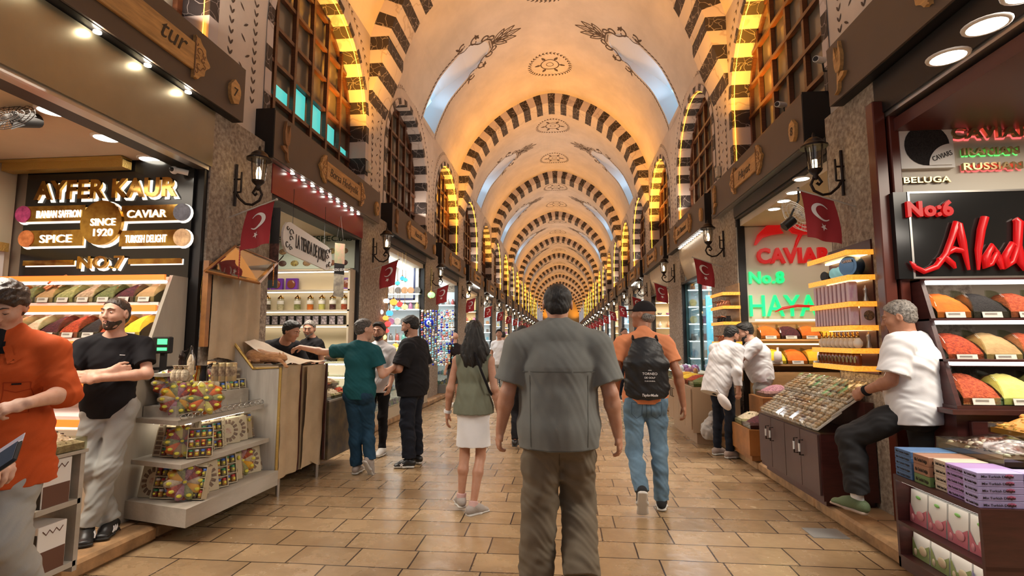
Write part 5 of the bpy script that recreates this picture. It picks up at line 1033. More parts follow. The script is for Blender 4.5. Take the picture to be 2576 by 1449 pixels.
# ================================================================ left shop nearest the camera
goldm = mat('mirror_gold', (.62, .40, .10), .12, metal=1, col2=(.28, .13, .04), nscale=7); glow = mat('white_backlight', (1, .95, .85), .5, emit=1.0, ecol=(1, .93, .80)); blackp = mat('black_gloss_panel', (.012, .012, .012), .18); goldt = mat('gold_trim', (.55, .36, .10), .35, metal=.6, bump=.6, bscale=90)
YS = 4.28; A = PY(62, 700, YS); B_ = PY(487, 440, YS); xA, xB = A.x, -3.30; zA, zB = 2.03, 3.12
t = thing('shop_sign', 'black panel with gold letters reading AYFER KAUR and SINCE 1920', 'sign', ((xA + xB) / 2, YS, zA))
b = MB(); b.b2((xA - .02, YS - .04, zA), (xB, YS + .02, zB)); b.build('panel', blackp, t, True)
def tx(txt, u0, v0, u1, v1, y, t, m=goldm, gl=True, bold=.02, par=None, nm='lettering', depth=.03, w=None, mside=None):
    a, c = PY(u0, v1, y), PY(u1, v0, y); h = c.z - a.z; wd = c.x - a.x
    b = MB(); b.text(txt, (a.x, y, a.z), (1, 0, 0), (0, 0, 1), h, wd, depth, bold=bold); o = b.build(nm, m, par or t, True)
    if gl: b = MB(); b.text(txt, (a.x + .022, y - .001, a.z - .02), (1, 0, 0), (0, 0, 1), h, wd, .006, bold=bold + .01); b.build('backlight', glow, o, True)
    return o
Yp = YS - .045
tx('AYFER KAUR', 92, 446, 452, 503, Yp, t, bold=.035)
def plate(pts, m, depth, y, par, nm): b = MB(); b.prism([Vector((p[0], y, p[1])) for p in pts], (0, -depth, 0)); return b.build(nm, m, par, True)
def disc(c, r, n=24): return [(c[0] + r * math.cos(2 * PI * j / n), c[1] + r * math.sin(2 * PI * j / n)) for j in range(n)]
cc = PY(262, 562, Yp); plate(disc((cc.x + .02, cc.z - .012), .215), glow, .006, Yp, t, 'medallion_backlight'); md = plate(disc((cc.x, cc.z), .205), goldm, .035, Yp, t, 'medallion')
pics = {'IRANIAN SAFFRON': (.35, .03, .15), 'CAVIAR': (.05, .05, .08), 'SPICE': (.55, .15, .04), 'TURKISH DELIGHT': (.55, .3, .15)}
for txt, u0, u1, v, q in (('IRANIAN SAFFRON', 92, 205, 538, -1), ('CAVIAR', 320, 420, 537, 1), ('SPICE', 100, 182, 600, -1), ('TURKISH DELIGHT', 315, 420, 600, 1)):
    a = PY(u0, v + 14, Yp); c = PY(u1, v - 14, Yp); xi = cc.x + q * .18; xo = a.x - .12 if q < 0 else c.x + .16; z0, z1 = a.z - .025, c.z + .025
    if q < 0: pts = [(xo, z0), (xi, z0), (xi, z1), (xo, z1)]
    else: pts = [(xi, z0), (xo, z0), (xo, z1), (xi, z1)]
    plate([(x + .015, z - .018) for x, z in pts], glow, .005, Yp, t, 'band_backlight'); bd = plate(pts, goldm, .02, Yp, t, 'band')
    e = (xo, (z0 + z1) / 2); plate(disc((e[0] + .012, e[1] - .010), .088, 18), glow, .004, Yp, t, 'band_end_backlight'); plate(disc(e, .078, 18), mat('round_picture_' + txt[:4].lower(), pics[txt], .4, col2=tuple(min(1, x * 2.2 + .05) for x in pics[txt]), nscale=14), .026, Yp, bd, 'round_picture')
    tx(txt, u0, v - 11, u1, v + 11, Yp - .021, t, whf if 0 else glow, False, .012, bd, 'white_lettering', .008)
tx('SINCE', 228, 548, 292, 568, Yp - .036, t, glow, False, .015, md, 'white_lettering', .008); tx('1920', 235, 574, 285, 594, Yp - .036, t, glow, False, .015, md, 'white_lettering', .008)
tx('NO.7', 200, 643, 318, 676, Yp, t, goldm, True, .02)
for u0, u1 in ((62, 192), (326, 462)): a, c = PY(u0, 672, Yp), PY(u1, 660, Yp); z_ = 2.165; plate([(a.x + .01, z_ - .022), (c.x, z_ - .022), (c.x, z_ + .03), (a.x + .01, z_ + .03)], glow, .004, Yp, t, 'bar_backlight'); plate([(a.x, z_ - .012), (c.x - .01, z_ - .012), (c.x - .01, z_ + .035), (a.x, z_ + .035)], goldm, .02, Yp, t, 'bar')
# tiers of spice below the panel
rk = thing('spice_rack', 'stepped spice rack with orange light strips under the black gold-lettered panel', 'rack', (-4.1, 4.15, ZP))
TI = [(1.80, 4.00), (1.50, 3.90), (1.18, 3.80), (.9, 3.7)]
for i, (z, y) in enumerate(TI):
    b = MB(); b.b2((xA + .03, y, z - .03), (-3.36, 4.25, z - .005)); b.build('shelf', white, rk, True)
    b = MB(); b.b2((xA + .03, y - .016, z - .085), (-3.37, y, z - .03)); b.build('light_strip', redstrip, rk, True)
    b = MB(); b.cyl((xA + .04, y + .03, z - .09), (-3.38, y + .03, z - .09), .012, 8); b.build('tube_light', tube_w, rk, True)
b = MB(); b.b2((xA + .03, 4.02, 1.985), (-3.34, 4.04, 2.03)); b.build('light_strip', redstrip, rk, True); b = MB(); b.cyl((xA + .04, 4.06, 1.97), (-3.35, 4.06, 1.97), .012, 8); b.build('tube_light', tube_w, rk, True)
b = MB(); b.b2((xA, 4.18, ZP), (-3.36, 4.26, 2.03)); b.b2((xA, 3.66, ZP), (-3.36, 4.2, .8)); b.build('back_board', mat('rack_back', (.5, .42, .32), .6), rk, True)
b = MB(); b.prism([(-3.34, 4.26, .1), (-3.34, 3.62, .1), (-3.34, 3.66, .9), (-3.34, 3.80, 1.3), (-3.34, 3.88, 1.45), (-3.34, 3.98, 1.75), (-3.34, 4.08, 2.03), (-3.34, 4.26, 2.03)], (.03, 0, 0)); b.build('wavy_side_panel', mat('pale_wood_panel', (.40, .35, .28), .6, noise=.15, nscale=4, stretch=(1, 1, .2)), rk, True)
bin_row(['paprika', 'green', 'cumin', 'pist', 'nut', 'green', 'sumac', 'cumin'], xA + .05, -3.40, 4.00, 1.80, 'top', 'black-panelled spice shop', sticks=2, d=.2, h=.13)
bin_row(['paprika', 'cumin', 'cream', 'sumac', 'chili', 'black', 'chili', 'bright'], xA + .05, -3.42, 3.90, 1.50, 'second', 'black-panelled spice shop', d=.22, h=.15)
bin_row(['turmeric', 'pepper', 'turmeric', 'sumac', 'bright', 'paprika', 'pale', 'turmeric'], xA + .05, -3.46, 3.80, 1.18, 'third', 'black-panelled spice shop', d=.22, h=.15)
# inside of that shop: cream wall, framed tree picture, gilded cornice, arch of red brick, fan
b = MB(); b.b2((-5.3, .5, ZP), (-5.12, 4.28, 3.12)); struct(b.build('wall_cream_inner', mat('cream_paint', (.62, .54, .38), .8)), 'cream painted inner wall of the spice shop')
t = thing('gilded_cornice', 'carved gold cornice above the black lettered panel', 'cornice', (-4.6, 4.2, 3.0)); b = MB(); b.b2((-5.1, 4.12, 3.02), (-3.9, 4.22, 3.10)); b.b2((-5.1, 4.10, 3.09), (-3.9, 4.22, 3.115)); b.build('moulding', goldt, t, True)
t = thing('gilded_picture_frame', 'gold-framed mosaic picture of a tree on the cream wall', 'picture', (-5.1, 3.9, 1.9)); b = MB(); b.b2((-5.12, 3.45, 2.28), (-5.04, 4.2, 2.36)); b.b2((-5.12, 3.45, 1.85), (-5.08, 4.2, 2.28), 1); b.build('frame', [goldt, white], t, True); b = MB(); b.b2((-5.08, 3.6, 1.92), (-5.07, 4.1, 2.22)); b.build('picture', mat('mosaic_tree', (.6, .45, .28), .5, col2=(.15, .08, .05), nscale=22), t, True)
t = thing('wall_fan', 'round wire cage fan under the left shop ceiling', 'fan', (-4.2, 3.0, 2.95)); b = MB()
fc = PY(20, 295, 3.1)
for r in (.05, .09, .13, .17, .20): b.tube([fc + Vector((r * math.cos(a), r * .25 * math.sin(a) - .02 * (1 - r * 5), r * .55 * math.sin(a))) for a in np.linspace(0, 2 * PI, 24)[:-1]], .003, 4, close=True)
for a in np.linspace(0, 2 * PI, 28)[:-1]: b.tube([fc, fc + Vector((.2 * math.cos(a), .05 * math.sin(a), .11 * math.sin(a)))], .002, 4)
b.build('cage', iron, t, True); b = MB()
for k in range(4): a = k * PI / 2 + .4; b.poly([fc + Vector((math.cos(a + d) * r, .04 + .25 * r * math.sin(a + d), .55 * r * math.sin(a + d))) for d, r in ((0, .03), (.5, .16), (-.2, .17))])
b.build('blades', blackm, t, True); b = MB(); b.cyl(fc + Vector((0, .05, 0)), fc + Vector((0, .2, .06)), .05, 12); b.cyl(fc + Vector((0, .15, .0)), (fc.x, fc.y + .15, 3.12), .015, 8); b.build('motor', blackm, t, True)
for u, v in ((132, 277), (267, 345), (378, 399), (-20, 200)): p = PZ(u, v, 3.12); downlight(p.x, p.y, 3.119, .085, 'bright round downlight in the left spice shop ceiling, %s from the sign' % {378: 'first', 267: 'second', 132: 'third', -20: 'fourth'}[u])
t = thing('security_camera', 'white dome security camera at the corner of the black lettered panel', 'camera', PY(445, 425, 4.15)); b = MB(); p = PY(438, 428, 4.15); b.ball(p, .035, 14); b.build('housing', white, t, True); b = MB(); b.ball(p + Vector((.0, -.028, -.002)), .02, 12); b.build('lens', blackm, t, True); b = MB(); b.cyl(p + Vector((.02, 0, .0)), p + Vector((.09, .06, -.01)), .025, 12); b.build('mount', white, t, True)
# ---------------------------------------------------------------- white stepped counter with gift packs
pale = mat('whitewashed_wood', (.46, .42, .36), .6, col2=(.34, .30, .24), nscale=5, bump=.2, bscale=30, stretch=(1, .3, 1)); marb = mat('whitewashed_panel', (.50, .46, .40), .55, col2=(.38, .34, .29), nscale=2.5, stretch=(6, 6, .6))
cX0, cX1, cY0, cY1 = -3.36, -2.70, 3.66, 4.72
t = thing('display_counter', 'whitewashed stepped wooden counter full of spice gift packs', 'counter', (-3.0, 4.2, ZP))
def shelf_poly(dx, z, th): return [(cX0, cY0 + .10 + dx * .3, z), (cX1 - dx - .0, cY0 + dx * .5 - .06, z), (cX1 + .05 - dx, cY1, z), (cX0, cY1, z)]
SH = [(0, .14, .13), (.10, .53, .035), (.17, .84, .035), (.42, 1.19, .025)]
for dx, z, th in SH: b = MB(); b.prism([(x, y, zz) for x, y, zz in shelf_poly(dx, z, th)], (0, 0, th)); b.build('shelf_board', pale, t, True)
b = MB(); b.b2((cX0 + .02, cY0 + .42, .27), (cX1 - .42, cY1, 1.2)); b.b2((cX0 + .1, cY0 + .3, .875), (cX1 - .28, cY1, 1.028)); b.build('core', pale, t, True)
b = MB(); b.b2((cX0 + .05, cY0 + .15, ZP), (cX1 - .12, cY1 - .02, .14)); b.build('plinth', blackm, t, True)
b = MB(); b.b2((-3.3, 3.85, .875), (-3.02, 4.1, .96)); b.build('white_block', pale, t, True)
b = MB(); zr = .90     # openwork strip along the upper shelf edge
p0, p1 = V3((cX1 - .16, cY0 + .02, zr)), V3((cX1 - .12, cY1, zr))
for j in range(14): c0 = p0.lerp(p1, (j + .5) / 14); b.tube([c0 + V3((0, math.cos(a) * .03, math.sin(a) * .018)) for a in np.linspace(0, 2 * PI, 12)[:-1]], .004, 4, close=True)
b.b2((cX1 - .165, cY0, zr + .02), (cX1 - .155, cY1, zr + .026)); b.b2((cX1 - .165, cY0, zr - .028), (cX1 - .155, cY1, zr - .02)); b.build('openwork_rail', steel, t, True)
for z in (.812, .505): b = MB(); b.b2((cX0 + .1, cY0 + .25, z), (cX1 - .25, cY1 - .1, z + .012)); b.build('shelf_light', lampw if 0 else mat('shelf_led', (1, .95, .85), .5, emit=3.5, ecol=(1, .93, .82)), t, True)
# end panel with golden edge
t = thing('marble_end_panel', 'pale sloping end panel with gold edging between gift counter and covered counter', 'panel', (-2.9, 4.76, .2)); YM = 4.745
ol = [PY(488, 850, YM), PY(535, 850, YM), PY(637, 927, YM), PY(706, 925, YM)]; ol = [V3((p.x, YM, p.z)) for p in ol]; xr = ol[3].x; pts = [V3((-3.195, YM, .14)), V3((xr, YM, .14)), ol[3], ol[2], V3((-3.195, YM, ol[1].z - .02))]
b = MB(); b.prism(pts, (0, .03, 0)); b.build('panel', marb, t, True); b = MB(); b.tube([pts[1], pts[2], pts[3], pts[4]], .014, 6, smooth=False); b.build('gold_edging', goldt, t, True)
ylab = mat('yellow_oval_label', (.72, .66, .06), .6); boxw = mat('pale_gift_box', (.50, .42, .28), .6); boxd = mat('spice_compartment', (.10, .06, .04), .5, col2=(.22, .13, .07), nscale=40); cello = glassmat('cellophane', (.98, .97, .95), .05, .10)
LC = [mat('lid_' + n, c, .35) for n, c in (('red', (.45, .03, .03)), ('blue', (.04, .12, .45)), ('green', (.03, .25, .10)), ('white', (.7, .68, .65)), ('orange', (.6, .2, .03)))]; jarm = [mat('spice_jar_' + str(i), c, .25) for i, c in enumerate(((.45, .22, .05), (.25, .05, .02), (.30, .25, .10), (.12, .07, .04)))]
def wedge_wheel(seed, cols):      # octagonal bouquet of spice sachets in cellophane
    random.seed(seed); t = thing('spice_wheel_pack', 'x', 'gift pack'); b = MB(); R = .125; n = 10
    for k in range(n):
        a = 2 * PI * k / n; c = (.068 * math.cos(a), 0, .128 + .068 * math.sin(a)); R3 = Matrix.Rotation(-a, 3, 'Y'); b.ball(c, (.060, .026, .031), 10, k % len(cols), R3)
    b.lathe([(.118, .004), (0, .0)], (0, 0, .128), 8, 1, axis=(0, 1, 0)); b.ball((0, -.008, .128), (.018, .024, .018), 8, 0); b.build('sachets', [SPI[c] for c in cols], t)
    b = MB()
    for k in range(n): a = 2 * PI * k / n; b.ball((.092 * math.cos(a), -.024, .128 + .092 * math.sin(a)), (.018, .004, .012), 8)
    b.ball((0, -.032, .128), (.013, .003, .009), 8); b.build('labels', ylab, t)
    b = MB(); b.lathe([(.0, -.028), (.09, -.030), (.128, -.010), (.130, .012), (0, .03)], (0, 0, .128), 8, axis=(0, 1, 0), smooth=False); b.build('cellophane', cello, t); return t
def jar_box(seed):
    random.seed(seed); t = thing('jar_gift_box', 'x', 'gift box'); b = MB(); b.b2((-.085, 0, 0), (.085, .02, .22)); 
    for x in (-.085, .079): b.b2((x, -.03, 0), (x + .006, 0, .22))
    for z in (0, .07, .142, .214): b.b2((-.085, -.03, z), (.085, 0, z + .006))
    b.build('wooden_tray', boxw, t)
    for r in range(3):
        for c in range(4): x, z = -.06 + .04 * c, .012 + .071 * r; b = MB(); b.lathe([(.015, 0), (.016, .004), (.016, .03), (.013, .034)], (x, -.014, z), 10); j = b.build('spice_jar', random.choice(jarm), t); b = MB(); b.lathe([(.0145, .034), (.0145, .048), (0, .049)], (x, -.014, z), 10); b.build('lid', random.choice(LC), j); b = MB(); b.ball((x, -.0305, z + .018), (.010, .0015, .007), 8); b.build('label', ylab, j)
    return t
def wheel_box(seed, s=1):
    t = thing('wheel_gift_box', 'x', 'gift box'); b = MB(); b.rbox((0, .02, .11 * s), (.2 * s, .04, .22 * s), .004); b.build('wooden_box', boxw, t)
    b = MB(); 
    for k in range(14): a = 2 * PI * k / 14; c = (.068 * s * math.cos(a), -.001, .11 * s + .078 * s * math.sin(a)); b.box(c, (.034 * s, .004, .021 * s), 0, 0, Matrix.Rotation(-a, 3, 'Y'))
    b.build('spice_slots', boxd, t); b = MB(); b.box((0, -.002, .11 * s), (.05 * s, .004, .045 * s)); b.build('centre_picture', mat('centre_picture', (.3, .14, .08), .5, col2=(.6, .5, .4), nscale=30), t); return t
def ladder_box(seed):
    t = thing('ladder_gift_box', 'x', 'gift box'); b = MB(); b.rbox((0, .015, .135), (.11, .03, .27), .003); b.build('wooden_box', boxw, t)
    b = MB()
    for k in range(7): b.box((-.012, -.001, .03 + .035 * k), (.06, .004, .025))
    b.build('spice_slots', boxd, t); b = MB()
    for k in range(8): b.tube([(.03 + .012 * math.sin(a), -.002, .03 + .032 * k + .016 * math.cos(a)) for a in np.linspace(0, PI, 6)], .003, 4)
    b.build('scalloped_edge', boxw, t); return t
def spoon_pack(seed):
    t = thing('scoop_gift_pack', 'x', 'gift pack'); b = MB(); b.rbox((0, .015, .10), (.15, .03, .2), .004); b.build('tray', boxw, t); b = MB(); b.ball((0, -.012, .07), (.032, .014, .036), 12); b.cyl((0, -.012, .1), (0, -.012, .17), .006, 6); b.build('brass_scoop', goldm, t)
    b = MB()
    for k in range(4): b.ball((-.05 + .033 * k, -.008, .165), (.013, .008, .018), 8)
    b.build('labels', ylab, t); b = MB(); b.rbox((0, -.006, .10), (.155, .03, .2), .004); b.build('cellophane', cello, t); return t
GI = {}
def gift(kind, loc, rz, tilt, lab, s=1.0):
    names = dict(W='round cellophane spice bouquet', J='boxed grid of small jars with coloured lids', O='square box with a ring of spice slots', L='tall box with a ladder of spice slots', S='cellophane pack with a brass scoop')
    fn = dict(W=lambda: wedge_wheel(3, ['pist', 'paprika', 'cumin', 'pale', 'pepper']), X=lambda: wedge_wheel(5, ['cream', 'pepper', 'rose', 'pist', 'turmeric']), J=lambda: jar_box(4), O=lambda: wheel_box(1), L=lambda: ladder_box(1), S=lambda: spoon_pack(1))
    nm = names['W' if kind == 'X' else kind]; l = nm + ' ' + lab
    if kind not in GI: GI[kind] = fn[kind](); o = GI[kind]
    else: o = copy_tree(GI[kind])
    o['label'] = l; o.location = loc; o.rotation_euler = (-tilt, 0, rz); o.scale = (s, s, s)
    o['group'] = 'gift packs on the whitewashed counter'
random.seed(21)
rows = [('bottom shelf', .272, 0, ['O', 'J', 'X', 'J', 'X', 'O', 'O', 'J', 'J', 'S', 'X', 'O', 'O'], 1.1), ('middle shelf', .568, .10, ['L', 'J', 'L', 'J', 'W', 'S', 'J', 'J', 'L', 'O', 'O', 'S', 'J'], 1.02), ('upper shelf', .878, .20, ['W', 'W', 'X', 'W', 'X', 'O', 'O', 'J', 'S', 'J', 'J', 'L', 'L'], 1.08), ('top step', 1.03, .32, ['X', 'X', 'O', 'J', 'S', 'J', 'S', 'L', 'L', 'L'], .85)]
for rn, z, dx, ks, s in rows:       # along the front edge: first the camera side, then round the corner along the aisle
    n = len(ks)
    for i, k in enumerate(ks):
        f = (i + .5) / n; L1, L2 = .52 - dx * .4, 1.02; q = f * (L1 + L2)
        if rn in ('upper shelf', 'top step'): q = L1 * .55 + f * (L2 + L1 * .45)
        if q < L1: loc = (cX0 + .13 + q, cY0 + .16 + dx * .6, z); rz = 0
        else: loc = (cX1 - .14 - dx, cY0 + .08 + dx * .5 + (q - L1), z); rz = math.radians(62)
        if L1 * .8 < q < L1 * 1.15: rz = math.radians(35)
        gift(k, loc, rz, .22, 'on the %s, %s in the row' % (rn, nth(i)), s)
# back rows of plain boxes behind the upper ones
for i in range(12):
    zz, dx = ((.272, .16), (.568, .24))[i % 2]; y = cY0 + .35 + (i // 2) * .14
    o = copy_tree(GI['O'], (cX1 - .26 - dx * .6, y, zz), math.radians(70), 'square spice gift box standing in the back row of the whitewashed counter', 'gift boxes in the back row')
# scale, grinders, tins on the top
kx = V3((-3.2, 3.95, 1.225))
t = thing('shop_scale', 'steel weighing scale with raised black display showing green digits', 'scale', kx); p = PY(352, 940, 3.95)
b = MB(); b.rbox((p.x + .02, 4.0, p.z - .01), (.30, .30, .08), .01); b.build('body', steel, t, True); b = MB(); b.rbox((p.x + .02, 4.0, p.z + .045), (.27, .28, .015), .004); b.build('weighing_pan', blackm, t, True)
p = PY(405, 940, 3.92); q = PY(410, 868, 3.92); b = MB(); b.b2((p.x - .02, 3.92, p.z - .05), (p.x + .02, 3.95, q.z)); b.build('post', blackm, t, True); b = MB(); b.rbox((q.x, 3.92, q.z), (.15, .045, .135), .008); ds = b.build('display', blackm, t, True)
gs = mat('green_lcd', (.1, .9, .3), .4, emit=1.2, ecol=(.05, .85, .22)); b = MB(); b.b2((q.x - .03, 3.894, q.z + .005), (q.x + .055, 3.897, q.z + .05)); b.b2((q.x - .03, 3.894, q.z - .045), (q.x + .055, 3.897, q.z - .02)); b.build('screen', gs, ds, True)
tinm = mat('gold_tin', (.42, .30, .14), .3, metal=.5); tinl = mat('tin_label', (.55, .42, .25), .5, col2=(.12, .06, .03), nscale=30)
for i, (u, nm) in enumerate(((455, 'grinder'), (478, 'bottle'), (500, 'pot'), (512, 'pot'), (440, 'bag'), (452, 'bag'), (465, 'bag'), (545, 'tin'), (562, 'tin'), (580, 'tin'), (530, 'jar'))):
    pos = PZ(u, 958 - (14 if nm in ('grinder', 'bottle') else 0), 1.225); lb = {'grinder': 'dark brass pepper grinder', 'bottle': 'tall cellophane-wrapped bottle', 'pot': ('slim brass coffee pot', 'squat dark coffee pot')[i % 2], 'bag': 'small tied spice bag, %s of three' % nth(max(0, i - 4)), 'tin': 'gold labelled tin, %s in the row' % nth(max(0, i - 7)), 'jar': 'corked glass jar'}[nm]
    t = thing({'grinder': 'pepper_grinder', 'bottle': 'wrapped_bottle', 'pot': 'coffee_pot', 'bag': 'spice_bag', 'tin': 'metal_tin', 'jar': 'glass_jar'}[nm], lb + ' on the top of the whitewashed counter', nm, pos); b = MB()
    if nm == 'tin': b.lathe([(.033, 0), (.033, .11), (.030, .113), (0, .113)], n=16); b.build('body', tinm, t); b = MB(); b.lathe([(.0335, .03), (.0335, .09)], n=16); b.build('label_band', tinl, t)
    elif nm == 'grinder': b.lathe([(.02, 0), (.022, .01), (.018, .05), (.021, .1), (.016, .12), (.022, .13), (.02, .15), (.006, .165), (.008, .175), (0, .18)], n=12); b.build('body', iron, t); b = MB(); b.tube([(0, 0, .17), (.04, 0, .175), (.045, 0, .19)], .003, 5); b.build('crank', iron, t)
    elif nm == 'pot': b.lathe([(.028, 0), (.03, .02), (.018, .06), (.022, .09), (.024, .095)], n=14); b.build('body', goldm if i == 2 else blackm, t); b = MB(); b.cyl((.02, 0, .08), (.10, -.02, .11), .005, 6); b.build('handle', iron, t)
    elif nm == 'bag': b.lathe([(.022, 0), (.027, .02), (.024, .06), (.008, .075), (.018, .095)], n=10); b.build('sack', SPI['cream'], t); b = MB(); b.lathe([(.0095, .07), (.0095, .08)], n=8); b.build('tie', goldt, t)
    elif nm == 'bottle': b.lathe([(.03, 0), (.032, .12), (.012, .17), (.01, .2), (.002, .215)], n=12); b.build('wrapper', cello, t); b = MB(); b.lathe([(.024, 0), (.024, .10), (.008, .15)], n=12); b.build('bottle', SPI['cream'], t)
    else: b.lathe([(.03, 0), (.03, .09), (.022, .1)], n=12); b.build('glass', cello, t); b = MB(); b.lathe([(.024, .1), (.024, .12), (0, .12)], n=12); b.build('cork', oak, t)
# ================================================================ second left shop: LA TIENDA DE JORDI
paper = mat('brown_wrapping_paper', (.46, .34, .21), .55, noise=.12, nscale=4, bump=.5, bscale=9, coat=.15); YB = 7.86; creamb = mat('cream_shelf_back', (.70, .58, .38), .7); shelfw = mat('cream_shelf_wood', (.50, .42, .30), .5); inkp = mat('poster_print', (.02, .05, .045), .6); postm = mat('pale_poster', (.50, .58, .50), .6)
sx0, sx1 = PY(652, 700, YB).x, -3.27
def zof(u, v, y=YB): return PY(u, v, y).z
t = thing('wall_shelf_unit', 'cream lit shelf unit with jars and tins in the shop called La Tienda', 'shelf unit', ((sx0 + sx1) / 2, YB, ZP))
b = MB(); b.b2((sx0, YB + .03, ZP), (sx1, YB + .05, zof(800, 600))); b.build('back_panel', creamb, t, True)
for v in (683, 733, 783, 820): z = zof(770, v); b = MB(); b.b2((sx0, YB - .2, z - .012), (sx1, YB + .03, z + .012)); b.build('shelf', shelfw, t, True); b = MB(); b.b2((sx0, YB - .06, z - .024), (sx1, YB - .02, z - .014)); b.build('shelf_light', mat('shelf_led', (1, .95, .85), .5, emit=3.5, ecol=(1, .93, .82)), t, True)
for x in (sx0, sx1 - .03): b = MB(); b.b2((x, YB - .2, ZP), (x + .03, YB + .03, zof(770, 683))); b.build('side_panel', shelfw, t, True)
t = thing('menu_poster', 'pale poster of small food pictures headed TIENDA ESPECIAS above the shelves', 'poster', ((sx0 + sx1) / 2, YB, zof(770, 676)))
z0, z1 = zof(770, 676), zof(770, 588); b = MB(); b.b2((sx0 + .05, YB + .0, z0), (sx1 - .02, YB + .02, z1)); b.build('sheet', postm, t, True)
b = MB(); b.text('TIENDA', (sx0 + .15, YB - .001, z1 - .13), (1, 0, 0), (0, 0, 1), .09, .5, .003, bold=.01); b.text('ESPECIAS', (sx1 - .75, YB - .001, z1 - .13), (1, 0, 0), (0, 0, 1), .09, .68, .003, bold=.01); b.build('heading', inkp, t, True)
for r in range(2):
    for c in range(7):
        x = sx0 + .18 + c * .205; z = z0 + .09 + r * .19; b = MB(); b.lathe([(.07, 0), (.06, -.006), (0, -.008)], (x, YB - .001, z), 12, axis=(0, 1, 0), sy=.7); b.build('food_picture', mat('food_%d' % ((r * 7 + c) % 5), ((.45, .15, .05), (.06, .02, .02), (.5, .4, .1), (.4, .25, .12), (.25, .3, .08))[(r * 7 + c) % 5], .5, col2=(.1, .06, .04), nscale=40), t, True)
purp = mat('purple_box', (.14, .03, .30), .4); zj = zof(770, 733) + .014
for i, u in enumerate((668, 703, 740, 878)):
    p = PY(u, 718, YB); tt = thing('purple_gift_box', 'purple gift box with round window, %s on the upper shelf of La Tienda' % nth(i), 'gift box', (p.x, YB - .06, zof(770, 733) + .013 + .0), group='purple gift boxes'); b = MB(); b.rbox((0, 0, .095), (.19, .06, .19), .004); b.build('box', purp, tt); b = MB(); b.lathe([(.068, -.035), (.07, -.03), (.06, -.04), (0, -.033)], (0, 0, .095), 20, axis=(0, 1, 0)); b.build('round_window', mat('amber_window', (.20, .06, .03), .15), tt)
def jar(label, loc, cm, s=1, group=None):
    t = thing('candy_jar', label, 'jar', loc, 0, group); b = MB(); b.lathe([(.035 * s, 0), (.042 * s, .01 * s), (.042 * s, .13 * s), (.036 * s, .145 * s)], n=14); b.build('glass', acryl, t); b = MB(); b.lathe([(.038 * s, .004), (.038 * s, .07 * s), (0, .072 * s)], n=12); b.build('contents', cm, t)
    b = MB(); b.lathe([(.038 * s, .145 * s), (.04 * s, .152 * s), (.025 * s, .175 * s), (.008 * s, .18 * s), (.01 * s, .19 * s), (0, .195 * s)], n=14); b.build('lid', goldm, t); b = MB(); b.lathe([(.0425 * s, .075 * s), (.0425 * s, .12 * s)], n=14, a0=PI, a1=2 * PI); b.build('label', card, t); return t
for i, (u, k) in enumerate(((680, 'brown'), (713, 'cream'), (755, 'pist'), (787, 'paprika'), (816, 'pale'), (843, 'sumac'), (872, 'chili'))): p = PY(u, 780, YB); jar('gold-lidded glass jar of %s, %s on the La Tienda jar shelf' % (SN[k], nth(i)), (p.x, YB - .09, zof(770, 783) + .013), SPI[k], 1.25, 'gold-lidded jars')
bwp = mat('black_white_picture', (.45, .38, .38), .5, col2=(.03, .02, .03), nscale=28)
for i in range(11):
    x = sx0 + .10 + i * (sx1 - sx0 - .2) / 10.5; tt = thing('picture_tin', 'black tin with a grey picture, %s in the row of the La Tienda shelf' % nth(i), 'tin', (x, YB - .08, zof(770, 820) + .013), group='black picture tins'); b = MB(); b.rbox((0, 0, .075), (.115, .08, .15), .004); b.build('box', blackm, tt); b = MB(); b.b2((-.045, -.043, .012), (.045, -.041, .138)); b.build('picture', bwp, tt)
nutm = [SPI[k] for k in ('nut', 'brown', 'cream', 'pist', 'chili', 'cumin')]
def heap(b, x0, x1, y0, y1, z, h, n=60, m=1, r=.02, flat=.6):
    for _ in range(n):
        u, v = ru(-1, 1), ru(-1, 1); q = max(0, 1 - u * u) * max(0, 1 - v * v); rr = r * ru(.75, 1.2); b.ball(((x0 + x1) / 2 + u * (x1 - x0) / 2 * .94, (y0 + y1) / 2 + v * (y1 - y0) / 2 * .94, z + h * q * ru(.75, 1)), (rr, rr * ru(.7, 1), rr * flat), 6, random.randrange(m), Matrix.Rotation(ru(0, 3), 3, 'Z') @ Matrix.Rotation(ru(-.5, .5), 3, 'X'))
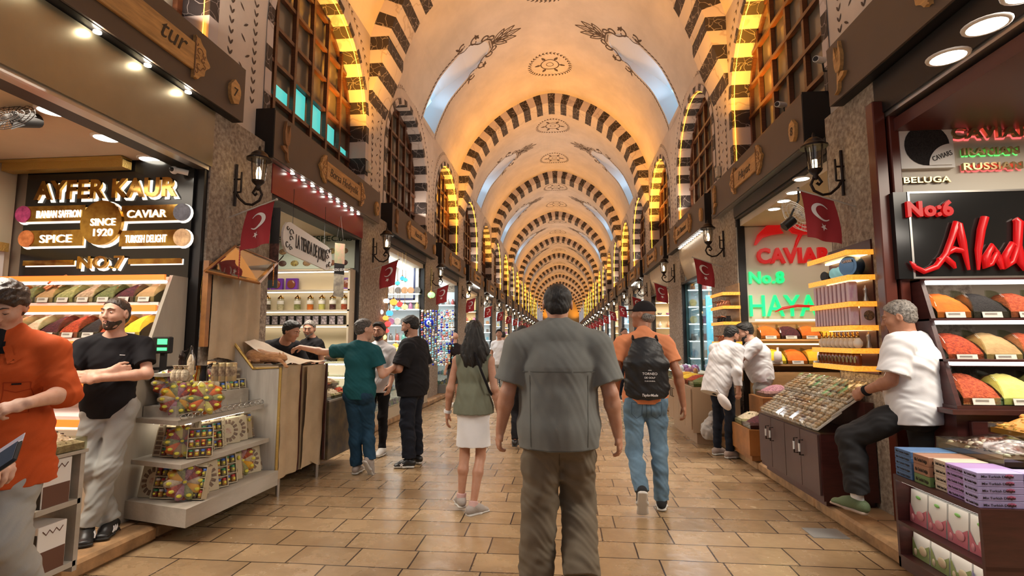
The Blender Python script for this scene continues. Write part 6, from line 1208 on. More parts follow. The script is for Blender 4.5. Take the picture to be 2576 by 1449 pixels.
def tray(label, loc, w, d, h, kinds, hh=.07, n=70, r=.016, rz=0, flat=.6, name='goods_tray', cat='tray', base=True):
    t = thing(name, label, cat, loc, rz); b = MB(); T = .005
    for a, c in (((-w / 2, -d / 2, 0), (w / 2, -d / 2 + T, h)), ((-w / 2, d / 2 - T, 0), (w / 2, d / 2, h)), ((-w / 2, -d / 2 + T, 0), (-w / 2 + T, d / 2 - T, h)), ((w / 2 - T, -d / 2 + T, 0), (w / 2, d / 2 - T, h)), ((-w / 2, -d / 2, -.004), (w / 2, d / 2, 0))): b.b2(a, c)
    b.build('glass_tray', acryl, t); b = MB(); nx = 8; ms = [SPI[k] if k in SPI else k for k in kinds]
    vs = [((i / nx * 2 - 1) * (w / 2 - .008), (j / nx * 2 - 1) * (d / 2 - .008), .001 if i in (0, nx) and 0 else h * .55 + hh * (1 - (i / nx * 2 - 1) ** 2) * (1 - (j / nx * 2 - 1) ** 2)) for j in range(nx + 1) for i in range(nx + 1)]
    b.add(vs, [(j * 9 + i, j * 9 + i + 1, j * 9 + i + 10, j * 9 + i + 9) for j in range(nx) for i in range(nx)], 0, True); b.b2((-w / 2 + .008, -d / 2 + .008, 0), (w / 2 - .008, d / 2 - .008, h * .55))
    heap(b, -w / 2 + .02, w / 2 - .02, -d / 2 + .02, d / 2 - .02, h * .55 + .004, hh, n, len(ms), r, flat); o = b.build('goods', ms, t, kind='stuff'); return t
for i in range(5): tray('glass tray of mixed nuts, %s along the back case of La Tienda' % nth(i), (-4.2 + .26 * i, YB - .42, 1.17), .25, .26, .06, [('sumac', 'cream'), ('cream', 'nut'), ('nut', 'brown'), ('brown', 'chili'), ('cumin', 'nut')][i], n=40)
t = thing('glass_counter', 'white lit glass counter with nut trays along the back of La Tienda', 'counter', (-3.7, 7.4, ZP)); b = MB(); b.b2((-4.5, 7.22, ZP), (-3.1, 7.6, .75)); b.build('cabinet', shelfw, t, True)
for z in (1.14, .95, .78): b = MB(); b.b2((-4.5, 7.24, z), (-3.1, 7.6, z + .012)); b.build('shelf', acryl, t, True); b = MB(); b.cyl((-4.45, 7.26, z - .012), (-3.12, 7.26, z - .012), .010, 6); b.build('tube_light', lampc, t, True)
for i, (u, v) in enumerate(((652, 494), (690, 516), (733, 534), (770, 548), (806, 562), (838, 575))): p = PZ(u, v, 3.14); downlight(p.x, p.y, 3.149, .10, 'flat round ceiling light of La Tienda, %s from the stone pillar' % nth(i), lampd)
# hanging sign, banners
t = thing('hanging_sign', 'white rounded hanging sign reading LA TIENDA DE JORDI', 'sign', (-2.92, 5.6, 2.4)); b = MB(); ya, yb = 5.06, 6.22; za = lambda y: 2.57 - (y - ya) * .07; n = 8
top_ = [V3((-2.9, ya + .14 - .14 * math.sin(a), za(ya) + .17 * math.cos(a))) for a in np.linspace(0, PI, n)]; bot = [V3((-2.9, yb - .14 + .14 * math.sin(a), za(yb) - .15 * math.cos(a))) for a in np.linspace(0, PI, n)]
b.prism(top_ + bot, (-.025, 0, 0)); b.build('board', white, t, True)
b = MB(); b.text('LA TIENDA DE JORDI', (-2.898, ya + .26, za(ya) - .085), (0, 1, -.07), (0, 0, 1), .155, .72, .004, bold=.012); b.build('lettering', inkm, t, True)
b = MB()
for e, q in ((ya + .12, 1), (yb - .1, -1)):
    for s_, r_, dz in ((1, .05, .07), (-1, .05, -.07), (1, .04, 0), (-1, .03, .12), (1, .03, -.12)): b.tube([(-2.896, e + .035 * s_ * q + math.cos(f * 5.5) * r_ * (1 - f * .8), za(e) + dz * .9 + math.sin(f * 5.5 * s_) * r_ * (1 - f * .8)) for f in np.linspace(0, 1, 12)], .005, 4)
b.build('scrolls', inkm, t, True); b = MB()
for y in (ya + .2, yb - .2): b.tube([(-2.91, y, za(y) + .16), (-2.91, y, 3.12)], .003, 4)
b.build('chain', iron, t, True)
def banner(label, u0, u1, v0, v1, y, parts, txts=(), tilt=0):
    a, c = PY(u0, v1, y), PY(u1, v0, y); t = thing('hanging_banner', label, 'banner', ((a.x + c.x) / 2, y, a.z)); H_ = c.z - a.z
    for i, (f0, f1, m, nm) in enumerate(parts): b = MB(); b.prism([(a.x, y, a.z + H_ * f0), (c.x, y, a.z + H_ * f0 - tilt), (c.x, y, a.z + H_ * f1 - tilt), (a.x, y, a.z + H_ * f1)], (0, .006, 0)); b.build(nm, m, t, True)
    for s_, f, h, w_, m in txts: b = MB(); b.text(s_, ((a.x + c.x) / 2, y - .001, a.z + H_ * f - tilt / 2), (1, 0, 0), (0, 0, 1), h, w_, .004, align='C', bold=.01); b.build('lettering', m, t, True)
    b = MB(); b.tube([((a.x + c.x) / 2 - .05, y, c.z), ((a.x + c.x) / 2, y, 3.145), ((a.x + c.x) / 2 + .05, y, c.z)], .002, 4); b.build('cord', iron, t, True); return t
banner('narrow hanging banner with two portraits and the words MODO SELFIE', 838, 868, 610, 745, 6.6, [(0, .42, mat('portrait_print', (.52, .46, .34), .6, col2=(.16, .14, .13), nscale=9), 'portrait'), (.42, .62, blackm, 'title_band'), (.62, 1, mat('green_print', (.20, .30, .15), .6, col2=(.5, .25, .18), nscale=10), 'picture')], [('MODO SELFIE', .48, .035, .17, white)], .02)
banner('dark grey banner with product pictures hanging behind the first left flag', 650, 706, 522, 725, 5.40, [(0, .1, mat('blue_grey', (.16, .22, .25), .6), 'footer'), (.1, .55, mat('dark_print', (.05, .04, .04), .6, col2=(.30, .14, .12), nscale=16), 'picture'), (.55, 1, mat('dark_grey_print', (.06, .06, .065), .6), 'header')], [('OY', .84, .06, .1, steel)])
# covered counters, drape, hung sheet, canopy
t = thing('covered_counter', 'tall counter wrapped in brown paper beside the gold-edged end panel', 'counter', (-2.9, 4.97, .15))
for i, (y0, y1, x1, zt) in enumerate(((4.79, 5.13, -2.69, 1.235), (5.17, 5.62, -2.64, 1.215))):
    b = MB(); ny = 8; nz = 9; vs = []
    for j in range(nz + 1):
        for k in range(ny + 1): f, g = k / ny, j / nz; vs.append((x1 + .014 * math.sin(f * 9 + i) + ru(-.006, .006) - (.03 * (1 - g) if i else 0), y0 + (y1 - y0) * f, .17 + (zt - .17) * g + (.0 if i == 0 else .05 * math.sin(f * 5) * (1 - g))))
    m_ = ny + 1; b.add(vs, [(j * m_ + k, j * m_ + k + 1, (j + 1) * m_ + k + 1, (j + 1) * m_ + k) for j in range(nz) for k in range(ny)], 0, True)
    b.b2((-3.2, y0, .17), (x1 - .04, y1, zt - .003)); b.build('paper_cover', paper, t, True)
    b = MB(); b.b2((x1 - .02, y1 + .0, .17), (x1 + .005, y1 + .03, zt)); b.build('corner_post', darkw, t, True)
for x, y in ((-2.72, 4.85), (-2.68, 5.55), (-3.1, 4.85), (-3.1, 5.55)): b = MB(); b.cyl((x, y, ZP if x < KL else 0), (x, y, .17), .02, 8); b.build('foot', steel, t, True)
b = MB(); G0 = [PY(655, 846, 5.05), PY(752, 866, 5.35), PY(835, 948, 5.75)]; nx, ny = 12, 8; vs = []
for j in range(ny + 1):
    for i in range(nx + 1):
        f, g = i / nx, j / ny; y = 4.80 + 1.0 * f; zb_ = 1.47 - .30 * max(0, f - .35) / .65; x = -2.66 - .44 * g; z = 1.245 + (zb_ - 1.245) * g ** 1.3 + .012 * math.sin(f * 17 + g * 5) + ru(-.006, .006); vs.append((x, y, z))
b.add(vs, [(j * 13 + i, j * 13 + i + 1, (j + 1) * 13 + i + 1, (j + 1) * 13 + i) for j in range(ny) for i in range(nx)], 0, True); dr = b.build('draped_sheet', paper, t, True)
t = thing('hung_sheet', 'brown plastic-coated sheet hanging over the back of the covered counter', 'sheet', (-3.2, 5.02, 1.3)); a, c = PX(524, 888, -3.14), PX(656, 690, -3.14); zt_ = PX(590, 685, -3.14).z; b = MB(); n = 20; vs = []
for j in range(7):
    for i in range(n + 1): f, g = i / n, j / 6; vs.append((-3.14 + .018 * math.sin(f * 21 + .6 * g) + ru(-.003, .003), a.y + (c.y - a.y) * f, 1.30 + (zt_ - 1.30) * g + (.02 * math.sin(f * 9) if j == 0 else 0)))
b.add(vs, [(j * (n + 1) + i, j * (n + 1) + i + 1, (j + 1) * (n + 1) + i + 1, (j + 1) * (n + 1) + i) for j in range(6) for i in range(n)], 0, True); b.build('sheet', paper, t, True)
b = MB(); b.b2((-3.19, a.y - .06, 1.42), (-3.14, a.y - .01, zt_ + .06)); b.build('wooden_post', mat('orange_wood', (.34, .14, .04), .4, noise=.3, nscale=5), t, True)
t = thing('mirrored_canopy', 'tilted wood-framed mirror canopy above the hung sheet', 'canopy', (-3.1, 4.9, 2.2)); A1, B1, C1, D1 = PX(516, 682, -3.12), PX(592, 620, -3.17), PX(697, 662, -2.98), PX(652, 712, -2.84); b = MB(); b.prism([A1, B1, C1, D1], (0, .004, .012)); b.build('mirror', mat('canopy_mirror', (.55, .50, .42), .06, metal=1), t, True)
for p, q in ((A1, B1), (B1, C1), (C1, D1), (D1, A1)): b = MB(); b.tube([p, q], .014, 4, smooth=False); b.build('frame_rail', mat('orange_wood', (.34, .14, .04), .4), t, True)
b = MB(); b.tube([B1, B1 + V3((0, .2, .1))], .006, 5); b.tube([C1, C1 + V3((0, .12, .1))], .006, 5); b.build('bracket', iron, t, True)
def beads(label, u, v0, v1, y, m, r=.007, two=0):
    t = thing('bead_string', label, 'beads', PY(u, v1, y)); b = MB(); p, q = PY(u, v0, y), PY(u, v1, y); n = int((p.z - q.z) / (r * 1.9))
    for k in range(n):
        for w_ in ((0,) if not two else (-two, two)): b.ball((p.x + w_ * math.sin(PI * k / n), y, p.z - k * r * 1.9), r, 6)
    b.build('beads', m, t, True)
beads('dark red bead string hanging from the mirrored canopy', 604, 622, 705, 4.33, mat('red_beads', (.25, .02, .02), .2), .008); beads('gold chain necklaces hanging on the wooden post', 522, 690, 790, 4.31, goldm, .006, .02); beads('second set of gold chain necklaces beside the wooden post', 512, 690, 790, 4.30, goldm, .006, .015); beads('amber bead string hanging at the far corner of the canopy', 689, 665, 725, 4.90, mat('amber_beads', (.6, .22, .03), .2), .008)
# ginger cat asleep on the end panel
fur = mat('ginger_fur', (.55, .27, .10), .9, col2=(.36, .15, .05), nscale=22, bump=.8, bscale=120, stretch=(1, 1, 3), sheen=.3); t = thing('cat', 'ginger cat asleep on the covered counter, one paw hanging over the edge', 'cat', (-2.95, 4.86, 1.25)); cp = PY(690, 924, 4.84); cx, cz = cp.x, 1.262
S = Vol((cx - .42, 4.62, cz - .16), (cx + .22, 5.05, cz + .22), .006)
S.ell((cx - .20, 4.86, cz + .062), (.105, .085, .068), k=.03); S.ell((cx - .08, 4.86, cz + .052), (.12, .07, .052), k=.04); S.ell((cx + .02, 4.855, cz + .045), (.065, .055, .045), k=.03); S.ell((cx + .075, 4.85, cz + .045), (.042, .044, .038), k=.015); S.ell((cx + .108, 4.845, cz + .034), (.020, .022, .018), k=.01)
for q in (-1, 1): S.cap((cx + .065, 4.85 + q * .026, cz + .07), (cx + .060, 4.85 + q * .034, cz + .098), .014, .004, k=.008)
S.cap((cx + .03, 4.82, cz + .03), (cx + .10, 4.79, cz + .012), .020, .015, k=.012); S.cap((cx + .10, 4.79, cz + .012), (cx + .155, 4.775, cz - .028), .015, .013, k=.01); S.ell((cx + .165, 4.772, cz - .038), (.018, .014, .012), k=.01)
S.cap((cx - .26, 4.83, cz + .03), (cx - .13, 4.78, cz + .018), .030, .016, k=.015); S.cap((cx - .27, 4.88, cz + .03), (cx - .30, 4.80, cz + .02), .02, .016, k=.02); S.cap((cx - .30, 4.80, cz + .02), (cx - .2, 4.755, cz + .016), .016, .013, k=.01); S.folds(.0018, 4, 3)
cb = S.mesh(); S.lo = S.lo - np.array(t.location); S.build('body', fur, t)
# nut case beside the covered counters
t = thing('nut_case', 'glass-topped nut case behind the man in the teal tee', 'display case', (-2.85, 5.98, 0)); b = MB(); b.b2((-3.2, 5.68, .15), (-2.62, 6.35, .78)); b.build('cabinet', mat('painted_nut_panel', (.20, .14, .06), .5, col2=(.06, .05, .04), nscale=5), t, True); b = MB(); b.b2((-3.2, 5.68, .78), (-2.62, 6.35, .80)); b.build('edge', steel, t, True)
for i, (z, x) in enumerate(((.805, -2.76), (.92, -2.90), (1.03, -3.04))):
    for j in range(3): tray('glass tray of nuts on the %s step of the nut case, %s along' % (nth(i), nth(j)), (x, 5.79 + .22 * j, z), .2, .21, .05, [('nut', 'brown'), ('cream', 'nut'), ('chili', 'nut')][(i + j) % 3], n=30)
for i in range(2): b = MB(); b.b2((-3.2, 5.68, .80), (-2.84 - .14 * i, 6.35, .918 + .11 * i)); b.build('step', shelfw, t, True)
# ---------------------------------------------------------------- nut stand at the left edge with boxes below
t = thing('nut_stand', 'small stand with tea boxes beside the man in the orange shirt', 'stand', (-3.2, 2.84, ZP)); 
p = PY(218, 1155, 2.98); b = MB(); b.b2((p.x - .42, 2.70, .80), (p.x + .01, 2.98, .82)); b.build('top', pale, t, True)
for z in (.14, .50): b = MB(); b.b2((p.x - .42, 2.70, z), (p.x - .01, 2.97, z + .03)); b.build('shelf', pale, t, True)
b = MB(); b.b2((p.x - .42, 2.95, ZP), (p.x - .01, 2.98, .80)); b.build('back', pale, t, True)
tray('oval glass dish heaped with brown nuts beside the orange shirt', (p.x - .13, 2.84, .825), .28, .25, .07, ['nut', 'brown', 'cumin'], .08, 150, .014, flat=.4)
for i, z in enumerate((.17, .53)):
    for j in range(1):
        tt = thing('tea_box', 'black and white tea carton, %s on the %s shelf of the nut stand' % (nth(j), ('lower', 'upper')[i]), 'carton', (p.x - .12, 2.82, z)); b = MB(); b.rbox((0, 0, .13), (.20, .17, .26), .003); b.build('carton', white, tt); b = MB(); b.b2((-.095, -.087, .0), (.095, -.085, .22)); b.build('dark_front', blackm, tt); b = MB(); b.lathe([(.03, 0), (.02, .02), (.025, .06)], (0, -.088, .06), 10, sy=.1); b.build('tea_glass_print', mat('print_red', (.35, .02, .02), .4), tt)
        b = MB(); b.b2((.1005, -.08, .0), (.102, .08, .12)); b.tube([(.102, -.06 + .02 * k, .22 + .012 * (-1) ** k) for k in range(7)], .003, 4); b.build('side_print', mat('print_brown', (.12, .05, .03), .5), tt)
# phone and banknotes held by a person mostly outside the frame
person('person mostly out of view holding a phone and banknotes at the edge', 1.72, (-1.87, 1.16, 0), -90, vox=.005, hair='thick', skin=SKL, seed=22, J=dict(elbR=(.26, .10, 1.08), wriR=(.15, .34, 1.15), elbL=(-.25, .1, 1.08), wriL=(-.07, .38, 1.19)), hands=dict(R=dict(n=(.6, 0, -.8), side=(0, 1, .6), d=(-.1, 1, .1), curl=.7), L=dict(n=(-.3, 0, 1), side=(1, 0, 0), d=(.3, 1, 0), curl=.6)), top=dict(mat=charc, sleeve=.3, sr=.06), bottom=dict(mat=jeansd), shoes=dict(mat=shB, sole=soleB))
def slab(nm, lab, cat, p, d, m, R): t = thing(nm, lab, cat, p); b = MB(); b.rbox((0, 0, 0), d, .004, R=R); b.build('body', m, t); return t
Rp = Matrix.Rotation(-.45, 3, 'Y') @ Matrix.Rotation(.85, 3, 'X') @ Matrix.Rotation(.25, 3, 'Z'); p = PY(-22, 1178, 1.12); t = slab('mobile_phone', 'dark mobile phone held up at the edge of the picture', 'phone', p, (.14, .068, .009), blackm, Rp); b = MB(); b.box((0, 0, .0052), (.145, .064, .001), R=Rp) if 0 else b.box(Rp @ V3((0, 0, .0055)), (.13, .060, .001), 0, 0, Rp); b.build('screen', mat('phone_screen', (.10, .12, .16), .1), t)
slab('banknote', 'pale blue and pink banknote held above the phone', 'banknote', PY(-8, 1152, 1.17), (.135, .06, .002), mat('banknote_print', (.55, .62, .72), .6, col2=(.75, .55, .58), nscale=40), Rp)
# ================================================================ right shop nearest the camera
YA = 4.27; redl = mat('glossy_red_letters', (.36, .003, .006), .3, emit=.3, ecol=(.9, .01, .01)); grl = mat('green_backlit_letters', (.02, .70, .25), .35, emit=.8, ecol=(.005, .80, .22)); brasl = mat('brass_letters', (.50, .36, .18), .25, metal=.8); crm = mat('cream_sign_board', (.66, .60, .50), .45)
xa, xb = 2.62, 4.6
def P2(u, v, y=YA): return PY(u, v, y)
def tz(txt, u0, v0, u1, v1, y, par, m, bold=.02, depth=.03, shear=0, nm='lettering', k=None):
    a, c = PY(u0, v1, y), PY(u1, v0, y); b = MB(); b.text(txt, (a.x, y, a.z), (1, 0, 0), (0, 0, 1), c.z - a.z, c.x - a.x, depth, bold=bold, shear=shear); return b.build(nm, m, par, True)
t = thing('cornice_shelf', 'dark moulded wooden cornice above the cream CAVIAR board', 'cornice', (3.6, YA - .06, 3.3)); zc_ = P2(2290, 297).z; b = MB()
for i, (dz, dy) in enumerate(((0, .05), (.03, .09), (.09, .07), (.13, .14), (.17, .12))): b.b2((xa + .05 - dy * .3, YA - dy, zc_ + dz), (xb, YA + .03, zc_ + dz + .04))
b.build('moulding', darkw, t, True)
t = thing('caviar_board', 'cream board with metal letters CAVIAR, IRANIAN, RUSSIAN and BELUGA', 'sign', (3.6, YA, 2.6)); zb = P2(2270, 490).z; b = MB(); b.prism([(xa + .04, YA, zb), (xb, YA, zb), (xb, YA, zc_), (xa + .10, YA, zc_), (xa + .04, YA, zc_ - .06)], (0, .03, 0)); b.build('board', crm, t, True)
rg = mat('red_backlight', (1, .1, .1), .5, emit=1.3, ecol=(1, .12, .12)); gg_ = mat('green_backlight', (.1, 1, .2), .5, emit=1.0, ecol=(.15, 1, .2)); tz('CAVIAR', 2388, 319, 2590, 354, YA, t, rg, .045, .006, nm='backlight'); tz('IRANIAN', 2418, 373, 2556, 395, YA, t, gg_, .03, .006, nm='backlight'); tz('RUSSIAN', 2418, 411, 2565, 433, YA, t, rg, .03, .006, nm='backlight'); tz('CAVIAR', 2388, 315, 2590, 350, YA - .03, t, brasl, .03); tz('IRANIAN', 2418, 370, 2556, 392, YA - .02, t, brasl, .02); tz('RUSSIAN', 2418, 408, 2565, 430, YA - .02, t, brasl, .02); tz('BELUGA', 2268, 445, 2385, 463, YA, t, brasl, .02)
a, c = P2(2258, 430), P2(2382, 318); t2 = thing('caviar_picture', 'square white-framed picture of black caviar on the cream board', 'picture', ((a.x + c.x) / 2, YA - .03, a.z)); b = MB(); b.b2((a.x, YA - .05, a.z), (c.x, YA - .002, c.z)); b.build('frame', white, t2, True); m_ = ((a.x + c.x) / 2, (a.z + c.z) / 2 + .01)
b = MB(); b.lathe([(.165, -.053), (0, -.056)], (m_[0], YA, m_[1]), 28, axis=(0, 1, 0)); b.build('caviar_heap', SPI['black'], t2, True); b = MB(); b.lathe([(.17, -.0), (.125, -.003), (0, -.003)], (c.x - .02, YA - .057, a.z + .02), 20, axis=(0, 1, 0), a0=0, a1=.5 * PI); b.text('CAVIARS', (c.x - .16, YA - .061, a.z + .05), (1, .0, .35), (-.35, 0, 1), .04, .15, .002, m=1, bold=.01); b.build('lid', [white, inkm], t2, True)
t = thing('black_shop_sign', 'glossy black sign with red letters No:6 and Alad', 'sign', (3.6, YA, 2.0)); zl = P2(2280, 705).z; xs = P2(2268, 600).x; b = MB(); b.b2((xs - .10, YA - .1, zl), (xb, YA + .02, zb - .005)); b.build('panel', blackp, t, True)
b = MB()
for z in (zl, zb - .02): b.b2((xs, YA - .106, z), (xb, YA - .1, z + .015))
b.b2((xs, YA - .106, zl + .015), (xs + .015, YA - .1, zb - .02)); b.build('steel_border', steel, t, True); Y1 = YA - .106
tz('No:6', 2278, 506, 2390, 545, Y1, t, redl, .045, .03)
def brush(pts, rs, nm='lettering', m=redl): b = MB(); b.tube([V3((PY(u, v, Y1).x, Y1 - .02, PY(u, v, Y1).z)) for u, v in pts], [r * .0034 for r in rs], 10, sx=1); return b.build(nm, m, t, True)
brush([(2298, 668), (2288, 660), (2296, 672), (2320, 684), (2350, 672), (2375, 640), (2390, 600), (2400, 560), (2406, 566), (2416, 610), (2432, 680)], [3, 4, 5, 6, 7, 7, 7, 6, 8, 8, 3]); brush([(2355, 655), (2372, 648), (2392, 665), (2398, 676)], [5, 7, 6, 3])
brush([(2372, 640), (2395, 628), (2426, 634)], [6, 7, 5]); brush([(2472, 548), (2463, 580), (2456, 630), (2456, 680)], [8, 8, 7, 3]); brush([(2505, 640), (2490, 620), (2474, 650), (2476, 672), (2488, 665), (2503, 635), (2507, 655), (2516, 678)], [5, 7, 8, 8, 6, 6, 7, 4]); brush([(2560, 630), (2540, 615), (2522, 648), (2526, 672), (2542, 660), (2554, 620), (2556, 560), (2548, 552)], [5, 7, 8, 8, 6, 8, 9, 6]); brush([(2556, 620), (2562, 660), (2574, 680)], [7, 8, 5])
tt = thing('decorative_plate', 'ornate red and white glass mosaic plate standing on the dark cornice', 'plate', (3.35, YA - .08, zc_ + .21)); b = MB(); pc_ = PY(2480, 213, YA - .1); b.lathe([(.21, 0), (.20, -.015), (.13, -.0), (0, .005)], pc_, 36, axis=(0, 1, 0)); b.build('plate', mat('mosaic_plate_white', (.55, .52, .55), .25, col2=(.30, .12, .16), nscale=30), tt, True)
b = MB()
for k in range(14): a = 2 * PI * k / 14; b.ball(pc_ + V3((.125 * math.cos(a), -.008, .125 * math.sin(a))), (.028, .006, .028), 8)
for k in range(8): a = 2 * PI * k / 8; b.ball(pc_ + V3((.06 * math.cos(a), -.008, .06 * math.sin(a))), (.035, .008, .02), 8, 1, Matrix.Rotation(-a, 3, 'Y'))
b.build('flower_pattern', [mat('plate_dark_red', (.22, .02, .05), .2), mat('plate_orange', (.6, .22, .05), .2, col2=(.08, .12, .25), nscale=60)], tt, True)
tt = thing('blue_plate', 'blue mosaic plate at the edge of the dark cornice', 'plate', (3.8, YA - .08, zc_ + .21)); b = MB(); b.lathe([(.19, 0), (.18, -.015), (.12, 0), (0, .005)], PY(2600, 220, YA - .1), 30, axis=(0, 1, 0)); b.build('plate', mat('plate_blue', (.05, .12, .40), .2, col2=(.4, .5, .6), nscale=30), tt, True)
for u, v in ((2385, 145), (2482, 66), (2590, -20)): p = PZ(u, v, 3.11); downlight(p.x, p.y, 3.119, .085, 'bright round downlight in the dark red ceiling, %s from the sign' % {2385: 'first', 2482: 'second', 2590: 'third'}[u])
rk = thing('dark_spice_cabinet', 'dark red wooden spice cabinet with tiers of bins and drawers below the black sign', 'cabinet', (3.4, 3.95, ZP)); TR = [(1.64, 4.02, 2.68), (1.34, 3.86, 2.62), (1.06, 3.70, 2.58)]
for i, (z, y, x0) in enumerate(TR):
    b = MB(); b.b2((x0 - .03, y, z - .04), (xb, 4.25, z - .008)); b.b2((x0 - .03, y - .01, z - .04), (xb, y, z - .005)); b.build('shelf', darkw, rk, True); b = MB(); b.b2((x0 + .02, y + .06, z + .25), (xb, y + .12, z + .275)); b.build('tube_light', tube_w, rk, True); b = MB(); b.b2((x0 - .02, y + .04, z + .275), (xb, 4.25, z + .29)); b.build('canopy_board', darkw, rk, True)
    for x in (x0 - .02, x0 + 1.02): b = MB(); b.prism([(x, y - .0, z - .03), (x, y + .10, z + .29), (x, 4.25, z + .29), (x, 4.25, z - .03)], (.03, 0, 0)); b.build('side_board', darkw, rk, True)
for i, (ks, (z, y, x0)) in enumerate(zip((['paprika', 'black', 'pepper', 'bright', 'turmeric', 'pale', 'chili'], ['chili', 'cumin', 'pepper', 'turmeric', 'chili', 'green', 'paprika'], ['pepper', 'pale', 'brown', 'bright', 'nut', 'paprika', 'cream']), TR)):
    bin_row(ks[:4], x0 + .02, x0 + 1.0, y + .01, z, ORD[i], 'dark red cabinet', d=.20, h=.15); bin_row(ks[4:], x0 + 1.06, x0 + 1.8, y + .01, z, ORD[i], 'divided red cabinet', d=.20, h=.15)
b = MB(); b.b2((2.56, 3.72, ZP), (xb, 4.25, 1.0)); b.b2((2.50, 3.66, 1.0), (xb, 4.25, 1.03)); b.build('body', darkw, rk, True)
for j in range(3): x = 2.62 + j * .62; b = MB(); b.rbox((x + .28, 3.705, .87), (.54, .03, .17), .006); d_ = b.build('drawer', darkw, rk, True); b = MB(); b.tube([(x + .2, 3.69, .87), (x + .22, 3.67, .865), (x + .34, 3.67, .865), (x + .36, 3.69, .87)], .006, 6); b.build('handle', goldm, d_, True); b = MB(); b.rbox((x + .28, 3.705, .50), (.54, .03, .50), .006); d_ = b.build('door', darkw, rk, True); b = MB(); b.b2((x + .1, 3.686, .40), (x + .46, 3.69, .66)); b.build('glass_panel', mat('amber_pane', (.25, .05, .015), .2), d_, True)
t = thing('door_frame_post', 'dark red wooden post at the corner of the right spice shop', 'post', (2.56, 4.25, ZP)); b = MB(); b.rbox((2.52, 4.27, 1.75), (.09, .10, 3.26), .01); b.rbox((2.62, 4.235, 1.75), (.07, .05, 3.26), .01); b.build('post', mat('polished_red_wood', (.11, .025, .015), .25), t, True)
# ---------------------------------------------------------------- low cabinet with packets, boxes of sweets, fruit trays
t = thing('packet_cabinet', 'low dark red cabinet with two lit shelves of foil packets', 'cabinet', (2.3, 3.2, ZP)); X0, X1, ya, yb, zt = 2.03, 2.9, 2.84, 3.52, .655; b = MB(); b.b2((X0 + .24, ya, ZP), (X1, yb, zt - .03)); b.b2((X0, ya, zt - .03), (X1, yb, zt)); b.b2((X0, ya, ZP), (X1, ya + .02, zt - .03)); b.b2((X0, yb - .02, ZP), (X1, yb, zt - .03)); b.b2((X0, ya, ZP - .0), (X0 + .03, yb, ZP + .06)); b.b2((X0 + .0, ya, .365), (X0 + .26, yb, .385)); b.b2((X0, ya, ZP + .06), (X0 + .26, yb, ZP + .075)); b.build('body', darkw, t, True)
for z in (.612, .355): b = MB(); b.b2((X0 + .03, ya + .03, z), (X0 + .06, yb - .03, z + .008)); b.build('light_strip', mat('shelf_led', (1, .95, .85), .5, emit=3.5), t, True)
foil = [mat('foil_' + n, c, .3) for n, c in (('white', (.68, .66, .62)), ('pink', (.50, .14, .18)), ('green', (.22, .28, .10)), ('blue', (.20, .18, .35)))]; figp = [mat('fig_' + n, c, .5) for n, c in (('pink', (.60, .25, .28)), ('cream', (.55, .45, .30)))]; oval_g = mat('green_oval_logo', (.20, .45, .12), .4)
for r in range(2):
    for i in range(4):
        z0 = (.386, .186)[r]; y = yb - .10 - .155 * i; cm = foil[1] if r == 0 else (foil[2] if i < 3 else foil[3])
        tt = thing('fruit_packet', 'white %s fruit packet, %s from the far end of the %s cabinet shelf' % (('pink', 'green and violet')[r], nth(i), ('upper', 'lower')[r]), 'packet', (X0 + .10, y, z0)); b = MB(); b.prism([(-.035, -.072, 0), (-.02, -.072, .19), (-.018, .072, .19), (-.035, .072, 0)], (.03, 0, 0)); b.build('pouch', foil[0], tt)
        b = MB(); b.poly([(-.0365, -.072, .001), (-.031, -.072, .10), (-.034, .0, .055), (-.0335, .03, .05), (-.031, .072, .11), (-.0365, .072, .001)]); b.build('coloured_band', cm, tt); b = MB(); b.ball((-.036, -.022, .055), (.006, .034, .028), 12); b.ball((-.036, .045, .03), (.005, .014, .022), 8); b.build('fig_picture', figp[r], tt); b = MB(); b.ball((-.0265, .0, .155), (.003, .022, .010), 10); b.build('green_logo', oval_g, tt)
boxc = {'blue': (.06, .14, .30), 'brown': (.30, .15, .09), 'green': (.12, .20, .07), 'cream': (.55, .46, .36), 'violet': (.34, .22, .48), 'lilac': (.38, .34, .62)}
def sbox(x, y, z, w, d, h, c, label, txt, rz=0):
    tt = thing('sweet_box', label, 'box', (x, y, z), rz); b = MB(); b.rbox((0, 0, h / 2), (w, d, h), .002); b.build('carton', mat('box_' + c, boxc[c], .45), tt)
    b = MB(); b.text(txt, (-w / 2 - .001, d / 2 - .015, h * .3), (0, -1, 0), (0, 0, 1), h * .35, d * .8, .001, bold=.01); b.text(txt, (-w / 2 + .02, -d / 2 - .001, h * .3), (1, 0, 0), (0, 0, 1), h * .35, w * .7, .001, bold=.01); b.build('printed_words', inkm, tt)
    b = MB(); b.ball((w * .2, -d / 2, h * .55), (.022, .0015, h * .3), 8, 0); b.build('fruit_picture', mat('print_plum', (.30, .07, .14), .5), tt)
for si, (y, c, n, nm, w, d) in enumerate(((3.43, 'blue', 5, 'blue', .26, .15), (3.27, 'brown', 3, 'brown', .26, .13), (3.15, 'cream', 4, 'cream', .22, .09), (3.02, 'violet', 5, 'violet', .24, .14))):
    for k in range(n):
        h = .165 / n; sbox(2.17, y - .0, .656 + k * h, w, d, h - .001, c if k or c != 'brown' else 'green', '%s sweet box, %s from the bottom of its stack on the low cabinet' % (nm, nth(k)), 'Turkish Cotton Candy' if c == 'cream' else 'Mix Turkish Delight')
for j in range(2):
    for k in range(5): sbox(2.14 + .215 * j, 2.90, .656 + k * .034, .212, .095, .033, 'lilac', 'lilac sweet box, %s from the bottom of the %s stack at the front corner' % (nth(k), nth(j)), 'Mix Turkish Delight')
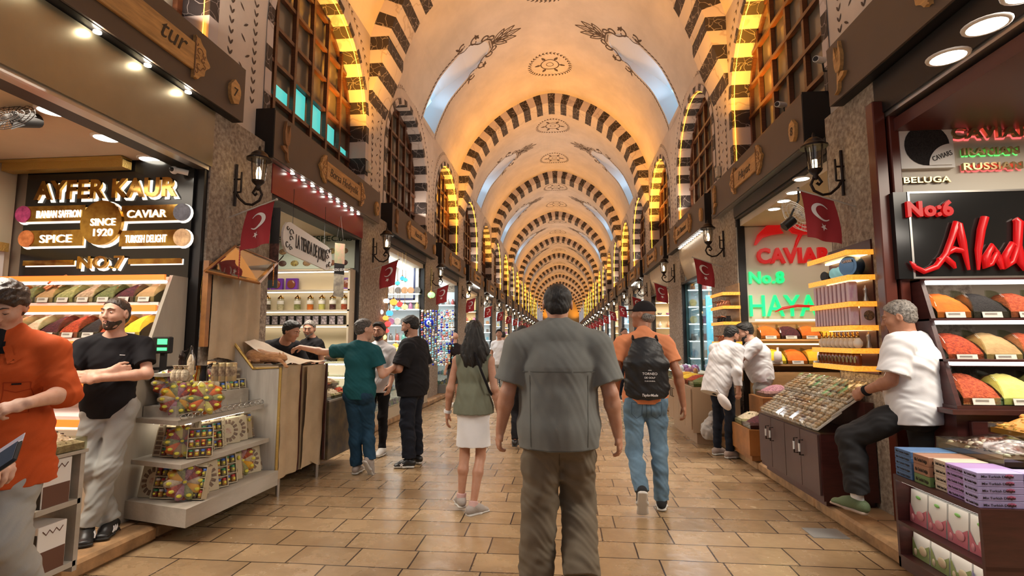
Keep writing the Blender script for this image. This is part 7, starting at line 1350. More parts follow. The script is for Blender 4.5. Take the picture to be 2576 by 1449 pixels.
driedf = [mat('dried_' + n, c, .4, spec=.6) for n, c in (('fig', (.42, .28, .13)), ('date', (.10, .045, .02)), ('apricot', (.62, .26, .04)), ('yellow', (.66, .38, .08)), ('plum', (.16, .06, .03)), ('leaf', (.12, .40, .08)), ('white', (.62, .55, .42)))]
t = thing('fruit_stand', 'stepped stand carrying the dried fruit trays behind the sweet boxes', 'stand', (2.8, 3.3, ZP)); b = MB(); b.b2((2.32, 2.97, .66), (3.6, 3.56, .80)); b.b2((2.92, 2.6, ZP), (3.6, 3.56, .66)); b.b2((2.62, 3.0, .8), (3.6, 3.56, .90)); b.build('steps', darkw, t, True)
tray('glass tray of walnut-stuffed dates wrapped in film at the corner of the fruit stand', (2.50, 3.28, .815), .40, .5, .07, [driedf[1], driedf[4], driedf[6]], .05, 90, .022, flat=.7); tray('glass tray of dried figs beside the stuffed dates', (2.85, 3.12, .915), .42, .24, .06, [driedf[0], driedf[6]], .05, 80, .024, flat=.5); tray('glass tray of dried apricots behind the dates', (2.82, 3.42, .915), .40, .26, .06, [driedf[2], driedf[3]], .09, 80, .026, flat=.45); tray('glass tray of green leaves at the picture edge', (3.12, 3.45, 1.0), .36, .22, .06, [driedf[5], driedf[5]], .10, 80, .028, flat=.3)
b = MB(); vs = [(2.31 + .42 * i / 10, 3.04 + .49 * j / 8, .875 + .05 * (1 - (i / 5 - 1) ** 2) * (1 - (j / 4 - 1) ** 2) + ru(0, .014)) for j in range(9) for i in range(11)]; b.add(vs, [(j * 11 + i, j * 11 + i + 1, j * 11 + i + 12, j * 11 + i + 11) for j in range(8) for i in range(10)], 0, True); tag(b.build('plastic_film', glassmat('film', (.97, .97, .97), .10, .12)), 'clear crinkled plastic film over the tray of stuffed dates', 'plastic film')
# ---------------------------------------------------------------- dark cabinet of sweet packs beside the propped man
t = thing('sweets_cabinet', 'dark brown cabinet with white-handled doors under rows of wrapped sweets', 'cabinet', (2.6, 5.2, ZP)); brc = mat('brown_laminate', (.085, .045, .04), .4, noise=.12, nscale=3); X0, ya, yb = 2.12, 4.62, 5.95; b = MB(); b.b2((X0, ya, .16), (2.55, yb, .70), 0); b.b2((X0 + .04, ya + .05, ZP - .0), (2.54, yb - .02, .16), 0); b.b2((X0 + .36, ya - .0, .70), (2.55, yb, .96), 1); b.build('body', [darkw, darkw], t, True)
b = MB(); b.b2((X0 - .01, ya - .01, .70), (X0 + .36, yb, .715)); b.build('glass_top', acryl, t, True)
for j in range(4):
    y = ya + .02 + j * .327; b = MB(); b.b2((X0 - .018, y, .20), (X0 - .001, y + .318, .69)); d_ = b.build('door', brc, t, True); hy = y + (.27 if j % 2 == 0 else .05); b = MB(); b.tube([(X0 - .018, hy, .60), (X0 - .05, hy, .60), (X0 - .05, hy, .47), (X0 - .018, hy, .47)], .006, 6); hd = b.build('handle', iron, d_, True); b = MB(); b.cyl((X0 - .05, hy, .57), (X0 - .05, hy, .50), .010, 8); b.build('white_grip', white, hd, True)
def sweet_pack(cols, big=False):
    t = thing('sweet_pack', 'x', 'sweets'); b = MB(); b.rbox((0, 0, .01), (.085, .26, .02), .004); b.build('tray', card, t); b = MB()
    for k in range(8):
        for s_ in (-1, 1): b.ball((s_ * .019, -.11 + .031 * k, .030), (.019, .016, .016), 6, k % len(cols))
    b.build('sweets', cols, t); b = MB(); b.rbox((0, 0, .028), (.088, .265, .045), .008); b.build('wrapper', cello, t); return t
SPK = [sweet_pack([driedf[0], driedf[6], driedf[1]]), sweet_pack([driedf[6], driedf[6], driedf[0]]), sweet_pack([SPI['cream'], driedf[0]]), sweet_pack([driedf[6], SPI['nut']])]
used = [0] * 4
for r, (x, z, tl) in enumerate(((X0 + .11, .79, -.75), (X0 + .24, .90, -.75), (X0 + .36, 1.02, -.7))):
    for i in range(12):
        q = random.randrange(4); y = ya + .10 + i * .104; lb = 'wrapped tray of sweets, %s from the near end of the %s row' % (nth(i), ('front', 'middle', 'back')[r]); o = copy_tree(SPK[q]) if used[q] else SPK[q]; used[q] = 1
        o.location = (x, y, z); o.rotation_euler = (0.62, ru(-.05, .05), -PI / 2 + ru(-.08, .08)); o['label'] = lb; o['group'] = 'wrapped sweets on the sweets cabinet'; o.scale = (1, 1, 1)
# ---------------------------------------------------------------- lit shelves of caviar tins and bottles on the pillar
t = thing('lit_wall_shelves', 'honey-lit stacked shelves of tins, packets, perfume lamps and honey jars on the right pillar', 'shelves', (2.5, 4.95, 1.2)); xw_, ya, yb = 2.36, 4.50, 5.18; lv = []
for i, (u, v) in enumerate(((2132, 632), (2137, 695), (2142, 762), (2147, 822), (2150, 880), (2153, 925))):
    z = PY(u, v, ya).z; lv.append(z); b = MB(); b.b2((xw_, ya, z - .006), (2.56, yb, z + .006)); b.build('shelf_board', shelfw, t, True); b = MB(); b.b2((xw_ - .012, ya - .01, z - .03), (xw_, yb, z + .012)); b.b2((xw_ - .012, ya - .012, z - .03), (2.56, ya - .0, z + .012)); b.build('amber_edge', amber, t, True); b = MB(); b.b2((2.5, ya + .02, z - .03), (2.53, yb - .02, z - .012)); b.build('light_strip', mat('warm_led', (1, .8, .5), .5, emit=5, ecol=(1, .66, .28)), t, True)
b = MB(); b.b2((2.545, ya, lv[-1] - .05), (2.56, yb, lv[0] + .1)); b.build('back_board', darkw, t, True)
bluet = mat('blue_caviar_tin', (.03, .08, .16), .3, metal=.5); tealt = mat('teal_caviar_tin', (.18, .42, .46), .3, metal=.5); pinkp = mat('pink_packet', (.46, .26, .38), .35, col2=(.62, .55, .58), nscale=22, stretch=(1, 14, .3)); honey = mat('honey_jar', (.16, .04, .01), .15); frost = mat('frosted_white_glass', (.68, .62, .52), .4)
for i, (y, r, m) in enumerate(((4.60, .085, bluet), (4.74, .05, tealt), (4.83, .05, tealt), (5.0, .045, blackm))): tt = thing('caviar_tin', ('big dark blue round tin lettered CAVIAR', 'first small teal round tin', 'second small teal round tin', 'black round tin')[i] + ' on the top lit shelf', 'tin', (xw_ + .05, y, lv[1] + .013)); b = MB(); b.lathe([(r, 0), (r, .09), (r * .9, .095)], (0, .0, r), 24, axis=(.9, .35, 0)); b.lathe([(r * .7, -.002), (0, -.003)], (0, 0, r), 20, axis=(.9, .35, 0)); b.build('tin', m, tt); (i == 0) and (lambda b_: (b_.text('CAVIAR', (-.004 - .02, .045, r * 1.35), (.35, -.93, 0), (0, 0, 1), .024, .10, .003, bold=.02), b_.build('lettering', whf, tt)))(MB())
for r, (lvl, h, n) in enumerate(((2, .17, 9), (3, .16, 12))):
    for i in range(n): y = ya + .03 + (yb - ya - .05) * (i + .5) / n; tt = thing('pink_packet', 'pink foil packet, %s from the near end of the %s lit shelf' % (nth(i), nth(lvl - 0)), 'packet', (xw_ + .05, y, lv[lvl] + .013), group='pink foil packets'); b = MB(); b.rbox((0, 0, h / 2), (.07, .045 if n == 9 else .034, h), .006); b.build('packet', pinkp, tt)
tt = thing('picture_packet', 'pink packet with a round food picture at the near end of the third lit shelf', 'packet', (2.50, ya + .02, lv[3] + .013)); b = MB(); b.b2((-.06, -.02, 0), (.05, .0, .17)); b.build('packet', mat('pale_pink', (.6, .42, .42), .4), tt); b = MB(); b.lathe([(.042, 0), (0, -.002)], (0, -.0205, .08), 18, axis=(0, 1, 0)); b.build('food_picture', mat('food_mix', (.35, .18, .08), .5, col2=(.05, .04, .03), nscale=60), tt)
for i in range(9): y = ya + .04 + i * .072; tt = thing('perfume_lamp', 'frosted bulb bottle with brass cap, %s on the fourth lit shelf' % nth(i), 'bottle', (xw_ + .06, y, lv[4] + .013), group='frosted bottles with brass caps'); b = MB(); b.lathe([(.015, 0), (.034, .02), (.036, .05), (.02, .075), (.012, .085)], n=14); b.build('bottle', frost, tt); b = MB(); b.lathe([(.014, .085), (.016, .10), (.006, .11), (.010, .125), (0, .14)], n=10); b.build('cap', goldm, tt)
for i in range(11): y = ya + .035 + i * .060; tt = thing('honey_jar', 'dark honey jar with black lid, %s on the bottom lit shelf' % nth(i), 'jar', (xw_ + .05, y, lv[5] + .013), group='honey jars'); b = MB(); b.lathe([(.024, 0), (.026, .01), (.026, .085), (.02, .095)], n=12); b.build('jar', honey, tt); b = MB(); b.lathe([(.022, .095), (.022, .11), (0, .11)], n=12); b.build('lid', blackm, tt); b = MB(); b.b2((-.0275, -.015, .025), (-.0262, .015, .07)); b.build('label', goldm, tt)
for i, l_ in enumerate((2, 4)): tt = thing('pepper_mill', 'steel pepper mill at the near end of the %s lit shelf' % nth(l_ - 1), 'mill', (2.50, ya + .03, lv[l_] + .013)); b = MB(); b.lathe([(.02, 0), (.022, .01), (.012, .05), (.014, .09), (.018, .1), (.008, .12), (.004, .135)], n=12); b.build('mill', steel, tt)
# ---------------------------------------------------------------- Hayat shop: backlit sign wall, bins, tea trays
YH = 7.82; t = thing('caviar_hayat_board', 'cream sign wall with red CAVIAR and green No.8 HAYAT letters', 'sign', (3.6, YH, 1.7)); a, c = PY(1862, 812, YH), PY(2090, 545, YH); b = MB(); b.b2((a.x, YH, a.z), (4.9, YH + .03, 3.14)); b.build('board', crm, t, True)
tz('CAVIAR', 1903, 622, 2085, 662, YH, t, redl, .035, .05); tz('No.8', 1884, 682, 1970, 713, YH, t, grl, .02, .04); tz('HAYAT', 1886, 738, 2092, 796, YH, t, grl, .0, .04)
def Hq(u, v): p = PY(u, v, YH); return (p.x, YH - .02, p.z)
b = MB(); b.prism([Hq(*q) for q in ((1895, 617), (1903, 592), (1925, 570), (1955, 560), (1965, 562), (1958, 575), (1968, 588), (1940, 592), (1915, 600), (1900, 618))], (0, -.03, 0)); b.prism([Hq(*q) for q in ((1975, 572), (1995, 562), (2015, 562), (2040, 576), (2085, 578), (2085, 588), (2040, 590), (2010, 592), (1990, 588))], (0, -.03, 0)); b.tube([Hq(*q) for q in ((2012, 590), (2005, 605), (1992, 640))], [.03, .025, .01], 6); b.build('fish_emblem', redl, t, True)
b = MB(); b.tube([V3(Hq(*q)) + V3((0, -.05, 0)) for q in ((1945, 785), (1965, 776), (2000, 770), (2045, 772))], [.008, .022, .022, .02], 6); b.build('red_swoosh', redl, t, True)
bc = thing('oak_bin_cabinet', 'light oak spice bin cabinet under the HAYAT sign', 'cabinet', (3.6, 7.6, ZP)); owd = mat('light_oak', (.42, .24, .10), .45, noise=.2, nscale=5, stretch=(1, 1, 5))
b = MB(); b.b2((2.66, 7.62, ZP), (4.9, 7.80, a.z)); b.b2((2.66, 7.3, ZP), (4.9, 7.62, 1.05)); b.build('body', owd, bc, True)
for i, (v0, y, ks) in enumerate(((852, 7.46, ['paprika', 'sumac', 'paprika', 'bright', 'chili', 'turmeric', 'pepper']), (915, 7.30, ['bright', 'paprika', 'turmeric', 'sumac', 'turmeric', 'rose', 'cumin']))):
    z = PY(1950, v0, y).z; b = MB(); b.b2((2.66, y, z - .03), (4.9, 7.7, z - .006)); b.build('shelf', owd, bc, True); b = MB(); b.b2((2.7, y + .1, z + .25), (4.85, y + .13, z + .27)); b.build('tube_light', mat('warm_led', (1, .8, .5), .5, emit=5, ecol=(1, .66, .28)), bc, True); bin_row(ks, 2.72, 4.6, y + .01, z, ORD[i], 'light oak cabinet', d=.22, h=.15)
    for j in range(3): x = 2.86 + j * .55; tt = thing('white_scoop', 'white plastic scoop standing in the %s oak tier, %s from the near side' % (nth(i), nth(j)), 'scoop', (x, y - .02, z + .02)) if i else None; (i and ((lambda b_: (b_.lathe([(.0, 0), (.05, .01), (.055, .08), (.045, .14), (.015, .15), (.014, .2)], n=14, sy=.35), b_.build('scoop', whf, tt)))(MB())))
for u, v in ((2030, 455), (2008, 489), (1983, 510), (1958, 530)): p = PZ(u, v, 3.12); tt = downlight(p.x - .05, p.y, 3.149, .07, 'twin ceiling downlight of the HAYAT shop, %s from the sign wall' % {2030: 'fourth', 2008: 'third', 1983: 'second', 1958: 'first'}[u])
t = thing('standing_fan', 'white cage fan mounted under the HAYAT shop ceiling', 'fan', PY(2005, 545, 5.75)); fc = PY(2005, 545, 5.75); b = MB(); M3 = Matrix.Rotation(.9, 3, 'Y') @ Matrix.Rotation(.5, 3, 'Z')
for r in (.06, .11, .16, .21): b.tube([fc + M3 @ V3((r * math.cos(a), r * math.sin(a), .05 * (1 - r * 4))) for a in np.linspace(0, 2 * PI, 24)[:-1]], .004, 4, close=True)
for a_ in np.linspace(0, 2 * PI, 30)[:-1]: b.tube([fc + M3 @ V3((0, 0, .05)), fc + M3 @ V3((.13 * math.cos(a_), .13 * math.sin(a_), .045)), fc + M3 @ V3((.21 * math.cos(a_), .21 * math.sin(a_), 0)), fc + M3 @ V3((.12 * math.cos(a_), .12 * math.sin(a_), -.06))], .002, 4)
b.build('cage', white, t, True); b = MB(); b.cyl(fc + M3 @ V3((0, 0, -.05)), fc + M3 @ V3((0, 0, -.18)), .05, 12); b.tube([fc + M3 @ V3((0, 0, -.15)), fc + V3((.05, .05, .2)), (fc.x + .05, fc.y + .05, 3.14)], .012, 6); b.build('motor', blackm, t, True)
oc = [((2.10, 6.25, ZP), (2.75, 6.95, .46)), ((2.45, 6.02, ZP), (3.3, 6.6, .62)), ((2.4, 6.62, ZP), (3.1, 7.1, .78))]
for i, (a, c) in enumerate(oc): t = thing('oak_tea_cabinet', ('lowest', 'middle', 'tallest')[i] + ' orange wooden cabinet under the herbal tea trays', 'cabinet', ((a[0] + c[0]) / 2, (a[1] + c[1]) / 2, ZP)); b = MB(); b.b2((a[0] + .03, a[1] + .03, ZP), (c[0], c[1], .17)); b.b2((a[0], a[1], .17), c); b.build('body', mat('orange_wood', (.34, .14, .04), .4), t, True); b = MB(); b.b2((a[0] + .32, a[1] - .008, .22), (a[0] + .62, a[1] - .001, c[2] - .04)); b.build('door', mat('orange_wood', (.34, .14, .04), .4), t, True)
for i, (x, y, z, w_, d_, ks, nm, r) in enumerate(((2.30, 6.42, .465, .36, .3, ['sumac', 'brown'], 'dark dried hibiscus', .014), (2.32, 6.76, .465, .38, .32, ['cream', 'green', 'nut'], 'pale chopped herbs', .012), (2.75, 6.35, .625, .5, .34, ['rose', 'turmeric', 'chili', 'green', 'cream'], 'mixed fruit tea', .014), (2.66, 6.86, .785, .42, .3, ['rose', 'cream'], 'pink rosebuds', .012), (2.98, 6.86, .785, .2, .3, ['chili'], 'bright red petals', .014), (3.15, 6.35, .625, .26, .34, ['green', 'pist'], 'grey-green sage leaves', .014))): tray('glass tray of %s in the tea display' % nm, (x, y, z), w_, d_, .07, ks, .10, 110, r, flat=.5)
tt = thing('plastic_bag', 'grey plastic sack standing on the floor behind the white-shirted seller', 'bag', (2.02, 7.55, ZP)); S = Vol((-.22, -.2, -.02), (.22, .2, .5), .012); S.ell((0, 0, .12), (.13, .12, .14), k=.05); S.cap((0, 0, .2), (.03, 0, .36), .07, .03, k=.05); S.folds(.010, 2.2, 3); S.cut((0, 0, .0), (0, 0, -1)); S.build('bag', mat('grey_plastic', (.40, .38, .36), .4), tt)
tt = thing('scoop', 'large white plastic scoop held low by the white-shirted seller', 'scoop', (0, 0, 0)); p = PY(1822, 1005, 6.75); tt.location = p; b = MB(); R3 = Matrix.Rotation(.6, 3, 'Y'); b.ball((0, 0, -.03), (.06, .05, .12), 14, 0, Matrix.Rotation(-.6, 3, 'Y')); b.cyl((-.05, 0, .06), (-.09, 0, .12), .012, 8); b.build('scoop', whf, tt)
# ================================================================ shops farther up the aisle
def side_(sd): return 'left' if sd < 0 else 'right'
cols = [(.45, .05, .04), (.05, .15, .45), (.55, .40, .10), (.05, .35, .30), (.55, .50, .45), (.35, .08, .25), (.10, .08, .07), (.50, .22, .06), (.10, .35, .50)]
gm = [mat('souvenir_%d' % i, c, .3, col2=tuple(x * .5 + .15 for x in c), nscale=30) for i, c in enumerate(cols)]
PR = {}
def proto(kind, mi):
    k = (kind, mi)
    if k in PR: return PR[k]
    b = MB(); m = gm[mi]
    if kind == 'bowl': b.lathe([(.03, 0), (.05, .02), (.075, .06), (.07, .062), (.04, .02), (0, .015)], n=14)
    elif kind == 'vase': b.lathe([(.03, 0), (.055, .04), (.05, .10), (.02, .14), (.03, .17), (.022, .17)], n=14)
    elif kind == 'box': b.rbox((0, 0, .07), (.11, .08, .14), .006)
    elif kind == 'plate': b.lathe([(.08, 0), (.075, -.01), (.045, .004), (0, .004)], (0, 0, .085), 18, axis=(0, 1, 0))
    elif kind == 'bag': b.lathe([(.045, 0), (.055, .03), (.045, .11), (.015, .13), (.03, .155)], n=10, sy=.7)
    o = b.build(kind, m); o['_new'] = 1; PR[k] = o; return o
KN = dict(bowl='painted_bowl', vase='painted_vase', box='souvenir_box', plate='painted_plate', bag='spice_bag')
def put(kind, mi, loc, label, group, cat):
    o = proto(kind, mi)
    if o.get('_new'): del o['_new']; o.name = KN[kind]
    else: o = o.copy(); COL.objects.link(o)
    o.location = loc; tag(o, label, cat, group); return o
led_w = mat('cool_shelf_led', (.85, .95, 1), .5, emit=7, ecol=(.78, .93, 1)); led_a = mat('warm_shelf_led', (1, .85, .6), .5, emit=7, ecol=(1, .80, .50))
def far_shop(sd, k):
    random.seed(sd * 50 + k); cool = (k + (sd > 0)) % 3 != 0 or (sd, k) == (-1, 1); led = led_w if cool else led_a; ya, yb = opening(sd, k); yw = yb - .02; x0, x1 = (-4.35, -3.28) if sd < 0 else (2.66, 4.35); nm = '%s %s shop' % (nth(k + 1), side_(sd))
    t = thing('lit_shelf_unit', 'brightly lit shelf unit on the far partition of the %s' % nm, 'shelf unit', ((x0 + x1) / 2, yw, ZP)); b = MB(); b.b2((x0, yw, ZP), (x1, yw + .015, 2.95)); b.build('back_panel', mat('cool_back', (.60, .68, .70), .5) if cool else creamb, t, True)
    zs = [.75 + .36 * i for i in range(6)]
    for z in zs: b = MB(); b.b2((x0, yw - .24, z - .015), (x1, yw, z)); b.build('shelf', shelfw if not cool else white, t, True); b = MB(); b.b2((x0, yw - .24, z - .03), (x1, yw - .21, z - .016)); b.build('shelf_light', led, t, True)
    if k <= 6:
        for r, z in enumerate(zs):
            kind = random.choice(list(KN)); n = 7 if k < 4 else 4
            for i in range(n): put(kind, random.randrange(9), (x0 + (x1 - x0) * (i + .5) / n, yw - .11, z + .001), '%s, one of a row on the %s shelf of the %s' % (KN[kind].replace('_', ' '), nth(r), nm), '%s shelf of the %s' % (nth(r), nm), KN[kind].split('_')[1])
    xf = -2.98 if sd < 0 else 2.14; xb_ = xf + sd * (.5 if (sd, k) != (-1, 1) else .21)
    t = thing('glass_display_case', 'lit glass display case at the front of the %s' % nm, 'display case', (xf + sd * .25, (ya + yb) / 2, ZP if 0 else 0)); y0, y1 = ya + .15 - (0 if k > 1 or sd > 0 else 1.0), yb - .35
    if (sd, k) == (-1, 1): y0 = 8.1
    b = MB(); b.b2((xf + sd * .04, y0, ZP), (xb_, y1, .32)); b.b2((xf + sd * .0, y0, .88), (xb_, y1, .90)); b.build('base_and_top', shelfw if k % 2 else mat('grey_metal', (.25, .25, .24), .4), t, True); b = MB(); b.b2((xf, y0, .32), (xf + sd * .008, y1, .88)); b.b2((xf, y0, .32), (xb_, y0 + .008, .88)); b.build('glass', glassmat('case_glass'), t, True)
    b = MB(); b.b2((xf + sd * .03, y0 + .02, .86), (xf + sd * .06, y1 - .02, .878)); b.build('light_tube', led, t, True)
    b = MB()
    for z in (.33, .58):
        b.b2((xf + sd * .03, y0 + .02, z - .008), (xb_, y1 - .02, z), 3)
        n = int((y1 - y0) / .07) if k < 5 else 10
        for i in range(n):
            for j in range(3): rr = ru(.018, .032); b.ball((xf + sd * (.05 + .25 * abs(xb_ - xf) * j), y0 + .05 + (y1 - y0 - .1) * (i + ru(.3, .7)) / n, z + rr), (rr, rr, rr * ru(1, 2)), 6, random.randrange(3))
    q = random.randrange(7); ms = [gm[q], gm[(q + 1) % 9], gm[(q + 2) % 9], white]
    if (sd, k) == (-1, 1): ms = [gm[1], gm[8], gm[3], white]
    b.build('goods', ms, t, True, kind='stuff')
    t = thing('tray_of_goods', 'heap of small goods on the front case of the %s' % nm, 'goods', (xf + sd * .25, (y0 + y1) / 2, .901)); b = MB()
    for i in range(40 if k < 5 else 15): rr = ru(.03, .06); b.ball((xf + (xb_ - xf) * ru(.15, .85), ru(y0 + .05, y1 - .05), .90 + rr * .8), (rr, rr, rr * ru(.7, 1.6)), 6, random.randrange(3))
    b.build('goods', [gm[(q + 3) % 9], gm[(q + 5) % 9], white], t, True, kind='stuff')
    t = thing('ceiling_light_bar', 'bright light bar on the ceiling of the %s' % nm, 'light', (x0, ya, 3.1)); b = MB(); xm = -3.6 if sd < 0 else 3.0
    b.b2((xm - .06, ya + .2, 3.09), (xm + .06, yb - .2, 3.13)); b.build('lamp', lampc if cool else lampw, t, True)
for sd in (-1, 1):
    for k in range(1, 18): far_shop(sd, k)
# ---------------------------------------------------------------- the lamp and evil-eye shop
gl = lambda n, c, e=2.2: mat('mosaic_glass_' + n, c, .3, emit=e, ecol=c, col2=tuple(x * .35 for x in c), nscale=60)
GL = dict(green=gl('green', (.25, .9, .2)), orange=gl('orange', (1, .30, .05)), red=gl('red', (.9, .05, .05)), blue=gl('blue', (.08, .45, .9), 1.4), yellow=gl('yellow', (1, .75, .2)), white=gl('white', (1, .85, .7)), turquoise=gl('turquoise', (.1, .75, .8), 1.4))
for i, (u, v, y, c, r) in enumerate(((940, 763, 8.9, 'green', .05), (950, 752, 8.9, 'yellow', .06), (972, 757, 9.0, 'white', .055), (990, 760, 9.0, 'orange', .07), (1005, 765, 9.1, 'red', .06), (1018, 772, 9.2, 'yellow', .06), (935, 780, 8.8, 'orange', .045), (957, 785, 8.9, 'white', .055), (980, 788, 8.9, 'blue', .065), (945, 800, 8.8, 'orange', .05), (970, 800, 8.9, 'orange', .055), (976, 815, 8.9, 'red', .06), (973, 832, 8.9, 'red', .045), (965, 848, 8.8, 'yellow', .055), (1000, 775, 9.2, 'turquoise', .05), (1012, 700, 9.5, 'blue', .05), (1000, 712, 9.5, 'turquoise', .05), (1020, 704, 9.5, 'turquoise', .045), (1085, 742, 11.4, 'green', .085), (995, 870, 9.2, 'orange', .06), (1003, 880, 9.1, 'yellow', .06))):
    p = PY(u, v, y); tt = thing('mosaic_lamp', '%s glowing mosaic glass lamp, %s of the hanging cluster from the top' % (c, nth(i)) if i < 19 else '%s glowing mosaic lamp low in the cluster' % c, 'lamp', p); b = MB(); b.ball((0, 0, 0), (r, r, r * .85), 12); b.build('globe', GL[c], tt); b = MB(); b.lathe([(r * .35, -r * .95), (r * .5, -r * .75), (.01, -r * .9)], n=8); b.lathe([(r * .5, r * .7), (r * .3, r * .95), (.006, r * 1.3)], n=8); b.cyl((0, 0, r), (0, 0, 3.14 - p.z if p.y > 9.2 else r + .25), .004, 4); b.build('brass_fitting', goldt, tt)
p = PY(1010, 690, 11.75); t = thing('arabesque_board', 'white tile board with dark blue border and scrolls in the lamp shop', 'panel', p); a, c = PY(955, 762, 11.75), PY(1056, 632, 11.75); b = MB(); b.b2((a.x, 11.70, a.z), (c.x, 11.73, c.z)); b.build('board', white, t, True); b = MB()
for (x0, z0, x1, z1) in ((a.x + .08, a.z + .06, c.x - .08, a.z + .1), (a.x + .08, c.z - .1, c.x - .08, c.z - .06), (c.x - .12, a.z + .06, c.x - .08, c.z - .06)): b.b2((x0, 11.69, z0), (x1, 11.70, z1))
b.build('blue_border', mat('dark_blue_line', (.01, .02, .10), .4), t, True); b = MB()
for i in range(9): o_ = V3((c.x - .25 - .09 * (i % 5), 11.695, c.z - .22 - .10 * (i // 5) - .03 * (i % 2))); b.tube([o_ + V3((math.cos(f * 6 + i) * .07 * (1 - f * .8), 0, math.sin(f * 6 + i) * .07 * (1 - f * .8))) for f in np.linspace(0, 1, 10)], .008, 4)
b.build('scrolls', inkm, t, True)
eye1 = mat('evil_eye_blue', (.01, .03, .45), .15); eye2 = mat('evil_eye_light', (.25, .65, .85), .2)
t = thing('evil_eye_disc', 'large dark blue evil-eye disc hanging among the bead strings', 'charm', PY(1079, 812, 11.3)); b = MB()
for r, m, o_ in ((.11, 0, 0), (.055, 1, -.012), (.035, 2, -.02), (.018, 3, -.026)): b.lathe([(r, o_), (r * .9, o_ - .008), (0, o_ - .010)], (0, 0, 0), 20, m, axis=(0, 1, 0))
b.build('disc', [eye1, white, eye2, blackm], t)
for i in range(12):
    x = PY(1062 + i * 7, 800, 11.25 + .1 * (i % 3)); z0, z1 = 2.15, .95; tt = thing('bead_string', 'hanging string of blue and white eye beads, %s from the pillar' % nth(i), 'beads', (x.x, x.y, z1)); b = MB(); z = z0; j = 0
    while z > z1: r = ru(.014, .032); b.ball((x.x + ru(-.01, .01), x.y, z - r), (r, r * .5, r), 6, random.randrange(4)); z -= r * 2.1
    b.build('beads', [eye1, eye2, white, gm[(i * 2) % 9]], tt, True)
# ---------------------------------------------------------------- copper shelves on the second right pillar, blue window
t = thing('copper_shelves', 'honey-lit shelves of copper pots on the second right pillar', 'shelves', (2.5, 8.0, 1.2)); ya, yb = 7.75, 8.35; xq = 2.32; cop = mat('copper', (.55, .22, .12), .25, metal=.9)
for i, v in enumerate((738, 772, 812, 862)):
    z = PY(1835, v, 7.8).z; b = MB(); b.b2((xq, ya, z - .01), (2.56, yb, z + .01)); b.build('shelf_board', shelfw, t, True); b = MB(); b.b2((xq - .012, ya - .012, z - .03), (xq, yb, z + .015)); b.b2((xq, ya - .012, z - .03), (2.56, ya, z + .015)); b.build('amber_edge', amber, t, True)
    for j in range(4 if i < 3 else 0): z2 = PY(1835, (772, 812, 862)[i], 7.8).z; tt = thing('copper_pot', 'small copper pot, %s on the %s copper shelf' % (nth(j), nth(i)), 'pot', (xq + .09, ya + .08 + .14 * j, z2 + .012), group='copper pots'); b = MB(); b.lathe([(.03, 0), (.045, .03), (.03, .07), (.035, .09)], n=12); b.build('pot', cop if i != 1 else blackm, tt); b = MB(); b.cyl((-.03, 0, .07), (-.10, 0, .09), .006, 6); b.build('handle', cop, tt)
b = MB(); b.b2((2.545, ya - .0, .9), (2.56, yb, PY(1835, 730, 7.8).z + .1)); b.b2((xq, ya, .9), (xq + .02, ya + .02, 1.2)); b.build('back_board', owd, t, True)
t = thing('blue_shop_window', 'blue-lit shop window of the third right shop', 'window', (2.7, 10, 1.5)); o0, o1 = opening(1, 1); b = MB(); b.b2((2.66, o0, .95), (2.67, o1, 2.65)); b.build('glass', glassmat('case_glass'), t, True); b = MB()
for y in (o0 + .05, (o0 + o1) / 2, o1 - .05): b.b2((2.64, y - .03, ZP), (2.70, y + .03, 2.7))
b.build('frame', mat('teal_frame', (.02, .06, .06), .4), t, True); b = MB(); b.b2((2.95, o1 - .5, 1.0), (3.4, o1 - .45, 2.4)); b.build('blue_poster', mat('blue_poster', (.1, .45, .6), .5, emit=1.2, ecol=(.06, .42, .62), col2=(.3, .75, .85), nscale=3), t, True)
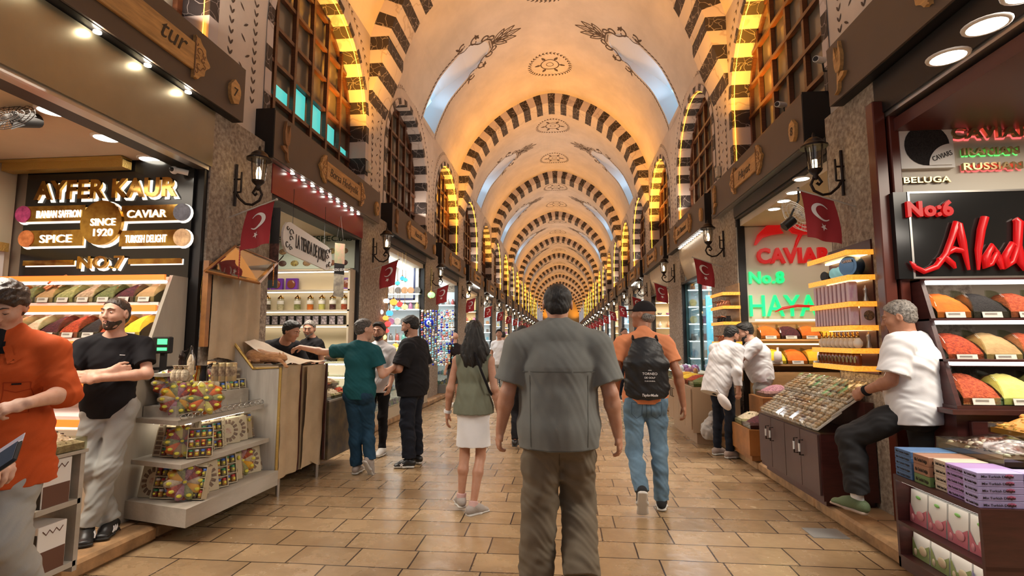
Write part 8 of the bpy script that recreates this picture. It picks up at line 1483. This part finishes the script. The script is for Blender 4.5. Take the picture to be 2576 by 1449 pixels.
t = thing('brown_door_cabinet', 'pale brown two-door cabinet with spice trays beyond the white-shirted seller', 'cabinet', (2.1, 8.3, ZP)); b = MB(); b.b2((1.84, 7.75, .16), (2.5, 9.4, .80)); b.b2((1.90, 7.8, 0), (2.5, 9.35, .16)); b.build('body', mat('tan_laminate', (.34, .22, .13), .45), t, True)
for j in range(4): y = 7.78 + .40 * j; b = MB(); b.b2((1.822, y, .2), (1.838, y + .39, .77)); d_ = b.build('door', mat('tan_laminate', (.34, .22, .13), .45), t, True); b = MB(); hy = y + (.33 if j % 2 == 0 else .06); b.tube([(1.82, hy, .68), (1.79, hy, .68), (1.79, hy, .55), (1.82, hy, .55)], .007, 6); b.build('handle', iron, d_, True)
for j, ks in enumerate((['green'], ['chili', 'rose'], ['bright'], ['turmeric'])): tray('glass tray of %s on the pale brown cabinet, %s along' % (SN[ks[0]], nth(j)), (2.1, 7.97 + .4 * j, .805), .45, .36, .07, ks, .10, 30, .012)
# ---------------------------------------------------------------- small fittings on the walls
def bullet(label, u, v, y, x):
    p = PX(u, v, x); t = thing('security_camera', label, 'camera', p); b = MB(); b.cyl(p, p + V3((.12, .1, .03)), .032, 12); b.build('housing', white, t, True); b = MB(); b.cyl(p + V3((-.008, -.006, 0)), p, .024, 12); b.build('lens', blackm, t, True); b = MB(); b.tube([p + V3((.1, .08, .02)), p + V3((.12, .1, -.08)), (XR, p.y + .1, p.z - .08)], .010, 6); b.build('bracket', blackm, t, True)
bullet('round-faced security camera above the right lantern', 2052, 148, 0, 2.52); bullet('white bullet camera on a bracket above the HAYAT sign board', 1955, 262, 0, 2.40)
for nm, u, v, x in (('cream alarm box on the left wall beside the second window', 927, 420, -3.28), ('cream alarm box on the right wall beside the second window', 1806, 433, 2.68)): p = PX(u, v, x); t = thing('alarm_box', nm, 'box', p); b = MB(); b.rbox(p, (.06, .14, .18), .01); b.build('case', mat('cream_plastic', (.55, .48, .38), .5), t, True); b = MB(); b.ball(p + V3((-.03 if x > 0 else .03, 0, 0)), (.01, .03, .03), 10); b.build('sounder', white, t, True)
t = thing('drain_cover', 'grey metal drain cover set in the paving by the right kerb', 'cover', (1.98, 4.35, 0)); b = MB(); b.b2((1.86, 4.25, 0), (2.12, 4.45, .006)); b.build('plate', mat('grey_metal', (.25, .25, .24), .4), t, True)
